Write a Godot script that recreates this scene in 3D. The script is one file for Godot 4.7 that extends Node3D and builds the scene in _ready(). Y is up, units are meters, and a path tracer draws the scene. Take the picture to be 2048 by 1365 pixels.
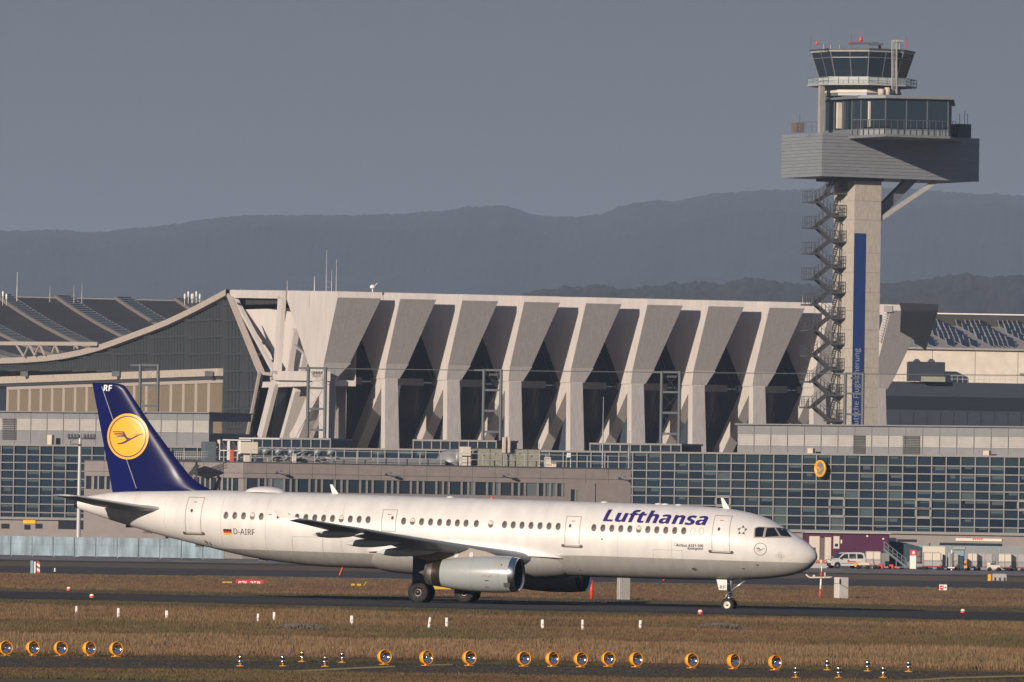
extends Node3D
# Airfield seen through a long lens: an airliner taxiing, a hangar of concrete buttresses, a control tower, hills in the haze.

const FOCAL := 18720.0
const ROLL := 0.016
const HORIZON := 1045.0
const EYE := Vector3(0, 4.6, 0)
var cf: Vector3
var cr: Vector3
var cu: Vector3
var mats := {}
var tex := {}
var names := {}
var rng := RandomNumberGenerator.new()
var fonts := {}

# ------------------------------------------------------------ helpers: places
func look_axes():
	var p = atan((HORIZON - 682.5) / FOCAL)
	cf = Vector3(0, sin(p), -cos(p))
	var u0 = Vector3(0, cos(p), sin(p))
	cr = Vector3(cos(ROLL), 0, 0) + u0 * sin(ROLL)
	cu = u0 * cos(ROLL) - Vector3(sin(ROLL), 0, 0)

func ray(px, py) -> Vector3:
	return cf + cr * ((px - 1024.0) / FOCAL) + cu * ((682.5 - py) / FOCAL)

func P(px, py, d) -> Vector3:          # the point seen at that place of the photograph at a given depth
	var v = ray(px, py)
	return EYE + v * (d / -v.z)

func at_ground(px, d) -> Vector3:      # the ground point at that column and depth
	var v = ray(px, 900.0)
	var x = EYE.x + v.x * d / -v.z
	return Vector3(x, ground_y(x, d), -d)

func G(px, py) -> Vector3:             # where the sight line meets the ground
	var v = ray(px, py)
	var h = 0.0
	var q = Vector3.ZERO
	for i in 12:
		q = EYE + v * ((h - EYE.y) / v.y)
		h = ground_y(q.x, -q.z)
	return q

func ground_y(x, d) -> float:          # the field falls a little to the right beside the taxiway
	var w = 0.0
	if d > 400.0 and d < 640.0:
		w = minf(1.0, minf((d - 400.0) / 60.0, (640.0 - d) / 60.0))
	return -0.003 * (clampf(x, -80, 80) + 3.6) * w

func hit(t: Transform3D, px, py, axis, val) -> Vector3:   # local point of the plane axis = val seen at px, py
	var inv = t.affine_inverse()
	var o = inv * EYE
	var v = inv.basis * ray(px, py)
	return o + v * ((val - o[axis]) / v[axis])

func frame(o: Vector3, deg) -> Transform3D:   # x along the wall, z out of it; a positive angle turns the wall's face to the right
	var a = deg_to_rad(deg)
	return Transform3D(Basis(Vector3(cos(a), 0, -sin(a)), Vector3.UP, Vector3(sin(a), 0, cos(a))), o)

# ------------------------------------------------------------ helpers: things
func numbered(n: String) -> String:
	names[n] = names.get(n, -1) + 1
	return n if names[n] == 0 else "%s_%03d" % [n, names[n]]

func meta(o, label, category, group = "", kind = ""):
	if label: o.set_meta("label", label)
	if category: o.set_meta("category", category)
	if group: o.set_meta("group", group)
	if kind: o.set_meta("kind", kind)
	return o

func thing(called, label, category, t: Transform3D, group = "") -> Node3D:
	var o = Node3D.new()
	o.name = numbered(called)
	o.transform = t
	add_child(o, true)
	return meta(o, label, category, group)

func here(p: Vector3, deg = 0.0) -> Transform3D:
	return frame(p, deg)

func copy(o: Node3D, t: Transform3D, label, called = "") -> Node3D:
	var c = o.duplicate()
	c.name = numbered(called if called else str(o.name).rstrip("_0123456789"))
	c.transform = t
	c.set_meta("label", label)
	add_child(c, true)
	return c

func st_new(smooth = false) -> SurfaceTool:
	var s = SurfaceTool.new()
	s.begin(Mesh.PRIMITIVE_TRIANGLES)
	s.set_smooth_group(0 if smooth else -1)
	return s

func mesh_of(s: SurfaceTool, normals = true) -> ArrayMesh:
	if normals: s.generate_normals()
	s.index()
	return s.commit()

func part_mesh(called, m: Mesh, mat, parent, label = "") -> MeshInstance3D:
	var o = MeshInstance3D.new()
	o.mesh = m
	o.material_override = mat
	o.name = called if parent != self else numbered(called)
	parent.add_child(o, true)
	if label: o.set_meta("label", label)
	return o

func obj(called, s: SurfaceTool, mat, parent, label = "", normals = true) -> MeshInstance3D:
	return part_mesh(called, mesh_of(s, normals), mat, parent, label)

func structure(called, s: SurfaceTool, mat, label) -> MeshInstance3D:
	var o = obj(called, s, mat, self)
	return meta(o, label, "", "", "structure")

# ------------------------------------------------------------ helpers: shapes
func tri(s, a, b, c):
	s.add_vertex(a); s.add_vertex(b); s.add_vertex(c)

func quad(s, a, b, c, d):
	tri(s, a, b, c); tri(s, a, c, d)

func box(s, c: Vector3, z: Vector3, b := Basis.IDENTITY):
	var h = z * 0.5
	var v = []
	for i in 8:
		v.append(c + b * Vector3(h.x if i & 1 else -h.x, h.y if i & 2 else -h.y, h.z if i & 4 else -h.z))
	for q in [[4, 6, 7, 5], [1, 3, 2, 0], [0, 2, 6, 4], [5, 7, 3, 1], [6, 2, 3, 7], [0, 4, 5, 1]]:
		quad(s, v[q[0]], v[q[1]], v[q[2]], v[q[3]])

func span(s, x0, x1, y0, y1, z0, z1):       # a box between limits
	box(s, Vector3(x0 + x1, y0 + y1, z0 + z1) * 0.5, Vector3(absf(x1 - x0), absf(y1 - y0), absf(z1 - z0)))

func bevel_box(s, c: Vector3, z: Vector3, r, b := Basis.IDENTITY):   # chamfered vertical and top edges
	var h = z * 0.5
	var pr = PackedVector2Array([Vector2(-h.x + r, -h.z), Vector2(h.x - r, -h.z), Vector2(h.x, -h.z + r), Vector2(h.x, h.z - r), Vector2(h.x - r, h.z), Vector2(-h.x + r, h.z), Vector2(-h.x, h.z - r), Vector2(-h.x, -h.z + r)])
	var k = Vector2(1.0 - r / h.x, 1.0 - r / h.z)
	var ring = func(y, f): 
		var o = []
		for p in pr: o.append(c + b * Vector3(p.x * f.x, y, p.y * f.y))
		return o
	var rs = [ring.call(-h.y, Vector2.ONE), ring.call(h.y - r, Vector2.ONE), ring.call(h.y, k)]
	for j in 2:
		for i in 8: quad(s, rs[j][i], rs[j][(i + 1) % 8], rs[j + 1][(i + 1) % 8], rs[j + 1][i])
	for i in range(1, 7):
		tri(s, rs[2][0], rs[2][i], rs[2][i + 1])
		tri(s, rs[0][0], rs[0][i + 1], rs[0][i])

func bar(s, a: Vector3, b: Vector3, w, h = -1.0, up := Vector3.UP):
	var d = (b - a)
	var l = d.length()
	if l < 1e-5: return
	d /= l
	var x = d.cross(up)
	if x.length() < 1e-3: x = d.cross(Vector3.RIGHT)
	x = x.normalized()
	var y = x.cross(d).normalized()
	box(s, (a + b) * 0.5, Vector3(w, h if h > 0 else w, l), Basis(x, y, -d))

func tube(s, a: Vector3, b: Vector3, ra, rb = -1.0, n = 8, caps = true):
	if rb < 0: rb = ra
	var d = (b - a).normalized()
	var x = d.cross(Vector3.UP)
	if x.length() < 1e-3: x = d.cross(Vector3.RIGHT)
	x = x.normalized()
	var y = x.cross(d)
	for i in n:
		var p = x * cos(TAU * i / n) + y * sin(TAU * i / n)
		var q = x * cos(TAU * (i + 1) / n) + y * sin(TAU * (i + 1) / n)
		quad(s, a + p * ra, a + q * ra, b + q * rb, b + p * rb)
		if caps:
			tri(s, a, a + q * ra, a + p * ra)
			tri(s, b, b + p * rb, b + q * rb)

func lathe(s, prof: Array, n, o: Vector3, axis: Vector3, side: Vector3):   # prof: [radius, distance along the axis]
	var up = axis.cross(side).normalized()
	for j in prof.size() - 1:
		for i in n:
			var c0 = side * cos(TAU * i / n) + up * sin(TAU * i / n)
			var c1 = side * cos(TAU * (i + 1) / n) + up * sin(TAU * (i + 1) / n)
			var a = o + axis * prof[j][1] + c0 * prof[j][0]
			var b = o + axis * prof[j][1] + c1 * prof[j][0]
			var c = o + axis * prof[j + 1][1] + c1 * prof[j + 1][0]
			var d = o + axis * prof[j + 1][1] + c0 * prof[j + 1][0]
			if prof[j][0] > 1e-4: tri(s, a, b, c)
			if prof[j + 1][0] > 1e-4: tri(s, a, c, d)

func prism(s, poly: PackedVector2Array, place: Callable, z0: float, z1: float):   # place(x, y, z) -> Vector3
	var idx = Geometry2D.triangulate_polygon(poly)
	for i in range(0, idx.size(), 3):
		var a = poly[idx[i]]; var b = poly[idx[i + 1]]; var c = poly[idx[i + 2]]
		tri(s, place.call(a.x, a.y, z1), place.call(b.x, b.y, z1), place.call(c.x, c.y, z1))
		tri(s, place.call(a.x, a.y, z0), place.call(c.x, c.y, z0), place.call(b.x, b.y, z0))
	for i in poly.size():
		var a = poly[i]; var b = poly[(i + 1) % poly.size()]
		quad(s, place.call(a.x, a.y, z0), place.call(b.x, b.y, z0), place.call(b.x, b.y, z1), place.call(a.x, a.y, z1))

func wedge(s, prof: PackedVector2Array, xl: Array, xr: Array):   # profile in (out, up), its own width at each corner
	var idx = Geometry2D.triangulate_polygon(prof)
	var l = []; var r = []
	for i in prof.size():
		l.append(Vector3(xl[i], prof[i].y, prof[i].x)); r.append(Vector3(xr[i], prof[i].y, prof[i].x))
	for i in range(0, idx.size(), 3):
		tri(s, l[idx[i]], l[idx[i + 1]], l[idx[i + 2]])
		tri(s, r[idx[i]], r[idx[i + 2]], r[idx[i + 1]])
	for i in prof.size():
		var k = (i + 1) % prof.size()
		quad(s, l[i], l[k], r[k], r[i])

func fine_tri(s, a: Vector2, b: Vector2, c: Vector2, most, place: Callable):   # lays a flat triangle on a curved skin
	var ab = a.distance_to(b); var bc = b.distance_to(c); var ca = c.distance_to(a)
	var m = maxf(ab, maxf(bc, ca))
	if m > most:
		if m == ab:
			var q = (a + b) * 0.5
			fine_tri(s, a, q, c, most, place); fine_tri(s, q, b, c, most, place)
		elif m == bc:
			var q = (b + c) * 0.5
			fine_tri(s, a, b, q, most, place); fine_tri(s, a, q, c, most, place)
		else:
			var q = (c + a) * 0.5
			fine_tri(s, a, b, q, most, place); fine_tri(s, q, b, c, most, place)
		return
	tri(s, place.call(a), place.call(b), place.call(c))

func lay(s, poly: PackedVector2Array, most, place: Callable):
	var idx = Geometry2D.triangulate_polygon(poly)
	for i in range(0, idx.size(), 3):
		fine_tri(s, poly[idx[i]], poly[idx[i + 1]], poly[idx[i + 2]], most, place)

func lay_ring(s, c: Vector2, r0: Vector2, r1: Vector2, n, most, place: Callable):
	for i in n:
		var u = Vector2.from_angle(TAU * i / n); var v = Vector2.from_angle(TAU * (i + 1) / n)
		fine_tri(s, c + u * r0, c + u * r1, c + v * r1, most, place)
		fine_tri(s, c + u * r0, c + v * r1, c + v * r0, most, place)

func oval(c: Vector2, r: Vector2, n = 14, power = 0.75) -> PackedVector2Array:
	var o = PackedVector2Array()
	for i in n:
		var a = TAU * i / n
		o.append(c + Vector2(signf(cos(a)) * pow(absf(cos(a)), power) * r.x, signf(sin(a)) * pow(absf(sin(a)), power) * r.y))
	return o

func letters(text, bold, font = "Droid Sans") -> Array:    # flat triangles of a line of text, 1 unit cap height or so, from its lower left corner
	var key = font + str(bold)
	if not fonts.has(key):
		var f = SystemFont.new()
		f.font_names = PackedStringArray([font])
		f.font_weight = 700 if bold else 400
		fonts[key] = f
	var t = TextMesh.new()
	t.font = fonts[key]
	t.text = text
	t.font_size = 64
	t.pixel_size = 1.0 / 64.0
	t.depth = 0.0
	t.curve_step = 2.0
	t.horizontal_alignment = HORIZONTAL_ALIGNMENT_LEFT
	var arr = t.get_mesh_arrays()
	var v: PackedVector3Array = arr[Mesh.ARRAY_VERTEX]
	var ix = arr[Mesh.ARRAY_INDEX]
	var o = []
	var lo = Vector2(1e9, 1e9); var hi = Vector2(-1e9, -1e9)
	var list = ix if ix != null and ix.size() else range(v.size())
	for i in list:
		o.append(Vector2(v[i].x, v[i].y))
	for q in o:
		lo = lo.min(q); hi = hi.max(q)
	return [o, lo, hi]

func write(s, text, bold, place: Callable, size: Vector2, slant = 0.0, most = 0.3, font = "Droid Sans"):   # fits the text into a size; place gets points from (0,0) to size
	var l = letters(text, bold, font)
	var k = Vector2(size.x / (l[2].x - l[1].x + 1e-6), size.y / (l[2].y - l[1].y + 1e-6))
	var o = l[0]
	for i in range(0, o.size() - 2, 3):
		var q = []
		for j in 3:
			var p = (o[i + j] - l[1]) * k
			q.append(Vector2(p.x + slant * p.y, p.y))
		fine_tri(s, q[0], q[1], q[2], most, place)

# ------------------------------------------------------------ helpers: materials
func noise_tex(key, freq, lo, hi, size = 512, kind = FastNoiseLite.TYPE_SIMPLEX_SMOOTH, oct = 4):
	var n = FastNoiseLite.new()
	n.seed = key.length() * 17 + 3
	n.noise_type = kind
	n.frequency = freq
	n.fractal_octaves = oct
	var t = NoiseTexture2D.new()
	t.width = size; t.height = size
	t.seamless = true
	t.noise = n
	var g = Gradient.new()
	g.set_color(0, Color(lo, lo, lo)); g.set_color(1, Color(hi, hi, hi))
	t.color_ramp = g
	tex[key] = t

func M(key, r, g, b, rough = 0.7, metal = 0.0, pattern = "", scale = Vector3.ONE) -> StandardMaterial3D:
	if mats.has(key): return mats[key]
	var m = StandardMaterial3D.new()
	m.resource_name = key
	m.albedo_color = Color(r, g, b).linear_to_srgb()
	m.roughness = rough
	m.metallic = metal
	m.cull_mode = BaseMaterial3D.CULL_DISABLED
	if pattern:
		m.albedo_texture = tex[pattern]
		m.uv1_triplanar = true
		m.uv1_world_triplanar = true
		m.uv1_scale = scale
	mats[key] = m
	return m

func glossy(key, r, g, b, rough, coat) -> StandardMaterial3D:
	var m = M(key, r, g, b, rough)
	m.clearcoat_enabled = true
	m.clearcoat = coat
	m.clearcoat_roughness = 0.3 if coat < 0.3 else 0.1
	return m

func clear(key, r, g, b, a) -> StandardMaterial3D:
	var m = M(key, r, g, b, 0.05)
	m.transparency = BaseMaterial3D.TRANSPARENCY_ALPHA
	m.albedo_color.a = a
	return m

func materials():
	noise_tex("fine", 0.03, 0.72, 1.0)
	noise_tex("soft", 0.008, 0.8, 1.0)
	noise_tex("blotch", 0.012, 0.55, 1.0, 1024)
	noise_tex("faint", 0.015, 0.9, 1.0)
	noise_tex("streaks", 0.02, 0.82, 1.0, 1024)
	M("concrete_pale", 0.66, 0.615, 0.585, 0.85, 0, "faint", Vector3(0.07, 0.012, 0.07))
	M("concrete_shaft", 0.50, 0.455, 0.395, 0.85, 0, "streaks", Vector3(0.12, 0.03, 0.12))
	M("concrete_streaked_shade", 0.40, 0.385, 0.385, 0.85, 0, "streaks", Vector3(0.12, 0.015, 0.12))  # rain streaks, with the shade of the sloped fronts painted into the grey
	M("stair_steel", 0.085, 0.09, 0.095, 0.55, 0.2)
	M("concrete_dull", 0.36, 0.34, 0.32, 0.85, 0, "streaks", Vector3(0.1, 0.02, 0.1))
	M("roof_dark", 0.055, 0.052, 0.05, 0.8, 0, "soft", Vector3(0.02, 0.02, 0.02))
	M("roof_edge", 0.5, 0.44, 0.38, 0.7, 0, "faint", Vector3(0.1, 0.1, 0.1))
	M("strip_edge", 0.20, 0.18, 0.165, 0.6)
	M("dark_glass", 0.018, 0.028, 0.042, 0.12)
	M("dark_glass_teal", 0.018, 0.033, 0.045, 0.15)
	M("dark_glass_grey", 0.03, 0.037, 0.047, 0.2)
	M("curtain_glass", 0.10, 0.13, 0.14, 0.4)
	M("facade_navy", 0.016, 0.03, 0.049, 0.1)
	M("facade_teal", 0.022, 0.039, 0.051, 0.12)
	M("facade_deep", 0.011, 0.02, 0.034, 0.08)
	M("facade_blind", 0.05, 0.08, 0.088, 0.3)
	M("mullion_dark", 0.05, 0.055, 0.06, 0.6)
	M("mullion_pale", 0.225, 0.22, 0.215, 0.5, 0, "faint", Vector3(0.3, 0.3, 0.3))
	M("door_brown", 0.27, 0.22, 0.15, 0.7, 0, "streaks", Vector3(0.5, 0.03, 0.5))
	M("door_post", 0.44, 0.38, 0.34, 0.7)
	M("fascia_beige", 0.62, 0.54, 0.45, 0.7, 0, "streaks", Vector3(0.06, 0.05, 0.06))
	M("clad_grey", 0.20, 0.205, 0.22, 0.55, 0, "faint", Vector3(0.08, 0.08, 0.08))
	M("clad_pale", 0.41, 0.40, 0.38, 0.6, 0, "faint", Vector3(0.08, 0.08, 0.08))
	M("clad_brown", 0.235, 0.208, 0.2, 0.65, 0, "faint", Vector3(0.1, 0.1, 0.1))
	M("tower_clad", 0.25, 0.27, 0.30, 0.5, 0.1, "faint", Vector3(0.06, 0.2, 0.06))
	M("steel_grey", 0.20, 0.22, 0.24, 0.5, 0.4)
	M("gantry_steel", 0.10, 0.115, 0.125, 0.6, 0.2)
	M("steel_dark", 0.07, 0.075, 0.085, 0.6, 0.2)
	M("steel_pale", 0.45, 0.45, 0.44, 0.5, 0.2)
	M("white_paint", 0.72, 0.70, 0.67, 0.55)
	M("cream_wall", 0.68, 0.61, 0.52, 0.7, 0, "faint", Vector3(0.05, 0.05, 0.05))
	M("navy_wall", 0.018, 0.028, 0.046, 0.6, 0, "faint", Vector3(0.05, 0.05, 0.05))
	M("black_band", 0.012, 0.016, 0.024, 0.3)
	M("banner_blue", 0.006, 0.034, 0.15, 0.6)
	M("letter_pale", 0.33, 0.36, 0.42, 0.6)
	M("beacon_red", 0.62, 0.07, 0.05, 0.4)
	M("asphalt", 0.052, 0.051, 0.053, 0.9, 0, "blotch", Vector3(0.04, 0.04, 0.012))
	M("asphalt_dark", 0.016, 0.016, 0.019, 0.9, 0, "blotch", Vector3(0.03, 0.03, 0.008))
	M("asphalt_path", 0.038, 0.032, 0.028, 0.95, 0, "blotch", Vector3(0.25, 0.25, 0.05))
	M("apron_concrete", 0.31, 0.275, 0.25, 0.9, 0, "blotch", Vector3(0.02, 0.02, 0.006))
	M("line_yellow", 0.52, 0.40, 0.12, 0.8, 0, "fine", Vector3(0.5, 0.5, 0.1))
	M("line_white", 0.55, 0.53, 0.50, 0.8)
	# the airliner
	var w = glossy("plane_white", 0.71, 0.695, 0.675, 0.5, 0.22)
	w.albedo_texture = tex["faint"]; w.uv1_triplanar = true; w.uv1_scale = Vector3(0.12, 0.04, 0.12)
	var gb = glossy("plane_grey", 0.36, 0.355, 0.34, 0.5, 0.2)
	gb.albedo_texture = tex["faint"]; gb.uv1_triplanar = true; gb.uv1_scale = Vector3(0.2, 0.06, 0.2)
	var nv = M("plane_navy", 0.0075, 0.0105, 0.068, 0.22)
	nv.metallic_specular = 0.17
	nv = M("plane_navy_rudder", 0.007, 0.011, 0.088, 0.25)
	nv.metallic_specular = 0.17
	glossy("nacelle_grey", 0.33, 0.36, 0.365, 0.3, 0.7)
	glossy("wing_grey", 0.26, 0.28, 0.31, 0.4, 0.2)
	M("wing_pale", 0.52, 0.54, 0.54, 0.4)
	M("lip_metal", 0.62, 0.62, 0.62, 0.22, 1.0)
	M("exhaust_metal", 0.42, 0.39, 0.36, 0.35, 0.9)
	M("exhaust_dark", 0.09, 0.075, 0.065, 0.35, 0.8)
	M("pylon_bare", 0.19, 0.16, 0.14, 0.45, 0.3)
	M("engine_dark", 0.012, 0.013, 0.015, 0.5)
	M("cabin_window", 0.075, 0.062, 0.062, 0.25)
	M("window_shade", 0.55, 0.5, 0.45, 0.5)
	M("cockpit_glass", 0.012, 0.015, 0.022, 0.06)
	M("seam_grey", 0.30, 0.275, 0.25, 0.6)
	M("seam_faint", 0.50, 0.48, 0.455, 0.6)
	M("scuff_dark", 0.10, 0.085, 0.07, 0.7)
	M("logo_orange", 0.86, 0.40, 0.012, 0.35)
	M("logo_navy", 0.025, 0.022, 0.085, 0.4)
	M("text_navy", 0.028, 0.018, 0.13, 0.4)
	M("text_black", 0.035, 0.033, 0.04, 0.5)
	M("text_white", 0.8, 0.8, 0.8, 0.5)
	M("flag_black", 0.02, 0.02, 0.02, 0.5)
	M("flag_red", 0.45, 0.02, 0.02, 0.5)
	M("flag_gold", 0.8, 0.42, 0.02, 0.5)
	M("tyre", 0.010, 0.010, 0.012, 0.8)
	M("hub_pale", 0.62, 0.57, 0.48, 0.4, 0.2)
	M("hub_dark", 0.075, 0.062, 0.058, 0.35, 0.6)
	M("strut_metal", 0.45, 0.45, 0.45, 0.35, 0.7)
	M("gear_door", 0.42, 0.42, 0.40, 0.4)
	M("gear_dark", 0.05, 0.06, 0.075, 0.6)
	# the field
	M("lamp_yellow", 0.85, 0.36, 0.015, 0.35)
	M("mirror", 0.92, 0.92, 0.92, 0.07, 1.0)
	M("lamp_rust", 0.28, 0.06, 0.03, 0.5)
	M("chrome", 0.75, 0.73, 0.7, 0.12, 1.0)
	M("amber_glass", 0.85, 0.58, 0.3, 0.12, 1.0)
	M("post_white", 0.78, 0.74, 0.70, 0.6)
	M("marker_red", 0.55, 0.06, 0.05, 0.5)
	M("sign_yellow", 0.55, 0.36, 0.02, 0.6)
	M("sign_red", 0.5, 0.015, 0.03, 0.6)
	M("cabinet_grey", 0.40, 0.39, 0.37, 0.6, 0, "faint", Vector3(0.5, 0.5, 0.5))
	M("cabinet_white", 0.62, 0.59, 0.56, 0.6, 0, "faint", Vector3(0.5, 0.5, 0.5))
	M("orange_post", 0.72, 0.06, 0.015, 0.5)
	M("purple_paint", 0.085, 0.014, 0.058, 0.5, 0, "faint", Vector3(0.2, 0.2, 0.2))
	M("cream_panel", 0.60, 0.54, 0.45, 0.6)
	M("van_white", 0.62, 0.61, 0.60, 0.35)
	M("rubber_trim", 0.03, 0.03, 0.033, 0.7)
	M("print_red", 0.55, 0.09, 0.06, 0.5)
	M("alu", 0.55, 0.54, 0.52, 0.35, 0.6)
	M("alu_dull", 0.33, 0.33, 0.32, 0.45, 0.5)
	M("dolly_red", 0.30, 0.03, 0.03, 0.6)
	M("stair_teal", 0.13, 0.17, 0.185, 0.6)
	M("tarp_teal", 0.012, 0.045, 0.065, 0.6)
	M("fence_blue", 0.30, 0.43, 0.53, 0.55, 0, "blotch", Vector3(0.08, 0.02, 0.08))
	M("fence_wire", 0.20, 0.30, 0.35, 0.6)
	M("buttress_shadow_grey", 0.03, 0.033, 0.043, 0.8, 0, "faint", Vector3(0.1, 0.1, 0.1))  # dark tone of the painted shadow on the last buttress
	M("ac_beige", 0.36, 0.36, 0.29, 0.6, 0, "fine", Vector3(0.2, 0.2, 0.2))
	M("duct_grey", 0.24, 0.25, 0.27, 0.5, 0.3)
	clear("rail_glass", 0.6, 0.75, 0.75, 0.25)
	clear("room_glass", 0.02, 0.035, 0.05, 0.72)
	for k in ["grass", "ground"]:
		var m = M(k, 1, 1, 1, 0.95)
		m.vertex_color_use_as_albedo = true
	mats["grass"].backlight_enabled = true
	mats["grass"].backlight = Color(0.10, 0.085, 0.05)
	M("wood_far", 0.026, 0.032, 0.028, 1.0, 0, "blotch", Vector3(0.0016, 0.0016, 0.0016))
	M("wood_ridge", 0.06, 0.06, 0.038, 1.0)
	mats["wood_ridge"].vertex_color_use_as_albedo = true
	mats["wood_ridge"].albedo_color = Color.WHITE

# ------------------------------------------------------------ the scene
func _ready():
	rng.seed = 4711
	look_axes()
	var cam = Camera3D.new()
	cam.name = "camera"
	cam.keep_aspect = Camera3D.KEEP_HEIGHT
	cam.fov = rad_to_deg(2.0 * atan(682.5 / FOCAL))
	cam.near = 20.0
	cam.far = 40000.0
	cam.transform = Transform3D(Basis(cr, cu, -cf), EYE)
	add_child(cam)
	cam.current = true

	var sky = ProceduralSkyMaterial.new()
	sky.sky_top_color = Color(0.05, 0.09, 0.19).linear_to_srgb()
	sky.sky_horizon_color = Color(0.142, 0.1415, 0.144).linear_to_srgb()
	sky.sky_curve = 0.22
	sky.ground_bottom_color = Color(0.10, 0.085, 0.06).linear_to_srgb()
	sky.ground_horizon_color = Color(0.12, 0.125, 0.135).linear_to_srgb()
	var env = Environment.new()
	env.background_mode = Environment.BG_SKY
	env.sky = Sky.new()
	env.sky.sky_material = sky
	env.tonemap_mode = Environment.TONE_MAPPER_LINEAR
	env.tonemap_exposure = 1.1
	env.sdfgi_enabled = true
	env.ssao_enabled = true
	env.ssil_enabled = true
	env.fog_enabled = true
	env.fog_density = 0.00006
	env.fog_light_color = Color(0.57, 0.74, 1.0).linear_to_srgb()
	var we = WorldEnvironment.new()
	we.name = "air"
	we.environment = env
	add_child(we)

	var sun = DirectionalLight3D.new()
	sun.name = "sun"
	var az = deg_to_rad(31.0)
	var el = deg_to_rad(15.5)
	sun.look_at_from_position(Vector3.ZERO, -Vector3(-sin(az) * cos(el), sin(el), cos(az) * cos(el)), Vector3.UP)
	sun.light_color = Color(1.0, 0.85, 0.70).linear_to_srgb()
	sun.light_energy = 1.6
	sun.light_angular_distance = 0.5
	sun.shadow_enabled = true
	add_child(sun)

	materials()
	ground()
	hills()
	hangar()
	tower()
	far_right_buildings()
	glass_building()
	office()
	masts()
	apron_things()
	airliner()
	field_things()
	grass()

# ------------------------------------------------------------ the ground
func steps(list: Array) -> Array:      # [from, to, step] runs
	var o = []
	for r in list:
		var v = r[0]
		while v < r[1] - 1e-3:
			o.append(v); v += r[2]
	o.append(list[-1][1])
	return o

var patch: FastNoiseLite
var patch2: FastNoiseLite

func turf(x, d) -> Array:              # [colour, height of the grass] of the field at a place
	if patch == null:
		patch = FastNoiseLite.new(); patch.seed = 5; patch.frequency = 0.03; patch.fractal_octaves = 4
		patch2 = FastNoiseLite.new(); patch2.seed = 9; patch2.frequency = 0.16; patch2.fractal_octaves = 3
	var tan_ = Vector3(0.198, 0.117, 0.064)
	var dry = Vector3(0.232, 0.141, 0.079)
	var green = Vector3(0.070, 0.066, 0.027)
	var rust = Vector3(0.105, 0.06, 0.037)
	var n = patch.get_noise_2d(x * 0.55, d * 0.5)
	var m = patch2.get_noise_2d(x * 0.7, d * 0.6)
	var dd = d + 22.0 * n + 7.0 * m
	var g = 0.0; var h = 0.3; var c = tan_; var r = 0.0
	if d < 280.5:
		g = 0.75 + 1.2 * n; h = 0.10
	elif dd < 306:
		g = 0.75; h = 0.06
	elif dd < 356:
		c = dry; g = 0.12 + 0.9 * maxf(0.0, n); h = 0.21; r = clampf(-2.2 * n - 0.2, 0, 1)
	elif dd < 404:
		g = 0.55 + 1.1 * n; r = clampf(0.5 + 2.5 * patch.get_noise_2d(x * 0.6 + 50, d * 0.5), 0, 1); h = 0.16
	elif dd < 462:
		g = 0.12 + 0.9 * maxf(0.0, -n); h = 0.2; c = tan_; r = clampf(2.0 * n - 0.1, 0, 1)
	elif dd < 495:
		g = 0.72; h = 0.05
	elif dd < 572:
		g = 0.75; h = 0.05
	elif dd < 700:
		g = 0.10 + 0.6 * n; h = 0.12; c = tan_.lerp(rust, 0.25)
	elif d < 730:
		g = 0.4; h = 0.10
	elif d < 920:
		g = 0.55; h = 0.08
	else:
		g = 0.4; h = 0.0
	g = clampf(g + 0.6 * m, 0, 1)
	var col = c.lerp(rust, r * 0.8).lerp(green, g) * (1.0 + 0.45 * m + 0.35 * n)
	return [Color(col.x, col.y, col.z), h * clampf(1.0 + 0.9 * m + 0.6 * n, 0.4, 1.8)]

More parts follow.
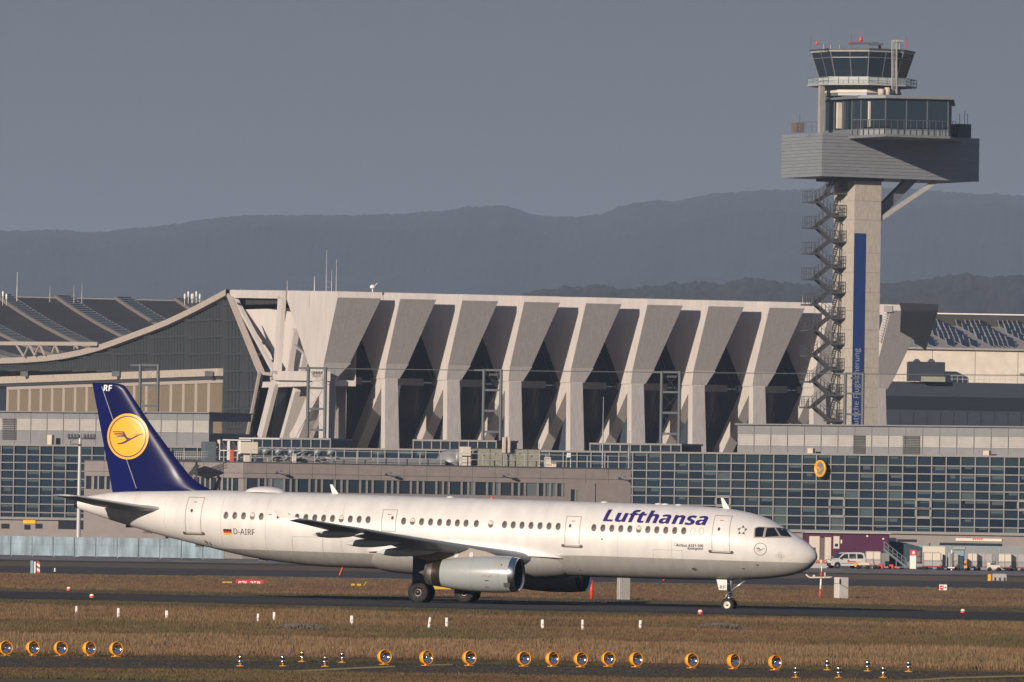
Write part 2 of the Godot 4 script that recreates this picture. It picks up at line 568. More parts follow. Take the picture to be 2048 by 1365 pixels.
func ground():
	var xs = steps([[-9000, -900, 2700], [-900, -80, 205], [-80, 80, 1.6], [80, 900, 205], [900, 9000, 2700]])
	var ds = steps([[0, 260, 65], [260, 400, 2.0], [400, 460, 3.0], [460, 580, 3.0], [580, 640, 3.0], [640, 700, 6], [700, 1700, 250], [1700, 9700, 2000], [9700, 19700, 5000]])
	var s = st_new(true)
	for j in ds.size():
		for i in xs.size():
			var t = turf(xs[i], ds[j])
			s.set_color(t[0] * 0.8)
			s.add_vertex(Vector3(xs[i], ground_y(xs[i], ds[j]), -ds[j]))
	var w = xs.size()
	for j in ds.size() - 1:
		for i in w - 1:
			var a = j * w + i
			for k in [a, a + w, a + w + 1, a, a + w + 1, a + 1]: s.add_index(k)
	s.generate_normals()
	var o = part_mesh("ground", s.commit(), mats["ground"], self)
	meta(o, "wide flat airfield of tan and green grass", "", "", "structure")

	# roads, each a sheet a little above the ground
	sheet("taxiway", [G(0, 1184), G(2048, 1227), G(2048, 1243), G(0, 1197)], 77.0, 0.02, "asphalt_dark", "dark taxiway strip under the airliner's wheels")
	sheet("far_taxiway", [at_ground(0, 830), at_ground(2048, 830), at_ground(2048, 727), at_ground(0, 734)], 700.0, 0.012, "asphalt", "grey taxiway strip crossing behind the airliner")
	sheet("apron", [at_ground(0, 1700), at_ground(2048, 1700), at_ground(2048, 918), at_ground(0, 918)], 700.0, 0.012, "apron_concrete", "pale concrete apron in front of the buildings")
	sheet("front_path", [at_ground(0, 299), at_ground(2048, 303), at_ground(2048, 279), at_ground(0, 281.5)], 90.0, 0.012, "asphalt_path", "worn asphalt path under the yellow lamps")
	var e = st_new()
	var up = Vector3(0, 0.026, 0)
	for q in [[[560, 1346.5], [640, 1342.5]], [[640, 1342.5], [720, 1338.3]], [[720, 1338.3], [790, 1335.5]], [[862, 1332.5], [905, 1331.8]], [[1790, 1365.5], [1900, 1358.5]], [[1900, 1358.5], [2060, 1354]]]:
		var a = q[0]; var b = q[1]
		quad(e, G(a[0], a[1] - 1.6) + up, G(b[0], b[1] - 1.6) + up, G(b[0], b[1] + 1.6) + up, G(a[0], a[1] + 1.6) + up)
	structure("yellow_line", e, mats["line_yellow"], "worn yellow guide line on the front path")
	e = st_new()
	up.y = 0.02
	var a = at_ground(400, 735.0); var b = at_ground(2100, 730.0)
	quad(e, a + up, b + up, b + up + Vector3(0, 0, 2.6), a + up + Vector3(0, 0, 2.6))
	structure("white_line", e, mats["line_white"], "thin white edge line of the far taxiway")
	e = st_new()
	a = at_ground(-100, 918); b = at_ground(2150, 918)
	quad(e, a + up + Vector3(0, 0, -26), b + up + Vector3(0, 0, -26), b + up, a + up)
	structure("apron_edge", e, mats["asphalt"], "dark asphalt strip along the edge of the apron")

func sheet(called, q: Array, reach, lift, mat, label):
	var s = st_new()
	var ext = func(a: Vector3, b: Vector3, x): return a + (b - a) * ((x - a.x) / (b.x - a.x)) + Vector3(0, lift, 0)
	var up = [ext.call(q[0], q[1], -reach), ext.call(q[0], q[1], reach)]
	var dn = [ext.call(q[3], q[2], -reach), ext.call(q[3], q[2], reach)]
	quad(s, up[0], up[1], dn[1], dn[0])
	structure(called, s, mats[mat], label)

# ------------------------------------------------------------ hills and woods
func profile_at(tab: Array, x) -> float:
	if x <= tab[0][0]: return tab[0][1]
	for i in tab.size() - 1:
		if x <= tab[i + 1][0]:
			var t = (x - tab[i][0]) / float(tab[i + 1][0] - tab[i][0])
			var p0 = tab[maxi(i - 1, 0)][1]; var p3 = tab[mini(i + 2, tab.size() - 1)][1]
			return lerpf(tab[i][1], tab[i + 1][1], t) * 0.5 + 0.5 * cubic_interpolate(tab[i][1], tab[i + 1][1], p0, p3, t)
	return tab[-1][1]

func ridge(tab: Array, d, depth_before, bumps, seed_, cells, colours) -> SurfaceTool:
	var n = FastNoiseLite.new(); n.seed = seed_; n.frequency = 1.0; n.fractal_octaves = 4
	var s = st_new(true)
	var x0 = -350.0; var x1 = 2400.0
	var rows = 44
	for j in rows + 3:
		var t = minf(j / float(rows), 1.0)
		for i in cells + 1:
			var px = lerpf(x0, x1, i / float(cells))
			var dd = d - depth_before * (1.0 - t) + maxf(0, j - rows) * 350.0
			var top = P(px, profile_at(tab, px), d)
			var x = top.x * dd / d
			var h = top.y * (1.0 - pow(1.0 - t, 1.6)) + (0.10 * top.y * n.get_noise_2d(x * 0.0011, dd * 0.0011)) * sin(PI * t)
			var b = n.get_noise_2d(x * 0.02, dd * 0.006) * 0.7 + n.get_noise_2d(x * 0.11 + 90.0, dd * 0.02) * 0.55
			if j > rows: h = top.y - 60.0 * (j - rows); 
			h += bumps * b * (0.35 + 0.65 * t)
			if colours:
				var k = n.get_noise_2d(x * 0.02 + 300.0, dd * 0.01)
				var k2 = n.get_noise_2d(x * 0.05 + 700.0, dd * 0.02)
				var c = Color(0.022, 0.03, 0.026).lerp(Color(0.05, 0.034, 0.026), clampf(0.1 + 1.3 * k, 0, 1)) * (1.0 + 0.4 * k2)
				s.set_color(c)
			s.add_vertex(Vector3(x, maxf(h, -2.0), -dd))
	var w = cells + 1
	for j in rows + 2:
		for i in cells:
			var a = j * w + i
			for q in [a, a + w, a + w + 1, a, a + w + 1, a + 1]: s.add_index(q)
	return s

func hills():
	var far_ = [[-350, 478], [0, 470], [100, 468], [180, 473], [300, 463], [420, 448], [500, 440], [560, 437], [700, 437], [820, 431], [900, 423], [960, 418], [1010, 418], [1050, 427], [1090, 436], [1150, 435], [1200, 431], [1260, 411], [1310, 403], [1350, 405], [1380, 397], [1440, 388], [1520, 384], [1600, 385], [1700, 381], [1800, 385], [1880, 391], [1960, 397], [2048, 403], [2400, 425]]
	var s = ridge(far_, 13000.0, 3800.0, 5.0, 3, 500, false)
	structure("hills", s, mats["wood_far"], "long hazy wooded hill range on the skyline")
	var mid = [[-350, 720], [700, 650], [1000, 606], [1050, 590], [1090, 583], [1180, 576], [1200, 572], [1250, 581], [1340, 574], [1400, 569], [1440, 571], [1490, 561], [1600, 570], [1760, 572], [1800, 569], [1850, 561], [1900, 556], [1930, 553], [1990, 559], [2048, 556], [2400, 560]]
	s = ridge(mid, 6200.0, 1900.0, 4.5, 8, 700, true)
	var o = structure("wooded_ridge", s, mats["wood_ridge"], "nearer ridge of autumn woodland behind the hangar roof")

# ------------------------------------------------------------ the hangar
const BACK := -54.0
const BAY := 10.3
func hangar():
	var t = frame(P(675, 583, 1471) * Vector3(1, 0, 1), 18.0)
	var top = (t.affine_inverse() * P(675, 583, 1471)).y
	var h = thing("maintenance_hangar", "huge concrete hangar with slanting V buttresses and a sagging cable roof", "hangar", t)
	var conc = mats["concrete_pale"]
	var kn = hit(t, 1030, 763, 2, -7.2).y      # height of the knee
	# the ten buttresses
	for k in 10:
		var x = k * BAY
		var w = 6.0
		if k == 0: w = 7.2
		var s = st_new()
		wedge(s, PackedVector2Array([Vector2(0, top), Vector2(0, top - 0.95), Vector2(-6.9, kn + 2.2), Vector2(-7.6, kn), Vector2(-12.7, kn), Vector2(-28, top - 0.7), Vector2(-28, top + 0.65)]),
			[x, x, x, x, x, x, x], [x + w, x + w, x + w * 0.6, x + 2.5, x + 2.5, x + w, x + w])
		var b = obj("buttress", s, conc, h)
		s = st_new()
		wedge(s, PackedVector2Array([Vector2(-7.6, kn + 0.02), Vector2(-6.3, 0), Vector2(-8.7, 0), Vector2(-9.5, kn + 0.02)]), [x + 0.1, x, x, x + 0.1], [x + 2.2, x + 2.9, x + 2.9, x + 2.2])
		obj("front_leg", s, conc, b)
		s = st_new()                              # streaked face of the slope, its shade painted in as greyer concrete
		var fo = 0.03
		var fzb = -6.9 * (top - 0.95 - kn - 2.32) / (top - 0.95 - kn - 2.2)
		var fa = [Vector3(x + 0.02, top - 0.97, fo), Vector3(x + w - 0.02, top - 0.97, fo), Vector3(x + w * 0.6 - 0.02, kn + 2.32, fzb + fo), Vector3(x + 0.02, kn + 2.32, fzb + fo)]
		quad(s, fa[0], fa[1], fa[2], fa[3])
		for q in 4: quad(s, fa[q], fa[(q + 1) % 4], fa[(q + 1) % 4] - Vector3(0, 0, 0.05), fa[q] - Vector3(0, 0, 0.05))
		obj("front_shade_panel", s, mats["concrete_streaked_shade"], b)
		s = st_new()                              # the same painted shade on the prop below the knee
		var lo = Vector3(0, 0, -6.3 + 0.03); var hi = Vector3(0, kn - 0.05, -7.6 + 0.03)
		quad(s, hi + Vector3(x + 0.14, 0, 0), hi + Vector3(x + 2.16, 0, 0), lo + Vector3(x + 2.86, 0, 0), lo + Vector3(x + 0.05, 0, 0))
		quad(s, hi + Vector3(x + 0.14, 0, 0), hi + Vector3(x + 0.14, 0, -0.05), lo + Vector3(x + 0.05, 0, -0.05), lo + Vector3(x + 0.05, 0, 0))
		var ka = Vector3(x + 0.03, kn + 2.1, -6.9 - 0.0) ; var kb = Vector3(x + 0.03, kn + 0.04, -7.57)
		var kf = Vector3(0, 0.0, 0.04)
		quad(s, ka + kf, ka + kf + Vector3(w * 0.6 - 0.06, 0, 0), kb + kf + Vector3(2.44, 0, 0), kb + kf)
		obj("leg_shade_panel", s, mats["concrete_streaked_shade"], b)
		s = st_new()
		wedge(s, PackedVector2Array([Vector2(-7.8, kn - 0.02), Vector2(-44.0, 0), Vector2(-49.0, 0), Vector2(-12.6, kn - 0.02)]), [x + 0.15, x + 0.1, x + 0.1, x + 0.15], [x + 1.9, x + 1.9, x + 1.9, x + 1.9])
		obj("rear_leg", s, conc, b)
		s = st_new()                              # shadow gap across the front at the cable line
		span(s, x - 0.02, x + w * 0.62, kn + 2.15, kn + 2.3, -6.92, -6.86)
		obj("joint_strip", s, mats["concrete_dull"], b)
	# shadow on the last buttress, painted as a dark sheet over its front
	var xe = 9 * BAY
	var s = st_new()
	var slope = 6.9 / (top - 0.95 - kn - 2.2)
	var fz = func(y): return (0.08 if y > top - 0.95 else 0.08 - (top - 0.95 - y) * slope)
	var shadowp = PackedVector2Array()
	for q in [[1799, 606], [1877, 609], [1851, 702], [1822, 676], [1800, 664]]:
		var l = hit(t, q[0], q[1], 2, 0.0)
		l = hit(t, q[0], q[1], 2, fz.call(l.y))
		shadowp.append(Vector2(l.x, l.y))
	lay(s, shadowp, 0.6, func(p): return Vector3(p.x, p.y, fz.call(p.y) + 0.12))
	obj("painted_shadow", s, mats["buttress_shadow_grey"], h, "dark painted shadow over the upper front of the last buttress")
	s = st_new()
	for i in 11:
		var y = top - 1.6 - i * 0.42
		span(s, xe - 0.65, xe - 0.1, y - 0.1, y + 0.1, fz.call(y) - 0.5, fz.call(y) - 0.2)
	span(s, xe - 0.8, xe + 0.3, top - 1.2, top - 0.2, -0.9, 0.15)
	obj("access_ladder", s, mats["steel_pale"], h)
	# glass behind the buttresses, bent at the knee
	for k in 9:
		var x0 = k * BAY + 2.6 - 0.2; var x1 = (k + 1) * BAY
		for half in 2:
			var a = Vector2(BACK, top - 1.0) if half == 0 else Vector2(-39.0, kn)
			var c = Vector2(-39.0, kn) if half == 0 else Vector2(BACK + 2.0, 0)
			for i in 3:
				for j in 2:
					var u0 = x0 + (x1 - x0) * i / 3.0 + 0.07; var u1 = x0 + (x1 - x0) * (i + 1) / 3.0 - 0.07
					var p0 = a.lerp(c, j / 2.0 + 0.005); var p1 = a.lerp(c, (j + 1) / 2.0 - 0.005)
					s = st_new()
					quad(s, Vector3(u0, p0.y, p0.x), Vector3(u1, p0.y, p0.x), Vector3(u1, p1.y, p1.x), Vector3(u0, p1.y, p1.x))
					obj("wall_pane", s, mats["dark_glass"], h)
			s = st_new()
			for i in 4:
				var u = x0 + (x1 - x0) * i / 3.0
				bar(s, Vector3(u, a.y, a.x), Vector3(u, c.y, c.x), 0.14, 0.2)
			var mid = a.lerp(c, 0.5)
			span(s, x0, x1, mid.y - 0.08, mid.y + 0.08, mid.x - 0.1, mid.x + 0.1)
			obj("pane_frame", s, mats["mullion_dark"], h)
		s = st_new()
		span(s, x0 - 0.4, x1 + 0.15, kn - 0.8, kn + 0.3, -21.4, -20.2)
		obj("tie_beam", s, mats["concrete_dull"], h)
	s = st_new()
	span(s, 0.8, 9 * BAY + 5.9, top - 1.2, top - 0.25, BACK, -27.9)
	obj("flat_roof", s, mats["roof_dark"], h)
	# the open end frame behind the first buttress, in the plane of the gable
	var xg = 0.0
	var at = func(px, py): return hit(t, px, py, 0, xg)
	s = st_new()
	for b in [[[459, 588], [563, 589.5], 1.3], [[463, 592], [546, 747], 0.55], [[559.5, 594], [550, 748], 2.4], [[547, 759], [517, 878], 2.3], [[540, 751.5], [652, 753], 1.5], [[649, 757], [580, 880], 2.0], [[647, 757], [645, 884], 1.6]]:
		bar(s, at.call(b[0][0], b[0][1]) + Vector3(0.35, 0, 0), at.call(b[1][0], b[1][1]) + Vector3(0.35, 0, 0), 0.7, b[2])
	obj("end_frame", s, conc, h)
	s = st_new()                                    # wall that slants inwards behind the frame
	var zl = at.call(464, 595).z; var zr = at.call(556, 596).z
	var wy = top - 1.9
	quad(s, Vector3(0.5, wy, zl), Vector3(6.0, wy, zr + 2.0), Vector3(6.0, kn - 1.0, zr + 2.0), Vector3(0.5, kn - 1.0, zl))
	quad(s, Vector3(6.0, wy, zr + 2.0), Vector3(6.0, wy, -9.0), Vector3(6.0, kn - 1.0, -9.0), Vector3(6.0, kn - 1.0, zr + 2.0))
	obj("end_wall", s, conc, h)
	s = st_new()
	quad(s, Vector3(4.5, kn - 1.1, zl - 2.0), Vector3(4.5, kn - 1.1, -9.0), Vector3(4.5, 0, -9.0), Vector3(4.5, 0, zl - 2.0))
	obj("lower_wall", s, mats["concrete_dull"], h)
	s = st_new()
	span(s, 0.6, 6.0, kn - 1.3, kn - 0.4, zl + 8.0, -9.0)
	obj("inner_floor", s, conc, h)
	for b in [[[592, 660], [577, 747], 1.5, 1.0], [[612, 700], [603, 747], 2.0, 0.9], [[594, 778], [566, 880], 1.6, 1.3], [[565, 600], [560, 640], 3.0, 0.4]]:
		s = st_new()                                # piers seen through the frame
		bar(s, hit(t, b[0][0], b[0][1], 0, b[2]), hit(t, b[1][0], b[1][1], 0, b[2]), 0.9, b[3])
		obj("end_pier", s, conc, h)
	s = st_new()
	bar(s, hit(t, 589, 691, 0, 0.2), hit(t, 625, 722, 0, 0.2), 0.3, 0.35)
	obj("brace_pipe", s, mats["steel_pale"], h)
	# gable end
	gable(h, t, xg, top)

func gable(h, t, xg, top):
	var at = func(px, py): return hit(t, px, py, 0, xg)
	var curve = []
	for q in [[458, 585], [430, 600], [400, 616], [370, 631], [340, 645], [305, 659], [270, 672], [235, 685], [200, 697], [165, 706], [130, 713], [95, 717.5], [60, 720], [30, 721.5], [0, 722.5], [-40, 723], [-80, 723]]:
		var l = at.call(q[0], q[1]); curve.append(Vector2(l.z, l.y))
	# mirrored to the far edge of the roof
	var zmin = curve[-1].x
	var zfar = zmin - 130.0
	var low = curve[-1].y
	var prof = curve.duplicate()
	var far_top = hit(t, 200, 597, 2, zfar).y
	for i in range(1, 15):
		var u = i / 14.0
		prof.append(Vector2(zmin + (zfar - zmin) * u, low + (far_top - low) * pow(u, 1.75)))
	var length = 9 * BAY + 6.0
	# edge beam of the near end
	var s = st_new()
	for i in curve.size() - 1:
		var a = curve[i]; var b = curve[i + 1]
		var th = 0.5
		span_slope(s, xg - 0.6, xg + 0.5, a, b, th)
	for i in range(16, prof.size() - 1):
		span_slope(s, xg - 0.6, xg + 0.5, prof[i], prof[i + 1], 0.75)
	obj("roof_edge_beam", s, mats["roof_edge"], h)
	# roof skin
	s = st_new(true)
	for i in prof.size() - 1:
		var a = prof[i]; var b = prof[i + 1]
		quad(s, Vector3(xg + 0.5, a.y - 0.2, a.x), Vector3(length, a.y - 0.2, a.x), Vector3(length, b.y - 0.2, b.x), Vector3(xg + 0.5, b.y - 0.2, b.x))
	obj("roof", s, mats["roof_dark"], h)
	s = st_new()
	span(s, xg, length, 0.0, far_top, zfar - 0.6, zfar - 0.2)
	obj("far_wall", s, mats["concrete_dull"], h)
	# glazed strips along the cables
	for k in range(-3, 8):
		var x0 = hit(t, 110 + 120 * k, 597, 2, zfar).x
		var x1 = hit(t, 110 + 35 + 120 * k, 597, 2, zfar).x - 0.6
		if x1 > length: continue
		x0 = maxf(x0, xg + 0.6)
		if x1 - x0 < 1.0: continue
		var strip = null
		s = st_new()
		for i in range(17, prof.size() - 1):
			var a = prof[i]; var b = prof[i + 1]
			bar(s, Vector3(x0, a.y + 0.2, a.x), Vector3(x0, b.y + 0.2, b.x), 0.5, 0.6)
			bar(s, Vector3(x1, a.y + 0.3, a.x), Vector3(x1, b.y + 0.3, b.x), 0.22, 0.5)
		strip = obj("rooflight_strip", s, mats["strip_edge"], h)
		s = st_new()
		var g = st_new()
		for i in range(17, prof.size() - 1):
			for j in 4:
				var a = prof[i].lerp(prof[i + 1], j / 4.0); var b = prof[i].lerp(prof[i + 1], (j + 0.62) / 4.0)
				quad(s, Vector3(x0, a.y + 0.15, a.x), Vector3(x1, a.y + 0.15, a.x), Vector3(x1, b.y + 0.62, b.x), Vector3(x0, b.y + 0.62, b.x))
				bar(g, Vector3(x0, b.y + 0.55, b.x), Vector3(x1, b.y + 0.55, b.x), 0.2, 0.25)
		var pn = obj("rooflight_pane", s, mats["dark_glass_teal"], strip); meta(pn, "", "", "", "stuff")
		var gb = obj("glazing_bar", g, mats["steel_grey"], strip); meta(gb, "", "", "", "stuff")
	# white lattice girder over the low part of the roof
	s = st_new()
	var out = Vector3(-1.2, 0, 0)
	bar(s, at.call(-60, 687) + out, at.call(205, 688.5) + out, 0.4, 0.65)
	for q in [[[0, 688], [9, 714]], [[71, 690], [60, 714]], [[71, 690], [82, 712]], [[92, 690], [82, 712]], [[92, 690], [101, 710]], [[123, 690], [117, 706]], [[123, 690], [129, 705]], [[164, 690], [161, 698]], [[164, 690], [168, 697]], [[45, 690], [60, 714]], [[-20, 688], [-30, 716]]]:
		bar(s, at.call(q[0][0], q[0][1]) + out, at.call(q[1][0], q[1][1]) + out, 0.25, 0.3)
	obj("lattice_girder", s, mats["roof_edge"], h)
	# glass under the curve: panes between the posts and rails
	var region = PackedVector2Array()
	for c in curve: region.append(c - Vector2(0, 0.85))
	var l0 = at.call(-80, 741); region.append(Vector2(l0.x * 0 + l0.z, l0.y))
	l0 = at.call(445, 744); region.append(Vector2(l0.z, l0.y))
	region.append(Vector2(l0.z, 0))
	for q in [[493, 900], [497, 870], [522, 747]]:
		var l = at.call(q[0], q[1]); region.append(Vector2(l.z, maxf(l.y, 0.0)))
	var cols = [-80, -30, 43, 116, 171, 225, 299, 373, 445.5, 486, 530]
	var rows = [580, 608, 641, 675, 708, 742, 780, 817, 854, 900, 1000]
	s = st_new()
	var thin = st_new()
	for i in cols.size() - 1:
		for j in rows.size() - 1:
			var a = at.call(cols[i], rows[j]); var b = at.call(cols[i + 1], rows[j + 1])
			var r = PackedVector2Array([Vector2(a.z - 0.15, a.y - 0.12), Vector2(b.z + 0.15, a.y - 0.12), Vector2(b.z + 0.15, maxf(b.y, 0) + 0.12), Vector2(a.z - 0.15, maxf(b.y, 0) + 0.12)])
			for pc in Geometry2D.intersect_polygons(r, region):
				if pc.size() < 3: continue
				var g = st_new()
				prism(g, pc, func(x, y, z): return Vector3(z, y, x), xg + 0.3, xg + 0.42)
				obj("gable_pane", g, mats["dark_glass_grey"] if (i * 7 + j * 3) % 5 == 0 else mats["dark_glass"], h)
				var lo = 1e9; var hi = -1e9; var zl = 1e9; var zh = -1e9
				for p in pc:
					lo = minf(lo, p.y); hi = maxf(hi, p.y); zl = minf(zl, p.x); zh = maxf(zh, p.x)
				var n = maxi(1, int((zh - zl) / 1.75))
				for k in range(0, n + 1):
					var z = zl + (zh - zl) * k / float(n)
					var seg = Geometry2D.intersect_polyline_with_polygon(PackedVector2Array([Vector2(clampf(z, zl + 0.01, zh - 0.01), lo - 1), Vector2(clampf(z, zl + 0.01, zh - 0.01), hi + 1)]), pc)
					for q in seg:
						var big = k == 0 or k == n
						span(s if big else thin, xg, xg + 0.3, minf(q[0].y, q[1].y), maxf(q[0].y, q[1].y), z - (0.3 if big else 0.14), z + (0.3 if big else 0.14))
				span(s, xg + 0.02, xg + 0.28, hi - 0.16, hi + 0.16, zl, zh)
	obj("gable_rail", s, mats["mullion_dark"], h)
	var gm = obj("gable_mullion", thin, mats["mullion_dark"], h); meta(gm, "", "", "", "stuff")
	# slanting mullion pair that closes the glass
	s = st_new()
	for q in [[[459, 590], [522, 747]], [[522, 747], [497, 874]], [[466, 596], [530, 747]], [[530, 747], [545, 749]]]:
		bar(s, at.call(q[0][0], q[0][1]) - Vector3(0.3, 0, 0), at.call(q[1][0], q[1][1]) - Vector3(0.3, 0, 0), 0.4, 0.5)
	obj("gable_edge", s, mats["door_post"], h)
	# fascia band over the doors
	var ends = [-80, 43, 116, 225, 373, 445]
	for i in 5:
		s = st_new()
		var a = at.call(ends[i], 741); var b = at.call(ends[i + 1], 757)
		var ya = at.call(300, 743).y; var yb = at.call(300, 757.5).y
		span(s, xg - 0.9, xg + 0.1, yb, ya, a.z - 0.12, b.z + 0.12)
		obj("fascia_panel", s, mats["fascia_beige"], h)
	var yf = at.call(300, 757.5).y
	s = st_new()
	span(s, xg - 0.6, xg - 0.1, yf - 0.5, yf, at.call(-80, 750).z, at.call(445, 750).z)
	obj("door_track", s, mats["steel_dark"], h)
	# sliding doors
	var z0 = at.call(17, 770).z; var z1 = at.call(445, 770).z
	var leaf = st_new(); var wd = (z1 - z0) / 18.0
	span(leaf, -0.1, 0.1, 0.2, yf - 1.2, -wd * 0.5 + 0.75, wd * 0.5 - 0.05)
	for i in 3: span(leaf, -0.22, -0.1, 0.2, yf - 1.2, -wd * 0.2 + i * wd * 0.22 - 0.15, -wd * 0.2 + i * wd * 0.22 + 0.15)
	var post = st_new()
	span(post, -0.3, 0.2, 0.1, yf - 0.6, -wd * 0.5 - 0.05, -wd * 0.5 + 0.7)
	span(post, -0.28, 0.15, yf - 1.15, yf - 0.6, -wd * 0.5 + 0.7, wd * 0.5 - 0.05)
	var lm = mesh_of(leaf); var pm = mesh_of(post)
	for i in 18:
		var o = part_mesh("door_leaf", lm, mats["door_brown"], h); o.position = Vector3(xg - 0.1, 0, z0 + wd * (i + 0.5))
		o = part_mesh("door_post", pm, mats["door_post"], h); o.position = Vector3(xg - 0.1, 0, z0 + wd * (i + 0.5))
	s = st_new()
	span(s, xg + 0.6, xg + 0.8, 0.1, yf - 0.5, z0 - 60.0, z1)
	obj("hall_dark", s, mats["black_band"], h)
	# floodlights on the fascia
	for px in [66, 250, 437]:
		s = st_new()
		var p = at.call(px, 752) - Vector3(1.6, 0, 0)
		bar(s, p + Vector3(0.7, -0.5, 0), p, 0.2, 0.2)
		box(s, p + Vector3(-0.1, 0.3, 0), Vector3(0.9, 0.9, 1.6))
		obj("floodlight", s, mats["steel_grey"], h)

func span_slope(s, x0, x1, a: Vector2, b: Vector2, th):
	var v = [Vector3(x0, a.y - th, a.x), Vector3(x1, a.y - th, a.x), Vector3(x1, a.y + th, a.x), Vector3(x0, a.y + th, a.x), Vector3(x0, b.y - th, b.x), Vector3(x1, b.y - th, b.x), Vector3(x1, b.y + th, b.x), Vector3(x0, b.y + th, b.x)]
	quad(s, v[0], v[3], v[7], v[4]); quad(s, v[3], v[2], v[6], v[7]); quad(s, v[1], v[5], v[6], v[2]); quad(s, v[0], v[4], v[5], v[1])

# ------------------------------------------------------------ the control tower
func tower():
	var t = frame(P(1703, 850, 1345) * Vector3(1, 0, 1), 27.0)
	var o = thing("control_tower", "tall concrete control tower with a wide grey box platform and dark glass cab", "control tower", t)
	var X = func(px, z = 0.0): return hit(t, px, 600, 2, z).x
	var Y = func(px, py, z = 0.0): return hit(t, px, py, 2, z).y
	var w = X.call(1760)
	var dep = -6.2
	var ytop = Y.call(1720, 356)
	var s = st_new()
	var marks = [ytop]
	for py in [402, 440, 506, 545, 585, 622, 660, 698, 736, 776, 815]: marks.append(Y.call(1720, py))
	marks.append(0.0)
	for i in marks.size() - 1:
		span(s, 0, w, marks[i + 1] + 0.035, marks[i] - 0.035, dep, 0)
	var shaft = obj("shaft", s, mats["concrete_shaft"], o)
	s = st_new()
	span(s, 0.05, w - 0.05, 0, ytop, dep + 0.05, -0.05)
	obj("shaft_core", s, mats["concrete_dull"], shaft)
	# blue banner with upright lettering
	s = st_new()
	var b0 = X.call(1707.5, 0.06); var b1 = X.call(1730.5, 0.06)
	var bt = Y.call(1720, 467, 0.06)
	span(s, b0, b1, 1.0, bt, 0.01, 0.06)
	var bn = obj("banner", s, mats["banner_blue"], o)
	s = st_new()
	var le = Y.call(1715, 697, 0.08)
	var ls = Y.call(1715, 869, 0.08)
	write(s, "Deutsche Flugsicherung", false, func(p): return Vector3(b0 + 1.37 - p.y, ls + p.x, 0.085), Vector2(le - ls, 1.18), 0.0, 5.0)
	obj("banner_lettering", s, mats["letter_pale"], bn)
	# platform box
	var pz = 1.9
	var p0 = X.call(1640, pz); var p1 = X.call(1955, pz)
	var y0 = Y.call(1640, 352, pz); var y1 = Y.call(1640, 264.5, pz)
	var pb = hit(t, 1563.5, 300, 0, p0).z
	s = st_new()
	span(s, p0 + 0.08, p1 - 0.08, y0 + 0.02, y1 - 0.1, pb + 0.08, pz - 0.08)
	span(s, p0 + 1.5, p1 - 1.5, y1 - 0.09, y1 + 0.06, pb + 1.5, pz - 1.5)
	var pf = obj("platform", s, mats["tower_clad"], o)
	s = st_new()
	var n = 13
	for i in n:
		var a = lerpf(y0, y1, i / float(n)); var b = lerpf(y0, y1, (i + 1) / float(n)) - 0.05
		span(s, p0, p1, a, b, pz - 0.09, pz)
		span(s, p0, p0 + 0.09, a, b, pb, pz - 0.1)
		span(s, p1 - 0.09, p1, a, b, pb, pz - 0.1)
		span(s, p0 + 0.1, p1 - 0.1, a, b, pb, pb + 0.09)
	meta(obj("cladding_panel", s, mats["tower_clad"], pf), "", "", "", "stuff")
	s = st_new()
	span(s, -2.4, w + 0.03, y0 - 0.45, y0 - 0.01, dep - 1.0, 0.6)
	obj("platform_soffit", s, mats["steel_dark"], pf)
	# raking struts under the right half
	s = st_new()
	bar(s, hit(t, 1825, 356, 2, -2.5), Vector3(w, 0, 0) * Vector3(1, 0, 0) + Vector3(0, Y.call(1763, 438, -2.5), -2.5), 1.1, 1.3)
	obj("raking_strut", s, mats["steel_grey"], o)
	s = st_new()
	bar(s, hit(t, 1878, 359, 2, 0.6), Vector3(w - 0.1, Y.call(1764, 441, -0.6), -0.6), 0.55, 0.6)
	obj("raking_strut", s, mats["clad_pale"], o)
	# the glazed storey, a faceted drum that juts out to the front
	var ya = Y.call(1720, 258, 4.0); var yb = Y.call(1720, 196, 4.0)
	var plan = []
	for q in [[1646, -7.5], [1717, 2.2], [1766, 5.5], [1891, 8.5], [1897, -8.0], [1700, -12.0]]: plan.append(Vector2(X.call(q[0], q[1]), q[1]))
	var grow = func(k): 
		var c = Vector2.ZERO
		for v in plan: c += v / plan.size()
		var r = PackedVector2Array()
		for v in plan: r.append(v + (v - c).normalized() * k)
		return r
	var flat = func(x, z, y): return Vector3(x, y, z)
	s = st_new()
	prism(s, grow.call(0.15), flat, ya - 0.95, ya + 0.1)
	obj("drum_floor", s, mats["steel_grey"], o)
	s = st_new()
	var jut = PackedVector2Array([Vector2(X.call(1692, pz), pz + 0.05), Vector2(X.call(1692, pz), pz + 11.0), Vector2(X.call(1896, pz + 11.0), pz + 11.0), Vector2(p1 - 3.0, pz + 0.05)])
	prism(s, jut, flat, ya - 1.35, ya - 0.98)
	obj("terrace_slab", s, mats["clad_grey"], o)
	s = st_new()
	prism(s, grow.call(1.0), flat, yb, yb + 0.28)
	prism(s, grow.call(0.2), flat, yb + 0.28, yb + 0.5)
	obj("drum_roof", s, mats["steel_grey"], o)
	s = st_new()
	prism(s, grow.call(-3.2), flat, ya + 0.11, yb - 0.01)
	obj("drum_core", s, mats["mullion_dark"], o)
	s = st_new()
	for q in [[1733, 5.0], [1742, 5.2], [1670, -1.5], [1868, 4.0], [1880, 4.0], [1700, 0.0]]:
		var x = X.call(q[0], q[1] - 1.5)
		span(s, x, x + 0.75, ya + 0.3, yb - 0.4, q[1] - 1.9, q[1] - 1.5)
	obj("blind", s, mats["cream_wall"], o)
	var posts = st_new()
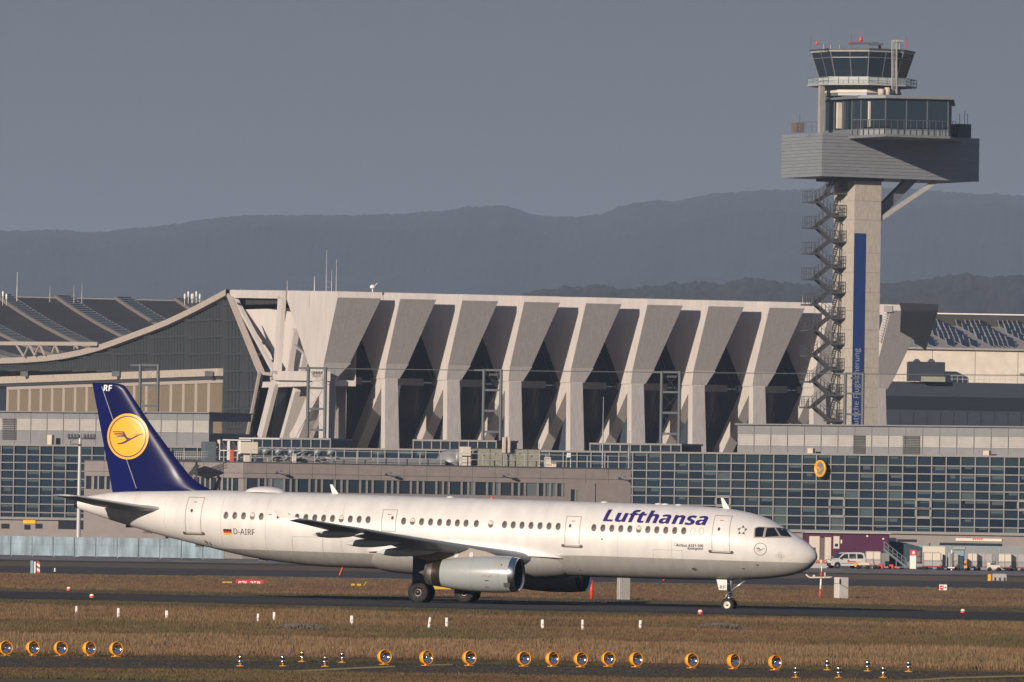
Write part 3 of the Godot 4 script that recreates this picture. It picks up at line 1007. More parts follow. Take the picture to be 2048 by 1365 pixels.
	for i in plan.size():
		var a = plan[i]; var b = plan[(i + 1) % plan.size()]
		var m = maxi(1, int(a.distance_to(b) / 2.4))
		for j in m:
			var u = a.lerp(b, j / float(m)); var v = a.lerp(b, (j + 1) / float(m))
			s = st_new()
			bar(s, Vector3(u.x, (ya + yb) * 0.5, u.y), Vector3(v.x, (ya + yb) * 0.5, v.y), 0.06, yb - ya - 0.2)
			obj("drum_pane", s, mats["room_glass"], o)
			bar(posts, Vector3(u.x, ya, u.y), Vector3(u.x, yb, u.y), 0.14)
	obj("drum_post", posts, mats["steel_grey"], o)
	s = st_new()                                     # terrace railing
	var rail = [Vector2(X.call(1700, 4.5), 4.5), Vector2(X.call(1765, 8.5), 8.5), Vector2(X.call(1893, 10.5), 10.5)]
	for i in 2:
		var m = 6 if i == 0 else 10
		for j in m + 1:
			var u = rail[i].lerp(rail[i + 1], j / float(m))
			bar(s, Vector3(u.x, ya - 1.0, u.y), Vector3(u.x, ya + 1.25, u.y), 0.10)
		for h in [1.25, -0.15]:
			bar(s, Vector3(rail[i].x, ya + h, rail[i].y), Vector3(rail[i + 1].x, ya + h, rail[i + 1].y), 0.10)
	obj("terrace_railing", s, mats["steel_dark"], o)
	# side duct and boxes on the platform
	s = st_new()
	span(s, X.call(1635, -4.0), X.call(1644, -4.0), y1, Y.call(1640, 172, -4.0), -4.7, -4.0)
	obj("side_riser", s, mats["concrete_dull"], o)
	s = st_new()
	span(s, X.call(1912, -3.0), X.call(1938, -3.0), y1, Y.call(1925, 248, -3.0), -5.0, -3.0)
	obj("roof_plant", s, mats["steel_dark"], o)
	s = st_new()
	span(s, X.call(1588, -6.0), X.call(1604, -6.0), y1 + 0.3, Y.call(1595, 245, -6.0), -7.5, -6.0)
	bar(s, hit(t, 1600, 258, 2, -6.6), hit(t, 1600, 226, 2, -6.6), 0.08)
	obj("roof_plant", s, mats["pylon_bare"], o)
	s = st_new()
	for px in [1920, 1930, 1936]: bar(s, hit(t, px, 250, 2, -4.0), hit(t, px, 222 if px == 1930 else 228, 2, -4.0), 0.06)
	for px in [1600, 1612, 1624, 1634]: bar(s, hit(t, px, 266, 2, -0.5), hit(t, px, 243, 2, -0.5), 0.07)
	bar(s, hit(t, 1604, 244, 2, -0.5), hit(t, 1634, 244, 2, -0.5), 0.07)
	bar(s, hit(t, 1604, 254, 2, -0.5), hit(t, 1634, 254, 2, -0.5), 0.06)
	for px in [1893, 1899, 1906, 1912]: bar(s, hit(t, px, 268, 2, 1.0), hit(t, px, 243, 2, 1.0), 0.07)
	for py in [243, 252, 260]: bar(s, hit(t, 1891, py, 2, 1.0), hit(t, 1912, py, 2, 1.0), 0.06)
	obj("platform_railing", s, mats["steel_grey"], o)
	# neck and cab
	var cc = Vector3(X.call(1718, -5.0), 0, -5.0)
	var oct = func(r, y, off = 0.0):
		var v = []
		for i in 8: v.append(Vector3(cc.x + r * cos(deg_to_rad(31.0 - 9.0 + 45.0 * i + off)), y, cc.z + r * sin(deg_to_rad(31.0 - 9.0 + 45.0 * i + off))))
		return v
	var drum = func(s2, r0, ya0, r1, ya1, caps = true):
		var a = oct.call(r0, ya0); var b = oct.call(r1, ya1)
		for i in 8: quad(s2, a[i], a[(i + 1) % 8], b[(i + 1) % 8], b[i])
		if caps:
			for i in range(1, 7):
				tri(s2, a[0], a[i + 1], a[i]); tri(s2, b[0], b[i], b[i + 1])
	var cy = func(py): return Y.call(1718, py, 1.0)
	s = st_new()
	drum.call(s, 5.6, yb + 0.6, 5.6, cy.call(171))
	obj("neck", s, mats["steel_grey"], o)
	s = st_new()
	drum.call(s, 5.75, cy.call(184), 5.75, cy.call(178))
	obj("neck_band", s, mats["cream_wall"], o)
	s = st_new()
	drum.call(s, 8.0, cy.call(170), 8.0, cy.call(167.5))
	drum.call(s, 6.4, cy.call(167.3), 6.4, cy.call(153.5))
	obj("balcony", s, mats["clad_pale"], o)
	s = st_new()
	var ra = oct.call(7.9, cy.call(154)); var rb = oct.call(7.9, cy.call(167.4))
	for i in 8:
		var k = (i + 1) % 8
		bar(s, ra[i], ra[k], 0.1); bar(s, ra[i].lerp(rb[i], 0.5), ra[k].lerp(rb[k], 0.5), 0.06)
		for j in 4: bar(s, ra[i].lerp(ra[k], j / 4.0), rb[i].lerp(rb[k], j / 4.0), 0.08)
	obj("balcony_railing", s, mats["steel_grey"], o)
	s = st_new()
	for i in 8:
		var k = (i + 1) % 8
		if i in [1, 2, 3]: quad(s, ra[i] * 0.999, ra[k] * 0.999, rb[k] * 0.999, rb[i] * 0.999)
	obj("balcony_glass", s, mats["rail_glass"], o)
	var q0 = oct.call(6.25, cy.call(153.4)); var q1 = oct.call(7.45, cy.call(103))
	s = st_new()
	for i in 8:
		var k = (i + 1) % 8
		for j in 2:
			for r in 2:
				var v0 = 0.0 if r == 0 else 0.78; var v1 = 0.775 if r == 0 else 1.0
				var a = q0[i].lerp(q0[k], j * 0.5 + 0.01).lerp(q1[i].lerp(q1[k], j * 0.5 + 0.01), v0); var b = q0[i].lerp(q0[k], j * 0.5 + 0.49).lerp(q1[i].lerp(q1[k], j * 0.5 + 0.49), v0)
				var c = q0[i].lerp(q0[k], j * 0.5 + 0.49).lerp(q1[i].lerp(q1[k], j * 0.5 + 0.49), v1); var d = q0[i].lerp(q0[k], j * 0.5 + 0.01).lerp(q1[i].lerp(q1[k], j * 0.5 + 0.01), v1)
				var g = st_new()
				quad(g, a, b, c, d)
				obj("cab_pane", g, mats["dark_glass"], o)
		bar(s, q0[i], q1[i], 0.16)
		bar(s, q0[i].lerp(q0[k], 0.5), q1[i].lerp(q1[k], 0.5), 0.09)
		bar(s, q0[i].lerp(q1[i], 0.777), q0[k].lerp(q1[k], 0.777), 0.09)
	obj("cab_mullion", s, mats["steel_grey"], o)
	s = st_new()
	drum.call(s, 7.5, cy.call(103), 7.62, cy.call(99))
	obj("cab_fascia", s, mats["clad_pale"], o)
	s = st_new()
	drum.call(s, 7.8, cy.call(99) + 0.01, 7.75, cy.call(96.5))
	drum.call(s, 5.0, cy.call(96.5), 4.8, cy.call(94))
	obj("cab_roof", s, mats["steel_dark"], o)
	s = st_new()
	drum.call(s, 6.0, cy.call(152), 6.9, cy.call(104), true)
	obj("cab_core", s, mats["black_band"], o)
	s = st_new()
	var lift = 0.0
	for q in [[1648, 95, 88], [1662, 95, 90], [1680, 95, 90], [1760, 95, 89], [1800, 96, 86]]: tube(s, hit(t, q[0], q[1] + 3, 2, -2.0), hit(t, q[0], q[2], 2, -2.0), 0.22, 0.18, 6)
	for q in [[1622, 98, 73], [1703, 96, 66], [1813, 98, 72], [1745, 95, 84]]: bar(s, hit(t, q[0], q[1], 2, -3.0), hit(t, q[0], q[2], 2, -3.0), 0.07)
	bar(s, hit(t, 1697, 87.5, 2, -1.0), hit(t, 1757, 86.0, 2, -1.0), 0.25, 0.3)
	span(s, X.call(1735, -1.0), X.call(1758, -1.0), Y.call(1745, 90, -1.0), Y.call(1745, 85, -1.0), -1.6, -0.8)
	obj("roof_antenna", s, mats["steel_grey"], o)
	for q in [[1722, 84, 72.5, 0.28], [1634.5, 90, 81.5, 0.2]]:
		s = st_new(true)
		var a = hit(t, q[0], q[1], 2, -2.0); var b = hit(t, q[0], q[2], 2, -2.0)
		lathe(s, [[0.0, 0.0], [q[3] * 0.8, 0.0], [q[3], (b.y - a.y) * 0.4], [q[3] * 0.8, (b.y - a.y) * 0.85], [0.0, b.y - a.y]], 12, a, Vector3.UP, Vector3.RIGHT)
		obj("beacon_lamp", s, mats["beacon_red"], o)
	s = st_new()
	bar(s, hit(t, 1700, 85, 2, -2.5), hit(t, 1711, 86, 2, -2.5), 0.3)
	bar(s, hit(t, 1813, 98, 2, -2.5), hit(t, 1813, 80, 2, -2.5), 0.09)
	obj("red_rod", s, mats["beacon_red"], o)
	s = st_new(true)
	for q in [[1763, 190, 178, 0.5], [1775.5, 190, 175, 0.42]]: tube(s, hit(t, q[0], q[1], 2, 3.0), hit(t, q[0], q[2], 2, 3.0), q[3], q[3], 14)
	obj("roof_vent", s, mats["fascia_beige"], o)
	# lattice ladder up the cab
	s = st_new()
	for px in [1784.5, 1794]: bar(s, hit(t, px, 188, 2, 2.4), hit(t, px, 80, 2, 2.4), 0.12)
	for px in [1786, 1792]: bar(s, hit(t, px, 186, 2, 1.5), hit(t, px, 80, 2, 1.5), 0.1)
	for i in 44:
		var py = 186 - i * 2.45
		bar(s, hit(t, 1784.5, py, 2, 2.4), hit(t, 1794, py, 2, 2.4), 0.07)
	span(s, X.call(1782, 2.0), X.call(1796, 2.0), Y.call(1788, 84, 2.0), Y.call(1788, 80, 2.0), 1.2, 2.6)
	obj("cab_ladder", s, mats["steel_pale"], o)
	tower_stairs(t)

func tower_stairs(t):
	var o = thing("escape_stair", "zigzag grey steel escape stair climbing the left side of the control tower", "stairs", t)
	var za = -2.7; var zb = -3.9
	var lx0 = hit(t, 1613.5, 600, 2, za).x; var lx1 = hit(t, 1633, 600, 2, za).x
	var rx0 = hit(t, 1663, 600, 2, za).x; var rx1 = -0.06
	var ls = []; var rs = []
	for i in 10:
		ls.append(hit(t, 1622, 403 + i * 51.4, 2, za).y)
		rs.append(hit(t, 1672, 431 + i * 51.2, 2, za).y)
	var landing = func(x0, x1, y, side):
		var s = st_new()
		span(s, x0, x1, y - 0.22, y, zb - 0.55, za + 0.55)
		var l = obj("landing", s, mats["stair_steel"], o)
		s = st_new()
		var xo = x0 if side < 0 else x1 - 0.1
		for z in [za + 0.5, zb - 0.5]:
			for x in [x0 + 0.04, (x0 + x1) * 0.5, x1 - 0.04]: bar(s, Vector3(x, y, z), Vector3(x, y + 1.5, z), 0.05)
			for h in [0.75, 1.5]: bar(s, Vector3(x0, y + h, z), Vector3(x1, y + h, z), 0.05)
		for h in [0.5, 1.0, 1.5]: bar(s, Vector3(xo, y + h, zb - 0.5), Vector3(xo, y + h, za + 0.5), 0.05)
		for z in [-2.9, -3.7, -3.3]: bar(s, Vector3(xo, y, z), Vector3(xo, y + 1.5, z), 0.05)
		obj("railing", s, mats["stair_steel"], l)
	var flight = func(a: Vector3, b: Vector3):
		var s = st_new()
		for dz in [-0.5, 0.5]:
			bar(s, a + Vector3(0, -0.15, dz), b + Vector3(0, -0.15, dz), 0.09, 0.34)
		var n = 9
		for i in n:
			var p = a.lerp(b, (i + 0.5) / n)
			box(s, p, Vector3(0.28, 0.05, 1.0))
		var f = obj("flight", s, mats["stair_steel"], o)
		s = st_new()
		for dz in [-0.5, 0.5]:
			bar(s, a + Vector3(0, 1.25, dz), b + Vector3(0, 1.25, dz), 0.05)
			for i in 5:
				var p = a.lerp(b, i / 4.0)
				bar(s, p + Vector3(0, 0, dz), p + Vector3(0, 1.25, dz), 0.045)
		obj("railing", s, mats["stair_steel"], f)
	for i in 9:
		landing.call(lx0, lx1, ls[i], -1)
		landing.call(rx0, rx1, rs[i], 1)
		flight.call(Vector3(lx1, ls[i], za), Vector3(rx0, rs[i], za))
		if i < 8: flight.call(Vector3(rx0, rs[i], zb), Vector3(lx1, ls[i + 1], zb))
	var s = st_new()
	flight.call(Vector3(lx1, ls[0], zb), hit(t, 1657, 386, 2, zb))
	landing.call(hit(t, 1657, 386, 2, zb).x, rx1, hit(t, 1657, 386, 2, zb).y, 1)
	flight.call(hit(t, 1652, 386, 2, za), hit(t, 1668, 358, 2, za))
	for x in [lx0 + 0.5, lx1 - 0.4]:
		pass
	span(s, rx1 - 0.5, rx1 - 0.35, 0, rs[0], -3.4, -3.25)
	for i in 9: bar(s, Vector3(rx0 + 0.5, rs[i] - 0.2, -3.3), Vector3(rx1, rs[i] - 1.3, -3.3), 0.12)
	obj("stair_post", s, mats["steel_dark"], o)

# ------------------------------------------------------------ buildings right of the tower
func far_right_buildings():
	var t = frame(P(1900, 850, 1640) * Vector3(1, 0, 1), 4.0)
	var b = thing("cargo_hall", "low navy hall with cream upper wall and rows of roof panels right of the tower", "building", t)
	var L = func(px, py, z = 0.0): return hit(t, px, py, 2, z)
	var x0 = L.call(1700, 800).x; var x1 = L.call(2130, 800).x
	var yn = L.call(1950, 766).y
	var s = st_new()
	span(s, x0, x1, 0, yn, -40, 0)
	obj("wall", s, mats["navy_wall"], b)
	s = st_new()
	span(s, x0, x1, L.call(1950, 822).y, L.call(1950, 795).y, 0.0, 0.05)
	obj("window_band", s, mats["black_band"], b)
	s = st_new()
	for i in 10:
		var a = L.call(1800 + 27 * i, 825, 0.03)
		span(s, a.x, a.x + 0.12, 2, a.y, 0.0, 0.03)
	obj("wall_seam", s, mats["black_band"], b)
	var ye = hit(t, 1950, 698, 2, -6.0).y
	for i in 5:
		s = st_new()
		var a = lerpf(x0, x1, i / 5.0) + 0.04; var c = lerpf(x0, x1, (i + 1) / 5.0) - 0.04
		span(s, a, c, yn + 0.01, ye, -38, -6.0)
		obj("upper_wall_panel", s, mats["cream_wall"], b)
	s = st_new()
	span(s, L.call(2040, 750, -5.9).x, L.call(2060, 750, -5.9).x, L.call(2040, 751, -5.9).y, L.call(2040, 747, -5.9).y, -6.0, -5.6)
	obj("wall_sign", s, mats["clad_grey"], b)
	s = st_new()
	for i in 40:
		var x = lerpf(x0, x1, i / 40.0)
		bar(s, Vector3(x, yn, -0.4), Vector3(x, yn + 1.2, -0.4), 0.07)
	for h in [0.6, 1.2]: bar(s, Vector3(x0, yn + h, -0.4), Vector3(x1, yn + h, -0.4), 0.07)
	obj("roof_railing", s, mats["steel_pale"], b)
	# sloping roof
	var zr = -34.0
	var yr = hit(t, 1950, 653, 2, zr).y
	s = st_new()
	var e = Vector3(0, 0.15, 0)
	quad(s, Vector3(x0, ye + 0.12, -5.4), Vector3(x1, ye + 0.12, -5.4), Vector3(x1, yr, zr), Vector3(x0, yr, zr))
	span(s, x0, x1, ye - 0.25, ye + 0.1, -5.4, -5.3)
	obj("sloping_roof", s, mats["concrete_dull"], b)
	s = st_new()
	var yt = hit(t, 1950, 630, 2, zr).y
	span(s, x0, x1, yr - 0.5, yt, zr - 20, zr)
	obj("ridge_wall", s, mats["roof_dark"], b)
	s = st_new()
	span(s, x0, x1, yt, yt + 0.22, zr - 20, zr + 0.3)
	obj("ridge_coping", s, mats["white_paint"], b)
	# tilted roof panels in blocks
	var pm = st_new()
	var tilt = Basis(Vector3(1, 0, 0), 0.42) * Basis(Vector3(0, 0, 1), -0.35)
	box(pm, Vector3(0, 0.62, 0.0), Vector3(1.45, 0.06, 3.0), tilt)
	var pm_mesh = mesh_of(pm)
	var fm = st_new()
	box(fm, Vector3(0, 0.55, 0.0), Vector3(1.75, 0.06, 3.15), tilt)
	box(fm, Vector3(0, 0.2, -0.8), Vector3(0.1, 0.5, 0.1))
	var fm_mesh = mesh_of(fm)
	var skip = RandomNumberGenerator.new(); skip.seed = 12
	for r in 7:
		for c in 26:
			var px = 1836 + c * 9.4 - r * 3.0
			var blk = fmod(px + r * 10.0 + 20.0, 80.0)
			if blk > 52.0: continue
			if skip.randf() < 0.12: continue
			var k = (r + 0.5) / 7.0
			var p = Vector3(0, lerpf(ye + 0.12, yr, k), lerpf(-6.0, zr, k))
			p.x = hit(t, px, 670, 2, p.z).x
			if p.x < x0 or p.x > x1: continue
			var f = part_mesh("panel_frame", fm_mesh, mats["steel_pale"], b); f.position = p
			var q = part_mesh("roof_panel", pm_mesh, mats["dark_glass"], f)
	# cooling unit on the edge
	var cu_ = thing("cooling_unit", "dark rooftop cooling unit with two looped ducts beside the last buttress", "cooling unit", t)
	s = st_new()
	bevel_box(s, (L.call(1863, 745, 1.0) + L.call(1863, 738, 1.0)) * 0.5 + Vector3(0, 0, -1.2), Vector3(4.8, 3.0, 3.2), 0.15)
	obj("casing", s, mats["navy_wall"], cu_)
	s = st_new()
	bevel_box(s, L.call(1832, 743, 1.0) + Vector3(0, 0, -1.2), Vector3(2.6, 3.4, 3.0), 0.15)
	obj("casing", s, mats["navy_wall"], cu_)
	s = st_new()
	for q in [[1857, 1869], [1828, 1840]]:
		var a = L.call(q[0], 732, 0.6); var c = L.call(q[1], 732, 0.6)
		var u = L.call(q[0] + 2, 721, 0.6); var v = L.call(q[1] - 2, 721, 0.6)
		tube(s, a, u, 0.25); tube(s, u, v, 0.25); tube(s, v, c, 0.25)
	obj("duct_loop", s, mats["steel_dark"], cu_)
	s = st_new()
	box(s, L.call(1866, 759, 1.2), Vector3(4.2, 0.9, 2.0))
	obj("base_tray", s, mats["ac_beige"], cu_)

# ------------------------------------------------------------ the long glass building with its set-back storey
func glass_building():
	var t = frame(P(1600, 1062, 1120) * Vector3(1, 0, 1), -30.0)
	var g = thing("glass_terminal", "long low glass building with a pale grid of frames and a grey louvred top storey", "building", t)
	var X = func(px, z = 0.0): return hit(t, px, 960, 2, z).x
	var Y = func(py, z = 0.0, px = 1520.0): return hit(t, px, py, 2, z).y
	var rows = []
	for py in [909.8, 928, 944.4, 961, 978, 995, 1013, 1031, 1048.6, 1060.5]: rows.append(Y.call(py))
	var bay = (X.call(2017 / 3.737 + 1500) - X.call(75 / 3.737 + 1500)) / 18.0
	var base = X.call(1520.1)
	var i0 = int((X.call(-70) - base) / bay) - 1; var i1 = int((X.call(2110) - base) / bay) + 1
	var xa = base + i0 * bay; var xb = base + i1 * bay
	var s = st_new()
	span(s, xa, xb, rows[9], rows[0], -26, -0.35)
	obj("core", s, mats["black_band"], g)
	s = st_new()
	span(s, xa, xb, 0, rows[9] - 0.01, -26, -0.1)
	obj("base_wall", s, mats["clad_brown"], g)
	s = st_new()
	span(s, xa, xb, rows[0], rows[0] + 0.22, -26, 0.25)
	span(s, xa, xb, rows[9] - 0.2, rows[9] + 0.12, -0.4, 0.35)
	obj("cornice", s, mats["mullion_pale"], g)
	# frame grid
	s = st_new()
	for i in range(i0, i1 + 1):
		span(s, base + i * bay - 0.075, base + i * bay + 0.075, rows[9] + 0.13, rows[0] - 0.01, -0.2, 0.16)
	for j in range(1, 9):
		span(s, xa, xb, rows[j] - 0.065, rows[j] + 0.065, -0.2, 0.13)
	meta(obj("frame_grid", s, mats["mullion_pale"], g), "", "", "", "stuff")
	# panes: the ones on the right are the largest
	var pane_mats = [mats["facade_navy"], mats["facade_navy"], mats["facade_teal"], mats["facade_deep"], mats["facade_navy"], mats["facade_deep"]]
	var made = 0
	var rest = st_new()
	var rnd = RandomNumberGenerator.new(); rnd.seed = 77
	var cells = []
	for pass_ in 3:
		for i in range(i1 - 1, i0 - 1, -1):
			var px = proj_x(t * Vector3(base + (i + 0.5) * bay, rows[4], 0))
			var zone = 0 if px > 1240 else (1 if px < 185 else 2)
			if zone != pass_: continue
			for j in 9:
				if zone == 2 and j > 2: continue
				cells.append([i, j, zone])
	var meshes = []
	for j in 9:
		for v in 3:
			var m = st_new()
			var w = bay - 0.16; var h = rows[j] - rows[j + 1] - 0.14
			var lean = [0.0, 0.006, -0.006][v]
			var c = [Vector3(-w / 2, -h / 2, lean * 4), Vector3(w / 2, -h / 2, -lean * 4), Vector3(w / 2, h / 2, -lean * 4), Vector3(-w / 2, h / 2, lean * 4)]
			quad(m, c[3], c[2], c[1], c[0])
			meshes.append(mesh_of(m))
	for q in cells:
		var i = q[0]; var j = q[1]
		var c = Vector3(base + (i + 0.5) * bay, (rows[j] + rows[j + 1]) * 0.5, -0.08)
		var m = pane_mats[rnd.randi() % 6]
		if j in [0, 3] and rnd.randf() < 0.7: m = mats["facade_teal"]
		if rnd.randf() < 0.05: m = mats["facade_blind"]
		if made < 295 and q[2] < 2:
			var o = part_mesh("pane", meshes[j * 3 + rnd.randi() % 3], m, g)
			o.position = c
			made += 1
		else:
			box(rest, c, Vector3(bay - 0.24, rows[j] - rows[j + 1] - 0.18, 0.02))
	var shade = st_new()
	for q in cells:
		var v = rnd.randf()
		if v > 0.34: continue
		var h = rows[q[1]] - rows[q[1] + 1] - 0.16
		var top_ = rows[q[1]] - 0.08
		var x0 = base + q[0] * bay + 0.09 + (rnd.randf() * 0.5 if v < 0.1 else 0.0); var x1 = base + (q[0] + 1) * bay - 0.09 - (rnd.randf() * 0.7 if v < 0.1 else 0.0)
		var drop = h * rnd.randf_range(0.12, 0.55)
		quad(shade, Vector3(x0, top_, -0.06), Vector3(x1, top_, -0.06), Vector3(x1, top_ - drop, -0.06), Vector3(x0, top_ - drop, -0.06))
	meta(obj("window_blind", shade, mats["facade_blind"], g), "", "", "", "stuff")
	meta(obj("pane_row", rest, mats["facade_navy"], g), "", "", "", "stuff")
	# opened vents with thick frames
	s = st_new()
	for q in [[5, 5], [5, 6], [11, 5], [11, 6], [-3, 5], [18, 5], [-12, 4]]:
		var x = base + q[0] * bay
		for y in [rows[q[1]], rows[q[1] + 1]]: span(s, x, x + bay, y - 0.15, y + 0.15, 0.14, 0.3)
		for xx in [x, x + bay]: span(s, xx - 0.14, xx + 0.14, rows[q[1] + 1] + 0.16, rows[q[1]] - 0.16, 0.17, 0.3)
	obj("vent_frame", s, mats["mullion_pale"], g)
	# set-back storey: right part, left part
	var zs = -4.0
	for part in [[1474, 2120, 850.5, 869, 892, 1520], [-70, 288, 825.5, 838, 862, 100], [288, 416, 826.5, 841, 866, 350]]:
		var x0 = X.call(part[0], zs); var x1 = X.call(part[1], zs)
		var yt = Y.call(part[2], zs, part[5]); var y1 = Y.call(part[3], zs, part[5]); var y2 = Y.call(part[4], zs, part[5])
		s = st_new()
		span(s, x0, x1, y1, yt, zs - 10, zs)
		span(s, x0 - 0.2, x1 + 0.2, yt, yt + 0.15, zs - 10.2, zs + 0.4)
		obj("top_band", s, mats["clad_grey"], g)
		s = st_new()
		span(s, x0, x1, rows[0] + 0.23, y2, zs - 10, zs)
		obj("lower_band", s, mats["clad_grey"], g)
		var n = maxi(2, int((x1 - x0) / 2.25))
		for i in n:
			var a = lerpf(x0, x1, i / float(n)) + 0.05; var c = lerpf(x0, x1, (i + 1) / float(n)) - 0.05
			s = st_new()
			span(s, a, c, y2 + 0.02, y1 - 0.02, zs - 1.0, zs - 0.06)
			for k in 7:
				var yy = lerpf(y2, y1, (k + 0.5) / 7.0)
				span(s, a, c, yy - 0.07, yy + 0.07, zs - 0.06, zs + 0.02)
			obj("louvre_panel", s, mats["clad_pale"], g)
		s = st_new()
		for i in range(1, n):
			var a = lerpf(x0, x1, i / float(n))
			span(s, a - 0.03, a + 0.03, rows[0] + 0.3, y2 - 0.02, zs, zs + 0.02)
			span(s, a - 0.03, a + 0.03, y1 + 0.02, yt - 0.02, zs, zs + 0.02)
		obj("cladding_joint", s, mats["mullion_dark"], g)
	for q in [[1707, 1731, 869, 909], [1806, 1840, 869, 910], [3, 31, 838, 881]]:
		s = st_new()
		var pc = 1520.0 if q[0] > 1000 else 100.0
		var a = X.call(q[0], zs); var c = X.call(q[1], zs)
		var yt = Y.call(q[2], zs, pc); var yb = Y.call(q[3], zs, pc)
		for k in 12:
			var y = lerpf(yb, yt, (k + 0.5) / 12.0)
			span(s, a, c, y - 0.06, y + 0.06, zs + 0.05, zs + 0.2)
		obj("louvre_grille", s, mats["mullion_dark"], g)
	for q in [[1615.5, 1626, 897, 909.5], [1967, 1978.5, 902, 915], [93.5, 103, 870, 885]]:
		s = st_new()
		var pc = q[0]
		span(s, hit(t, q[0], q[2], 2, -2.0).x, hit(t, q[1], q[2], 2, -2.0).x, rows[0] + 0.23, hit(t, q[0], q[2], 2, -2.0).y, -2.6, -2.0)
		obj("roof_hut", s, mats["fascia_beige"], g)
	# small glazed lanterns standing on the roof between the wings
	for q in [[505, 660, 878, 893, 560], [826, 992, 882, 896, 900], [1180, 1362, 889, 904, 1270]]:
		var x0 = X.call(q[0], -1.0); var x1 = X.call(q[1], -1.0)
		var yt = hit(t, q[4], q[2], 2, -1.0).y; var yb = rows[0] + 0.23
		s = st_new()
		span(s, x0, x1, yb, yt - 0.1, -6, -1.1)
		var la = obj("roof_lantern", s, mats["dark_glass"], g)
		s = st_new()
		var n = int((x1 - x0) / 1.3)
		for i in n + 1:
			var x = lerpf(x0, x1, i / float(n)); span(s, x - 0.08, x + 0.08, yb, yt - 0.12, -1.1, -0.9)
		span(s, x0 - 0.1, x1 + 0.1, yt - 0.1, yt + 0.12, -6.2, -0.85)
		obj("lantern_frame", s, mats["mullion_pale"], la)
	# doors and openings in the base
	s = st_new()
	for q in [[1795, 1834, 1079, 1085], [1880, 2005, 1086, 1094], [116, 192, 1040, 1060], [2, 18, 1048, 1058], [70, 84, 1048, 1058], [48, 60, 1050, 1060]]:
		var a = hit(t, q[0], q[2], 2, -0.05); var c = hit(t, q[1], q[3], 2, -0.05)
		span(s, a.x, c.x, c.y, a.y, -0.1, -0.05)
	obj("opening", s, mats["black_band"], g)
	s = st_new()
	var a0 = hit(t, 1912, 1077, 2, 0.1); var a1 = hit(t, 2004, 1084, 2, 0.1)
	span(s, a0.x, a1.x, a1.y, a0.y, -0.1, 0.1)
	var sg = obj("gate_sign", s, mats["cream_panel"], g)
	s = st_new()
	var w0 = hit(t, 1946, 1080.5, 2, 0.12); var w1 = hit(t, 1967, 1076.5, 2, 0.12)
	for k in 5: span(s, lerpf(w0.x, w1.x, k / 5.0), lerpf(w0.x, w1.x, (k + 0.7) / 5.0), w0.y, w1.y, 0.1, 0.13)
	obj("sign_print", s, mats["print_red"], sg)
	s = st_new()
	a0 = hit(t, 185, 1040, 2, 0.3); a1 = hit(t, 262, 1066, 2, 0.3)
	span(s, a0.x, a1.x, 0, a0.y, -0.09, 0.3)
	obj("base_annexe", s, mats["cream_wall"], g)
	s = st_new()
	a0 = hit(t, 46, 1036, 2, 0.1); a1 = hit(t, 70, 1048, 2, 0.1)
	span(s, a0.x, a1.x, a1.y, a0.y, -0.09, 0.1)
	obj("orange_panel", s, mats["logo_orange"], g)
	# round sign on a bracket
	var ds = thing("round_sign", "orange round sign with crane emblem fixed to the glass building front", "sign", t * Transform3D(Basis(Vector3.UP, deg_to_rad(-22)), hit(t, 1641, 938, 2, 1.0)))
	var r = absf(hit(t, 1641, 921, 2, 1.0).y - hit(t, 1641, 955, 2, 1.0).y) * 0.5
	s = st_new(true)
	lathe(s, [[0.0, -0.14], [r, -0.14], [r, 0.12], [r * 0.8, 0.14], [r * 0.78, 0.06], [0.0, 0.06]], 32, Vector3.ZERO, Vector3(0, 0, 1), Vector3.UP)
	obj("disc", s, mats["logo_orange"], ds)
	s = st_new()
	lay_ring(s, Vector2.ZERO, Vector2(r * 0.0, r * 0.0), Vector2(r * 0.62, r * 0.74), 24, 2.0, func(p): return Vector3(p.x, p.y, 0.075))
	obj("disc_face", s, mats["duct_grey"], ds)
	s = st_new()
	for pg in CRANE:
		var q = PackedVector2Array()
		for v in pg: q.append(Vector2(v[0] * r * 0.85, v[1] * r * 1.1))
		lay(s, q, 2.0, func(p): return Vector3(p.x, p.y, 0.10))
	obj("emblem", s, mats["logo_orange"], ds)
	s = st_new()
	bar(s, Vector3(0, 0, -0.14), Vector3(0.5, 0, -0.9), 0.15)
	obj("bracket", s, mats["steel_dark"], ds)

func proj_x(p: Vector3) -> float:
	var v = p - EYE
	return 1024.0 + FOCAL * v.dot(cr) / v.dot(cf)

func proj_y(p: Vector3) -> float:
	var v = p - EYE
	return 682.5 - FOCAL * v.dot(cu) / v.dot(cf)

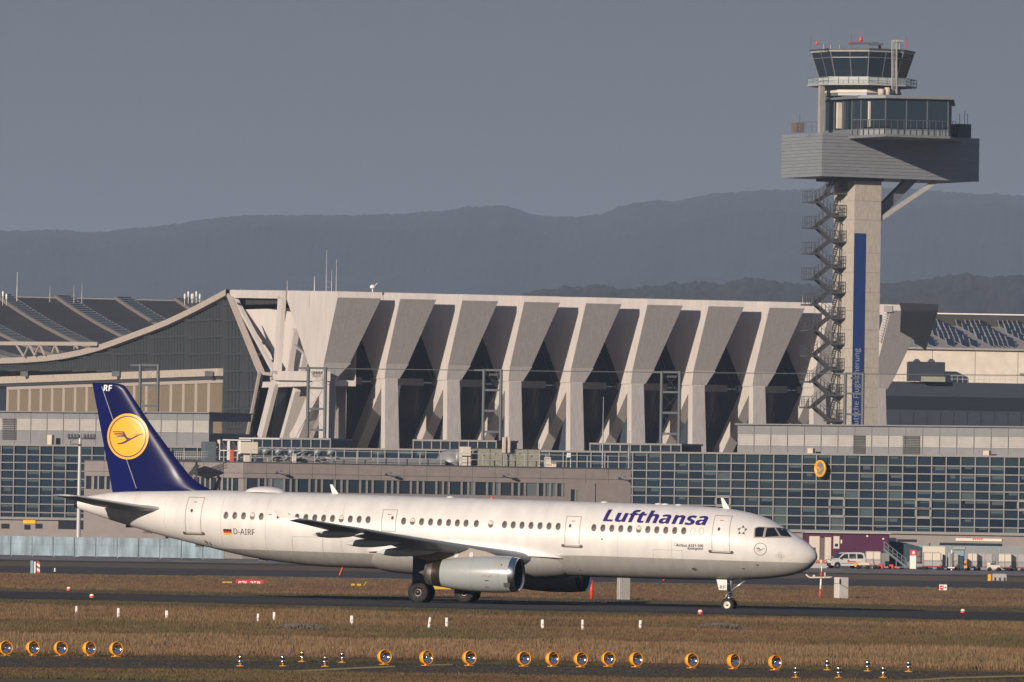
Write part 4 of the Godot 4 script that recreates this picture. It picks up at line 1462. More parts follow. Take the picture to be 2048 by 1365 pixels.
# ------------------------------------------------------------ the brown office block in front of it
func office():
	var t = frame(P(486, 985, 1050) * Vector3(1, 0, 1), 15.0)
	var o = thing("office_block", "brown panelled low office block with a band of windows behind the airliner", "building", t)
	var Y = func(py): return hit(t, 486, py, 2, 0.0).y
	var X = func(px): return hit(t, px, 960, 2, 0.0).x
	var yt = Y.call(926); var ym = Y.call(947); var yf = Y.call(956.5); var yw = Y.call(983)
	var xe = X.call(1262)
	var t2 = frame(P(486, 985, 1050) * Vector3(1, 0, 1), -32.0)
	var inv = t.affine_inverse() * t2
	var x2 = hit(t2, 168, 940, 2, 0.0).x
	# long side, then the wing to the left
	for wing in 2:
		var node = o
		var tr = Transform3D.IDENTITY if wing == 0 else inv
		var x0 = 0.0 if wing == 0 else x2
		var x1 = xe if wing == 0 else 0.0
		var put = func(ob): ob.transform = tr; return ob
		var s = st_new()
		span(s, x0 + 0.05, x1 - 0.05, 0, yf - 0.02, -14, -0.25)
		put.call(obj("core", s, mats["clad_brown"] if wing == 0 else mats["clad_brown"], o))
		s = st_new()
		span(s, x0, x1, 0, yw, -0.24, -0.02)
		put.call(obj("sill_wall", s, mats["clad_brown"], o))
		s = st_new()
		span(s, x0, x1, yt + 0.005, yt + 0.12, -14, 0.08)
		put.call(obj("parapet_coping", s, mats["mullion_dark"], o))
		s = st_new()
		span(s, x0, x1, yf, yt, -14, -0.1)
		put.call(obj("parapet_core", s, mats["mullion_dark"], o))
		var n = maxi(2, int((x1 - x0) / 2.6))
		for i in n:
			var a = lerpf(x0, x1, i / float(n)) + 0.02; var c = lerpf(x0, x1, (i + 1) / float(n)) - 0.02
			s = st_new(); span(s, a, c, ym + 0.02, yt, -0.09, 0.0); put.call(obj("fascia_panel", s, mats["clad_brown"], o))
			s = st_new(); span(s, a, c, yf, ym - 0.02, -0.09, 0.0); put.call(obj("fascia_panel", s, mats["clad_brown"], o))
		# windows and posts
		var groups = []
		if wing == 0:
			var px = 491.5
			while px < 1095:
				groups.append([px, 25.8]); groups.append([px + 25.8, 13.3]); groups.append([px + 39.1, 11.7]); px += 50.8
			for q in [[1101, 12], [1113, 12.5], [1125.5, 1.0]]: groups.append(q)
		else:
			for px in [170, 186, 196, 211, 221, 236, 246, 261, 271, 286, 296, 311, 321, 336, 346, 361, 371, 386, 400, 410, 420, 444, 455, 464]: groups.append([px, 11 if int(px) % 2 == 0 else 13])
		var wx = func(px): return (hit(t, px, 970, 2, 0.0).x if wing == 0 else hit(t2, px, 970, 2, 0.0).x)
		var rnd = RandomNumberGenerator.new(); rnd.seed = 31 + wing
		var posts = st_new()
		for q in groups:
			var a = wx.call(q[0]); var c = wx.call(q[0] + q[1])
			span(posts, a - 0.11, a + 0.11, yw + 0.01, yf - 0.03, -0.2, 0.02)
			if q[1] > 2:
				s = st_new()
				quad(s, Vector3(a + 0.1, yf - 0.02, -0.15), Vector3(c - 0.1, yf - 0.02, -0.15), Vector3(c - 0.1, yw, -0.15), Vector3(a + 0.1, yw, -0.15))
				var r = rnd.randf()
				put.call(obj("window", s, mats["curtain_glass"] if r < 0.14 else (mats["dark_glass_teal"] if r < 0.45 else (mats["dark_glass_grey"] if r < 0.7 else mats["dark_glass"])), o))
		put.call(obj("window_post", posts, mats["mullion_pale"], o))
		if wing == 0:
			s = st_new()
			var e0 = wx.call(1129)
			span(s, e0, x1, yw, yf, -0.2, -0.01)
			obj("blind_wall", s, mats["clad_brown"], o)
			s = st_new()
			span(s, wx.call(1142), wx.call(1149.5), Y.call(1001) - 0.0, Y.call(968), -0.005, 0.03)
			obj("slot_window", s, mats["dark_glass"], o)
			s = st_new()
			span(s, wx.call(1149.5), wx.call(1153.5), Y.call(1001), Y.call(968), -0.005, 0.06)
			span(s, wx.call(1188), wx.call(1190), 0.5, Y.call(955), -0.005, 0.12)
			obj("reveal", s, mats["mullion_pale"], o)
			for px in [1140, 1190]:
				pass
	# lamps on brackets along the long side
	for k in 4:
		var px = [552, 771, 1006, 1238][k]; var py = [946, 949.5, 952.5, 957][k]
		var p = hit(t, px, py, 2, 0.0)
		var l = thing("wall_lamp", ["first", "second", "third", "last"][k] + " bracket lamp from the left on the brown office fascia", "lamp", t * Transform3D(Basis.IDENTITY, p), "bracket lamps on the office block")
		var s = st_new()
		box(s, Vector3(0, 0, 0.04), Vector3(0.18, 0.25, 0.08))
		bar(s, Vector3(0, 0, 0.08), Vector3(0.1, 0.12, 1.2), 0.07)
		obj("arm", s, mats["steel_dark"], l)
		s = st_new()
		bevel_box(s, Vector3(0.12, 0.16, 1.4), Vector3(0.42, 0.22, 0.62), 0.05)
		obj("lamp_head", s, mats["steel_grey"], l)
	# railing along the roof edge
	var s = st_new()
	var xr = X.call(505)
	while xr < xe:
		bar(s, Vector3(xr, yt + 0.1, -1.0), Vector3(xr, yt + 1.5, -1.0), 0.07)
		xr += 2.45
	for h in [0.8, 1.5]: bar(s, Vector3(X.call(505), yt + h, -1.0), Vector3(xe, yt + h, -1.0), 0.05)
	obj("roof_railing", s, mats["steel_pale"], o)
	roof_things(t, yt)

func roof_things(t, yt):
	var at = func(px, z = -4.0): return Vector3(hit(t, px, 925, 2, z).x, yt + 0.1, z)
	var ht = func(px, py, z = -4.0): return hit(t, px, py, 2, z).y - yt - 0.1
	var wid = func(a, b, z = -4.0): return hit(t, b, 925, 2, z).x - hit(t, a, 925, 2, z).x
	var boxy = func(called, label, cat, a, b, py, depth, mat, z = -4.0):
		var o = thing(called, label, cat, t * Transform3D(Basis.IDENTITY, at.call((a + b) * 0.5, z)))
		var s = st_new()
		var h = maxf(0.3, ht.call((a + b) * 0.5, py, z)); var w = wid.call(a, b, z)
		bevel_box(s, Vector3(0, h * 0.5, 0), Vector3(w, h, depth), minf(0.06, w * 0.1))
		obj("casing", s, mats[mat], o)
		return [o, w, h]
	var r = boxy.call("air_handler", "big beige air handling box on the office roof below the antenna panels", "air conditioner", 949, 1075, 899, 2.4, "ac_beige")
	var s = st_new()
	for i in 6:
		var x = lerpf(-r[1] * 0.5, r[1] * 0.5, i / 5.0)
		span(s, x - 0.03, x + 0.03, 0.1, r[2] - 0.05, 1.2, 1.23)
	for i in 5: box(s, Vector3(-r[1] * 0.4 + i * r[1] * 0.19, r[2] * 0.62 + 0.2 * (i % 2), 1.22), Vector3(0.16, 0.16, 0.06))
	span(s, -r[1] * 0.5, r[1] * 0.5, r[2], r[2] + 0.06, -1.2, 1.2)
	obj("casing_seam", s, mats["mullion_dark"], r[0])
	r = boxy.call("vent_cabinet", "tall cream vent cabinet between the grey duct and beige box on the office roof", "cabinet", 920.5, 939.5, 894, 1.2, "cream_wall", -2.5)
	s = st_new(); span(s, -r[1] * 0.5, r[1] * 0.5, r[2] * 0.48, r[2] * 0.53, 0.6, 0.64); obj("cabinet_seam", s, mats["mullion_dark"], r[0])
	r = boxy.call("vent_box", "small cream vent box right of the beige air handler", "vent", 1089, 1101, 915, 0.8, "cream_wall", -2.5)
	s = st_new(); span(s, -0.2, 0.2, r[2], r[2] + 0.25, -0.2, 0.2); obj("vent_cap", s, mats["steel_grey"], r[0])
	r = boxy.call("vent_box", "lowest small white vent box beside the cream vent", "vent", 1102.5, 1112, 926, 0.7, "cream_wall", -2.0)
	# grey barrel duct
	var o = thing("barrel_duct", "rounded grey ventilation duct on the office roof", "duct", t * Transform3D(Basis.IDENTITY, at.call(904, -5.0)))
	s = st_new(true)
	var prev = null
	for i in 9:
		var a = PI * 0.5 * i / 8.0
		var row = [Vector3(-1.6 + 1.6 * (1 - cos(a)) , sin(a) * 1.9, 1.3), Vector3(-1.6 + 1.6 * (1 - cos(a)), sin(a) * 1.9, -1.3)]
		if prev: quad(s, prev[0], prev[1], row[1], row[0]); tri(s, prev[0], row[0], Vector3(0.2, 0, 1.3))
		prev = row
	span(s, -0.02, 1.0, 0, 1.9, -1.29, 1.29)
	obj("shell", s, mats["duct_grey"], o)
	# long low grey duct casing
	r = boxy.call("duct_run", "long low grey duct casing left of the barrel duct", "duct", 742, 888, 918, 1.5, "duct_grey", -3.0)
	r = boxy.call("duct_run", "short grey duct casing beside the lit roof lamp", "duct", 660, 742, 920, 1.5, "alu_dull", -3.0)
	# white machine with an open frame
	o = thing("plant_frame", "white open steel frame with a white machine at the left end of the office roof", "roof plant", t * Transform3D(Basis.IDENTITY, at.call(470, -5.0)))
	s = st_new()
	var lx = func(px): return wid.call(470, px, -5.0)
	var hy = func(py): return ht.call(470, py, -5.0)
	for px in [436.5, 456, 477]: span(s, lx.call(px) - 0.12, lx.call(px) + 0.12, 0.2, hy.call(880.5), -0.2, 0.2)
	span(s, lx.call(445), lx.call(500), hy.call(882), hy.call(879.5), -0.25, 0.25)
	span(s, lx.call(435), lx.call(480), hy.call(903), hy.call(901), -0.2, 0.2)
	span(s, lx.call(480), lx.call(560), hy.call(878), hy.call(875.5), -0.8, -0.5)
	obj("frame", s, mats["white_paint"], o)
	s = st_new()
	bevel_box(s, Vector3((lx.call(478) + lx.call(514)) * 0.5, (hy.call(884) + hy.call(907)) * 0.5, -0.4), Vector3(lx.call(514) - lx.call(478), hy.call(884) - hy.call(907), 1.6), 0.06)
	obj("machine", s, mats["cream_panel"], o)
	s = st_new()
	for px in [441, 448, 462, 469]: bar(s, Vector3(lx.call(px) - 0.3, hy.call(884), -0.1), Vector3(lx.call(px) + 0.2, hy.call(900), -0.1), 0.22, 0.3)
	obj("louvre_blade", s, mats["steel_dark"], o)
	s = st_new()
	for px in [488, 510]: span(s, lx.call(px) - 0.1, lx.call(px) + 0.1, 0, hy.call(908), -0.3, 0.1)
	obj("machine_leg", s, mats["steel_grey"], o)
	r = boxy.call("gas_cabinet", "faded red cabinet under the white machine frame", "cabinet", 460, 467, 900, 0.4, "print_red", -3.5)
	r = boxy.call("vent_box", "narrow cream vent box under the white machine", "vent", 487, 499, 911, 0.6, "cream_wall", -3.0)
	r = boxy.call("vent_box", "thin pale vent pipe pair on the office roof left of the lamp", "vent", 584, 592, 908, 0.4, "cream_wall", -2.5)
	r = boxy.call("glass_box", "blue-grey glass box left of the white frame", "roof plant", 404, 429, 884, 1.4, "curtain_glass", -5.0)
	r = boxy.call("pipe_rack", "tangle of grey pipes and ducts along the left part of the office roof", "pipes", 530, 660, 917, 2.0, "alu_dull", -5.0)
	s = st_new(true)
	var rr = RandomNumberGenerator.new(); rr.seed = 3
	for i in 26:
		var a = Vector3(rr.randf_range(-0.5, 0.5) * r[1], rr.randf_range(0.2, 1.0), rr.randf_range(0.9, 1.4))
		tube(s, a, a + Vector3(rr.randf_range(0.3, 1.6), rr.randf_range(-0.3, 0.5), 0.1), 0.1, 0.1, 6)
	for i in 6: box(s, Vector3(-r[1] * 0.5 + r[1] * i / 5.0, 1.3, 0), Vector3(0.8, 0.7, 1.2))
	obj("pipe", s, mats["steel_grey"], r[0])
	# deck and stair at the left end
	o = thing("roof_deck", "dark steel roof deck on posts with a stair, right of the tail fin", "platform", t * Transform3D(Basis.IDENTITY, Vector3(hit(t, 400, 925, 2, 0.3).x, 0, 0.3)))
	var dx = func(px): return hit(t, px, 925, 2, 0.3).x - hit(t, 400, 925, 2, 0.3).x
	var dy = func(py): return hit(t, 400, py, 2, 0.3).y
	s = st_new()
	span(s, dx.call(345), dx.call(398), dy.call(924), dy.call(920.5), -2.5, 1.0)
	obj("deck", s, mats["steel_dark"], o)
	s = st_new()
	for px in [391]: span(s, dx.call(px) - 0.1, dx.call(px) + 0.1, 0, dy.call(925), 0.3, 0.5)
	bar(s, Vector3(dx.call(376), dy.call(955), 0.4), Vector3(dx.call(394), dy.call(930), 0.4), 0.2, 0.5)
	obj("deck_leg", s, mats["steel_dark"], o)
	s = st_new()
	for i in 14:
		var x = lerpf(dx.call(345), dx.call(398), i / 13.0)
		bar(s, Vector3(x, dy.call(920), 0.9), Vector3(x, dy.call(904), 0.9), 0.06)
	for py in [904, 909, 914]: bar(s, Vector3(dx.call(345), dy.call(py), 0.9), Vector3(dx.call(412), dy.call(py), 0.9), 0.05)
	obj("deck_railing", s, mats["steel_pale"], o)
	# antennas
	o = thing("antenna_panel_pair", "pair of cream upright antenna panels on a pole above the beige roof box", "antenna", t * Transform3D(Basis.IDENTITY, at.call(1013, -2.5)))
	s = st_new()
	tube(s, Vector3.ZERO, Vector3(0, ht.call(1013, 873, -2.5), 0), 0.07)
	obj("pole", s, mats["steel_grey"], o)
	for q in [[1003, 1010], [1014, 1019]]:
		s = st_new()
		var xa = wid.call(1013, q[0], -2.5); var xb = wid.call(1013, q[1], -2.5)
		bevel_box(s, Vector3((xa + xb) * 0.5, (ht.call(1013, 877, -2.5) + ht.call(1013, 904, -2.5)) * 0.5, 0.25), Vector3(xb - xa, 1.75, 0.3), 0.05)
		obj("panel", s, mats["fascia_beige"], o)
	var poles = [[1205, 794, "tall thin whip antenna near the right end of the office roof"], [1257.5, 862, "lattice mast with a cone at the far right end of the office roof"], [1141.5, 886, "short pole with a white box on the office roof"], [1079, 886, "thin short rod beside the beige air handler"]]
	for q in poles:
		o = thing("antenna_mast", q[2], "antenna", t * Transform3D(Basis.IDENTITY, at.call(q[0], -2.0)), "antenna masts on the office roof")
		s = st_new()
		var h = ht.call(q[0], q[1], -2.0)
		tube(s, Vector3.ZERO, Vector3(0, h * 0.55, 0), 0.09, 0.07, 6)
		tube(s, Vector3(0, h * 0.55, 0), Vector3(0, h, 0), 0.045, 0.03, 6)
		if q[0] == 1257.5:
			for i in 8: bar(s, Vector3(-0.3 + 0.03 * i, h * 0.07 * i, 0), Vector3(0.3 - 0.03 * i, h * 0.07 * (i + 1), 0), 0.04)
			for sd in [-1, 1]: bar(s, Vector3(0.32 * sd, 0, 0), Vector3(0.08 * sd, h * 0.6, 0), 0.05)
		obj("mast", s, mats["steel_grey"], o)
		if q[0] == 1141.5:
			s = st_new(); bevel_box(s, Vector3(-0.25, h * 0.5, 0.1), Vector3(0.45, 0.5, 0.3), 0.05); obj("white_box", s, mats["white_paint"], o)
	o = thing("roof_lamp", "small bright lamp at the office roof railing", "lamp", t * Transform3D(Basis.IDENTITY, at.call(666, -0.6)))
	s = st_new(); tube(s, Vector3.ZERO, Vector3(0, 0.22, 0), 0.06); obj("stem", s, mats["steel_dark"], o)
	s = st_new(true); lathe(s, [[0.0, -0.12], [0.12, -0.08], [0.14, 0.04], [0.0, 0.1]], 12, Vector3(0, 0.32, 0), Vector3(-0.5, 0.1, 0.85).normalized(), Vector3.UP); obj("lens", s, mats["chrome"], o)

# ------------------------------------------------------------ masts, gantries, aerials
func masts():
	var tips = []
	var gs = [[279, 315, 729, "leftmost grey steel gantry frame, in front of the hangar doors"], [615.5, 650, 735, "grey gantry frame in front of the first concrete buttress"], [967, 1001.5, 739, "middle gantry frame between the third and fourth buttress"], [1323, 1359, 743, "grey gantry frame between the sixth and seventh buttress"], [1690.5, 1726, 746, "gantry frame right in front of the control tower banner"]]
	for k in 5:
		var q = gs[k]
		var c = at_ground((q[0] + q[1]) * 0.5, 1225.0)
		var o = thing("gantry_frame", q[3], "gantry", here(c), "grey steel gantry frames before the hangar")
		var t = o.transform
		var s = st_new()
		for px in [q[0], q[1]]:
			var x = hit(t, px, 800, 2, 0).x
			tube(s, Vector3(x, 0, 0), Vector3(x, hit(t, px, q[2], 2, 0).y, 0), 0.24, 0.22, 10)
		obj("post", s, mats["gantry_steel"], o)
		s = st_new()
		var x0 = hit(t, q[0], 800, 2, 0).x; var x1 = hit(t, q[1], 800, 2, 0).x
		for dy in [1.5, 41.5, 83.0, 125.0]:
			var y = hit(t, q[0], q[2] + dy, 2, 0).y
			span(s, x0, x1, y - 0.14, y + 0.14, -0.12, 0.12)
		var yt = hit(t, q[0], q[2] + 2, 2, 0).y
		span(s, x0 - 1.3, x0, yt - 0.12, yt + 0.12, -0.12, 0.12)
		obj("crossbar", s, mats["gantry_steel"], o)
		s = st_new()
		for i in 3:
			var ya = hit(t, q[0], q[2] + [3, 43, 85][i], 2, 0).y; var yb = hit(t, q[0], q[2] + [41, 82, 124][i], 2, 0).y
			bar(s, Vector3(x0, ya, 0), Vector3(x1, yb, 0), 0.03); bar(s, Vector3(x1, ya, 0), Vector3(x0, yb, 0), 0.03)
		for i in 4: box(s, Vector3(lerpf(x0, x1, 0.35 + 0.14 * i), yt - 0.55, 0), Vector3(0.25, 0.3, 0.3))
		obj("insulator", s, mats["steel_dark"], o)
		if k > 0: tips.append(t * Vector3(x1, yt, 0))
	var s = st_new()
	for i in tips.size() - 1: bar(s, tips[i], tips[i + 1], 0.10)
	bar(s, tips[-1], tips[-1] + (tips[-1] - tips[-2]) * 1.1, 0.10)
	var w = obj("overhead_wire", s, mats["steel_dark"], self)
	meta(w, "thin dark wire strung across the hangar front between gantry frames", "wire")
	# floodlight mast at the left
	var c = at_ground(159, 1040.0)
	var o = thing("floodlight_mast", "tall grey floodlight mast with a row of lamps left of the tail", "floodlight", here(c))
	var t = o.transform
	s = st_new()
	tube(s, Vector3.ZERO, Vector3(0, hit(t, 159, 868, 2, 0).y, 0), 0.26, 0.17, 10)
	obj("pole", s, mats["steel_pale"], o)
	s = st_new()
	var yb = hit(t, 160, 877.5, 2, 0).y
	span(s, hit(t, 135, 877, 2, 0).x, hit(t, 190, 877, 2, 0).x, yb - 0.1, yb + 0.1, -0.1, 0.1)
	span(s, hit(t, 140, 877, 2, 0).x, hit(t, 163, 877, 2, 0).x, yb - 0.7, yb - 0.6, -0.6, 0.6)
	bar(s, hit(t, 140, 886, 2, 0), hit(t, 148, 879, 2, 0), 0.06); bar(s, hit(t, 140, 879, 2, 0), hit(t, 140, 886, 2, 0), 0.06)
	obj("lamp_beam", s, mats["steel_dark"], o)
	for i in 9:
		if i == 4: continue
		s = st_new()
		bevel_box(s, Vector3(hit(t, 137 + i * 6.4, 873, 2, 0).x, yb + 0.28, 0.1), Vector3(0.26, 0.42, 0.45), 0.05)
		obj("floodlight", s, mats["steel_dark"], o)
	# aerials on the hangar roof
	var aer = [[652, 500, 579, 1490, "tall aerial with a ring on the hangar roof edge"], [628.5, 553, 580, 1485, "short white whip aerial left of the tall ringed one"], [672, 519, 579, 1495, "thin aerial right of the tall ringed one on the hangar"], [574, 561, 580, 1480, "small aerial above the open end frame of the hangar"], [663, 540, 579, 1500, "faint thin rod between two aerials on the hangar roof"], [33, 545, 594, 1700, "thin white aerial at the far left of the hangar roof"], [99, 573, 596, 1710, "first faint aerial on the far roof edge"], [147, 570, 598, 1710, "second faint aerial on the far roof edge"], [163, 566, 598, 1710, "third faint aerial on the far roof edge"], [1606, 592, 603, 1500, "short rod on the hangar roof left of the tower"]]
	for q in aer:
		var p = P(q[0], q[2], q[3])
		o = thing("aerial", q[4], "antenna", here(p), "aerials on the hangar roof")
		var top = P(q[0], q[1], q[3]).y - p.y
		s = st_new()
		tube(s, Vector3(0, -0.8, 0), Vector3(0, top * 0.4, 0), 0.07, 0.06, 6)
		tube(s, Vector3(0, top * 0.4, 0), Vector3(0, top, 0), 0.05, 0.03, 6)
		obj("rod", s, mats["white_paint"] if q[0] in [628.5, 33] else mats["steel_pale"], o)
		if q[0] == 652:
			s = st_new()
			for i in 12: bar(s, Vector3(0.35 * cos(TAU * i / 12.0) + 0.35, 0.8 + 0.5 * sin(TAU * i / 12.0), 0), Vector3(0.35 * cos(TAU * (i + 1) / 12.0) + 0.35, 0.8 + 0.5 * sin(TAU * (i + 1) / 12.0), 0), 0.06)
			obj("ring", s, mats["steel_grey"], o)
	o = thing("camera_dome", "small white weather head on the hangar roof above the first buttress", "sensor", here(P(745, 580, 1480)))
	s = st_new(true)
	tube(s, Vector3(0, -0.6, 0), Vector3(0, 0.3, 0), 0.09)
	lathe(s, [[0.0, 0.2], [0.42, 0.25], [0.45, 0.5], [0.3, 0.75], [0.0, 0.82]], 14, Vector3.ZERO, Vector3.UP, Vector3.RIGHT)
	bar(s, Vector3(0.3, 0.6, 0), Vector3(0.75, 1.1, 0), 0.1)
	obj("head", s, mats["white_paint"], o)
	for q in [[376, 579, 385, "left cluster of pale phone antennas on the roof near the gable peak"], [392, 578, 400, "right cluster of pale phone antennas on the roof near the gable peak"], [5, 583, 10, "white dish heads at the far left roof edge"]]:
		o = thing("phone_antenna", q[3], "antenna", here(P(q[0], 600, 1640)), "phone antennas on the hangar roof")
		s = st_new(true)
		for i in 3:
			var x = (i - 1) * 0.62
			tube(s, Vector3(x, -1, 0), Vector3(x, 1.1 + 0.4 * (i % 2), 0), 0.06)
			bevel_box(s, Vector3(x, 0.55 + 0.45 * (i % 2), 0.2), Vector3(0.3, 0.95, 0.2), 0.05)
		obj("antenna_head", s, mats["white_paint"], o)

# ------------------------------------------------------------ the airliner (x forward from the main gear, y up, z to starboard)
const GEAR := 21.97
var pt: Transform3D
const TOP := [[0, 3.30], [0.13, 3.66], [0.43, 3.95], [1.03, 4.35], [1.77, 4.74], [2.22, 5.01], [2.81, 5.30], [3.99, 5.64], [5.47, 5.84], [7.53, 5.92], [10, 5.95], [32, 5.96], [36, 5.93], [40, 5.78], [42.4, 5.62], [44.4, 5.25]]
const BOT := [[0, 3.26], [0.11, 3.02], [0.4, 2.68], [0.97, 2.38], [1.84, 2.15], [3.3, 1.96], [5.35, 1.84], [9, 1.77], [13, 1.75], [29, 1.79], [31, 1.90], [33.8, 2.2], [36.25, 2.66], [38.7, 3.14], [40.9, 3.66], [42.7, 4.12], [44.4, 4.6]]
const WID := [[0, 0.02], [0.12, 0.34], [0.42, 0.66], [1.0, 1.02], [1.84, 1.35], [2.8, 1.60], [4.0, 1.82], [5.5, 1.94], [7.2, 1.975], [10, 1.975], [30, 1.975], [33, 1.90], [36, 1.66], [39, 1.26], [41, 0.94], [42.7, 0.64], [44.4, 0.30]]

func tab_at(tab, s) -> float:          # smooth in the square root of the distance from the nose
	var u = sqrt(maxf(s, 0.0))
	for i in tab.size() - 1:
		if s <= tab[i + 1][0]:
			var u0 = sqrt(float(tab[i][0])); var u1 = sqrt(float(tab[i + 1][0]))
			var h = u1 - u0
			var d = (tab[i + 1][1] - tab[i][1]) / h
			var m0 = d; var m1 = d
			if i > 0:
				var dp = (tab[i][1] - tab[i - 1][1]) / (u0 - sqrt(float(tab[i - 1][0])))
				m0 = 0.0 if dp * d <= 0 else 2.0 * dp * d / (dp + d)
			if i < tab.size() - 2:
				var dn = (tab[i + 2][1] - tab[i + 1][1]) / (sqrt(float(tab[i + 2][0])) - u1)
				m1 = 0.0 if dn * d <= 0 else 2.0 * dn * d / (dn + d)
			var t = (u - u0) / h
			return tab[i][1] * (1 + 2 * t) * (1 - t) * (1 - t) + m0 * h * t * (1 - t) * (1 - t) + tab[i + 1][1] * t * t * (3 - 2 * t) + m1 * h * t * t * (t - 1)
	return tab[-1][1]

func hull(s, a) -> Vector3:            # a is the angle from starboard over the top
	var t = tab_at(TOP, s); var b = tab_at(BOT, s)
	return Vector3(GEAR - s, (t + b) * 0.5 + (t - b) * 0.5 * sin(a), tab_at(WID, s) * cos(a))

func hull_normal(s, a) -> Vector3:
	var e = 0.01 * maxf(0.1, minf(s, 1.0))
	var ds = hull(s + e, a) - hull(maxf(s - e, 0.001), a)
	var t = tab_at(TOP, s); var b = tab_at(BOT, s)
	var da = Vector3(0, (t - b) * 0.5 * cos(a), -tab_at(WID, s) * sin(a))
	var n = da.cross(ds).normalized()
	var out = Vector3(0, sin(a), cos(a))
	return n if n.dot(out) >= 0 else -n

func paint_y(s) -> float:
	return lerpf(2.95, 2.64, clampf((s - 13.0) / 12.0, 0, 1))

func skin(s, y, off) -> Vector3:       # point on the starboard skin
	var t = tab_at(TOP, s); var b = tab_at(BOT, s)
	var a = asin(clampf((y - (t + b) * 0.5) / ((t - b) * 0.5), -0.999, 0.999))
	return hull(s, a) + hull_normal(s, a) * off

func skin_px(px, py) -> Vector2:       # (distance from nose, height) of the starboard skin seen there
	var inv = pt.affine_inverse()
	var o = inv * EYE
	var v = (inv.basis * ray(px, py)).normalized()
	var t0 = (o.z - 3.2) / -v.z
	var f = func(t):
		var q = o + v * t
		var s = GEAR - q.x
		if s < 0.01: return 1.0
		var tt = tab_at(TOP, s); var bb = tab_at(BOT, s)
		return pow((q.y - (tt + bb) * 0.5) / ((tt - bb) * 0.5), 2) + pow(q.z / tab_at(WID, s), 2) - 1.0
	var t1 = t0
	for i in 400:
		t1 = t0 + i * 0.01
		if f.call(t1) < 0: break
	var lo = t1 - 0.01; var hi = t1
	for i in 20:
		var m = (lo + hi) * 0.5
		if f.call(m) < 0: hi = m
		else: lo = m
	var q = o + v * hi
	return Vector2(GEAR - q.x, q.y)

func hull_part(called, upper, mat, parent):
	var ss = []
	for i in 26: ss.append(pow(i / 25.0, 2) * 7.0 + 0.004)
	for i in range(1, 40): ss.append(7.0 + i * 37.4 / 39.0)
	var n = 36 if upper else 20
	var st = SurfaceTool.new()
	st.begin(Mesh.PRIMITIVE_TRIANGLES)
	for s in ss:
		var t = tab_at(TOP, s); var b = tab_at(BOT, s)
		var a0 = asin(clampf((paint_y(s) - (t + b) * 0.5) / ((t - b) * 0.5), -1.0, 1.0))
		for i in n + 1:
			var u = i / float(n)
			var a = lerpf(a0, PI - a0, u) if upper else lerpf(PI - a0, TAU + a0, u)
			st.set_normal(hull_normal(s, a))
			st.add_vertex(hull(s, a))
	for j in ss.size() - 1:
		for i in n:
			var k = j * (n + 1) + i
			for q in [k, k + n + 1, k + n + 2, k, k + n + 2, k + 1]: st.add_index(q)
	return part_mesh(called, st.commit(), mats[mat], parent)

# fin: leading edge, trailing edge by height
const FIN_LE := [[5.55, 35.0], [5.85, 36.0], [6.02, 36.5], [6.25, 36.97], [6.66, 37.6], [7.7, 38.54], [9.58, 40.13], [11.5, 41.6], [11.75, 41.83], [11.86, 42.2]]
func lin(tab, y) -> float:
	if y <= tab[0][0]: return tab[0][1]
	for i in tab.size() - 1:
		if y <= tab[i + 1][0]: return lerpf(tab[i][1], tab[i + 1][1], (y - tab[i][0]) / (tab[i + 1][0] - tab[i][0]))
	return tab[-1][1]

func fin_te(y) -> float: return lerpf(42.35, 43.82, (y - 5.65) / 6.2)
func fin_hinge(y) -> float: return lerpf(40.78, 43.28, (y - 5.8) / 6.06)

func foil(u) -> float:                 # half thickness of a symmetric section of 100 % thickness
	u = clampf(u, 0, 1)
	return 5.0 * (0.2969 * sqrt(u) - 0.126 * u - 0.3516 * u * u + 0.2843 * u * u * u - 0.1015 * u * u * u * u)

func fin_z(s, y) -> float:
	var le = lin(FIN_LE, y); var te = fin_te(y)
	var c = te - le
	var th = minf(0.105 * c, 0.62)
	return th * foil((s - le) / c) + 0.012

func panel_shape(st, sections: Array, tipcap = true, n = 14):   # sections: [leading point, chord, thickness ratio, camber drop]; chord runs aft (-x)
	var rings = []
	for q in sections:
		var ring = []
		for i in n + 1:
			var u = 0.5 * (1 - cos(PI * i / n))
			ring.append(q[0] + Vector3(-u * q[1], 0, 0) + q[4] * (q[1] * q[2] * foil(u) * 0.85 ) + Vector3(0, -q[3] * u, 0))
		for i in range(n - 1, 0, -1):
			var u = 0.5 * (1 - cos(PI * i / n))
			ring.append(q[0] + Vector3(-u * q[1], 0, 0) - q[4] * (q[1] * q[2] * foil(u) * 1.1) + Vector3(0, -q[3] * u, 0))
		rings.append(ring)
	for j in rings.size() - 1:
		var m = rings[j].size()
		for i in m:
			quad(st, rings[j][i], rings[j][(i + 1) % m], rings[j + 1][(i + 1) % m], rings[j + 1][i])
	if tipcap:
		var r = rings[-1]
		for i in range(1, r.size() - 1): tri(st, r[0], r[i], r[i + 1])

func wing_le(z) -> float: return 16.2 + (z - 1.9) * 0.5445
func wing_te(z) -> float: return 22.9 if z < 6.4 else lerpf(22.9, 25.65, (z - 6.4) / 10.5)
func wing_y(z) -> float: return 2.72 + (z - 1.9) * 0.121 + 0.0002 * z * z

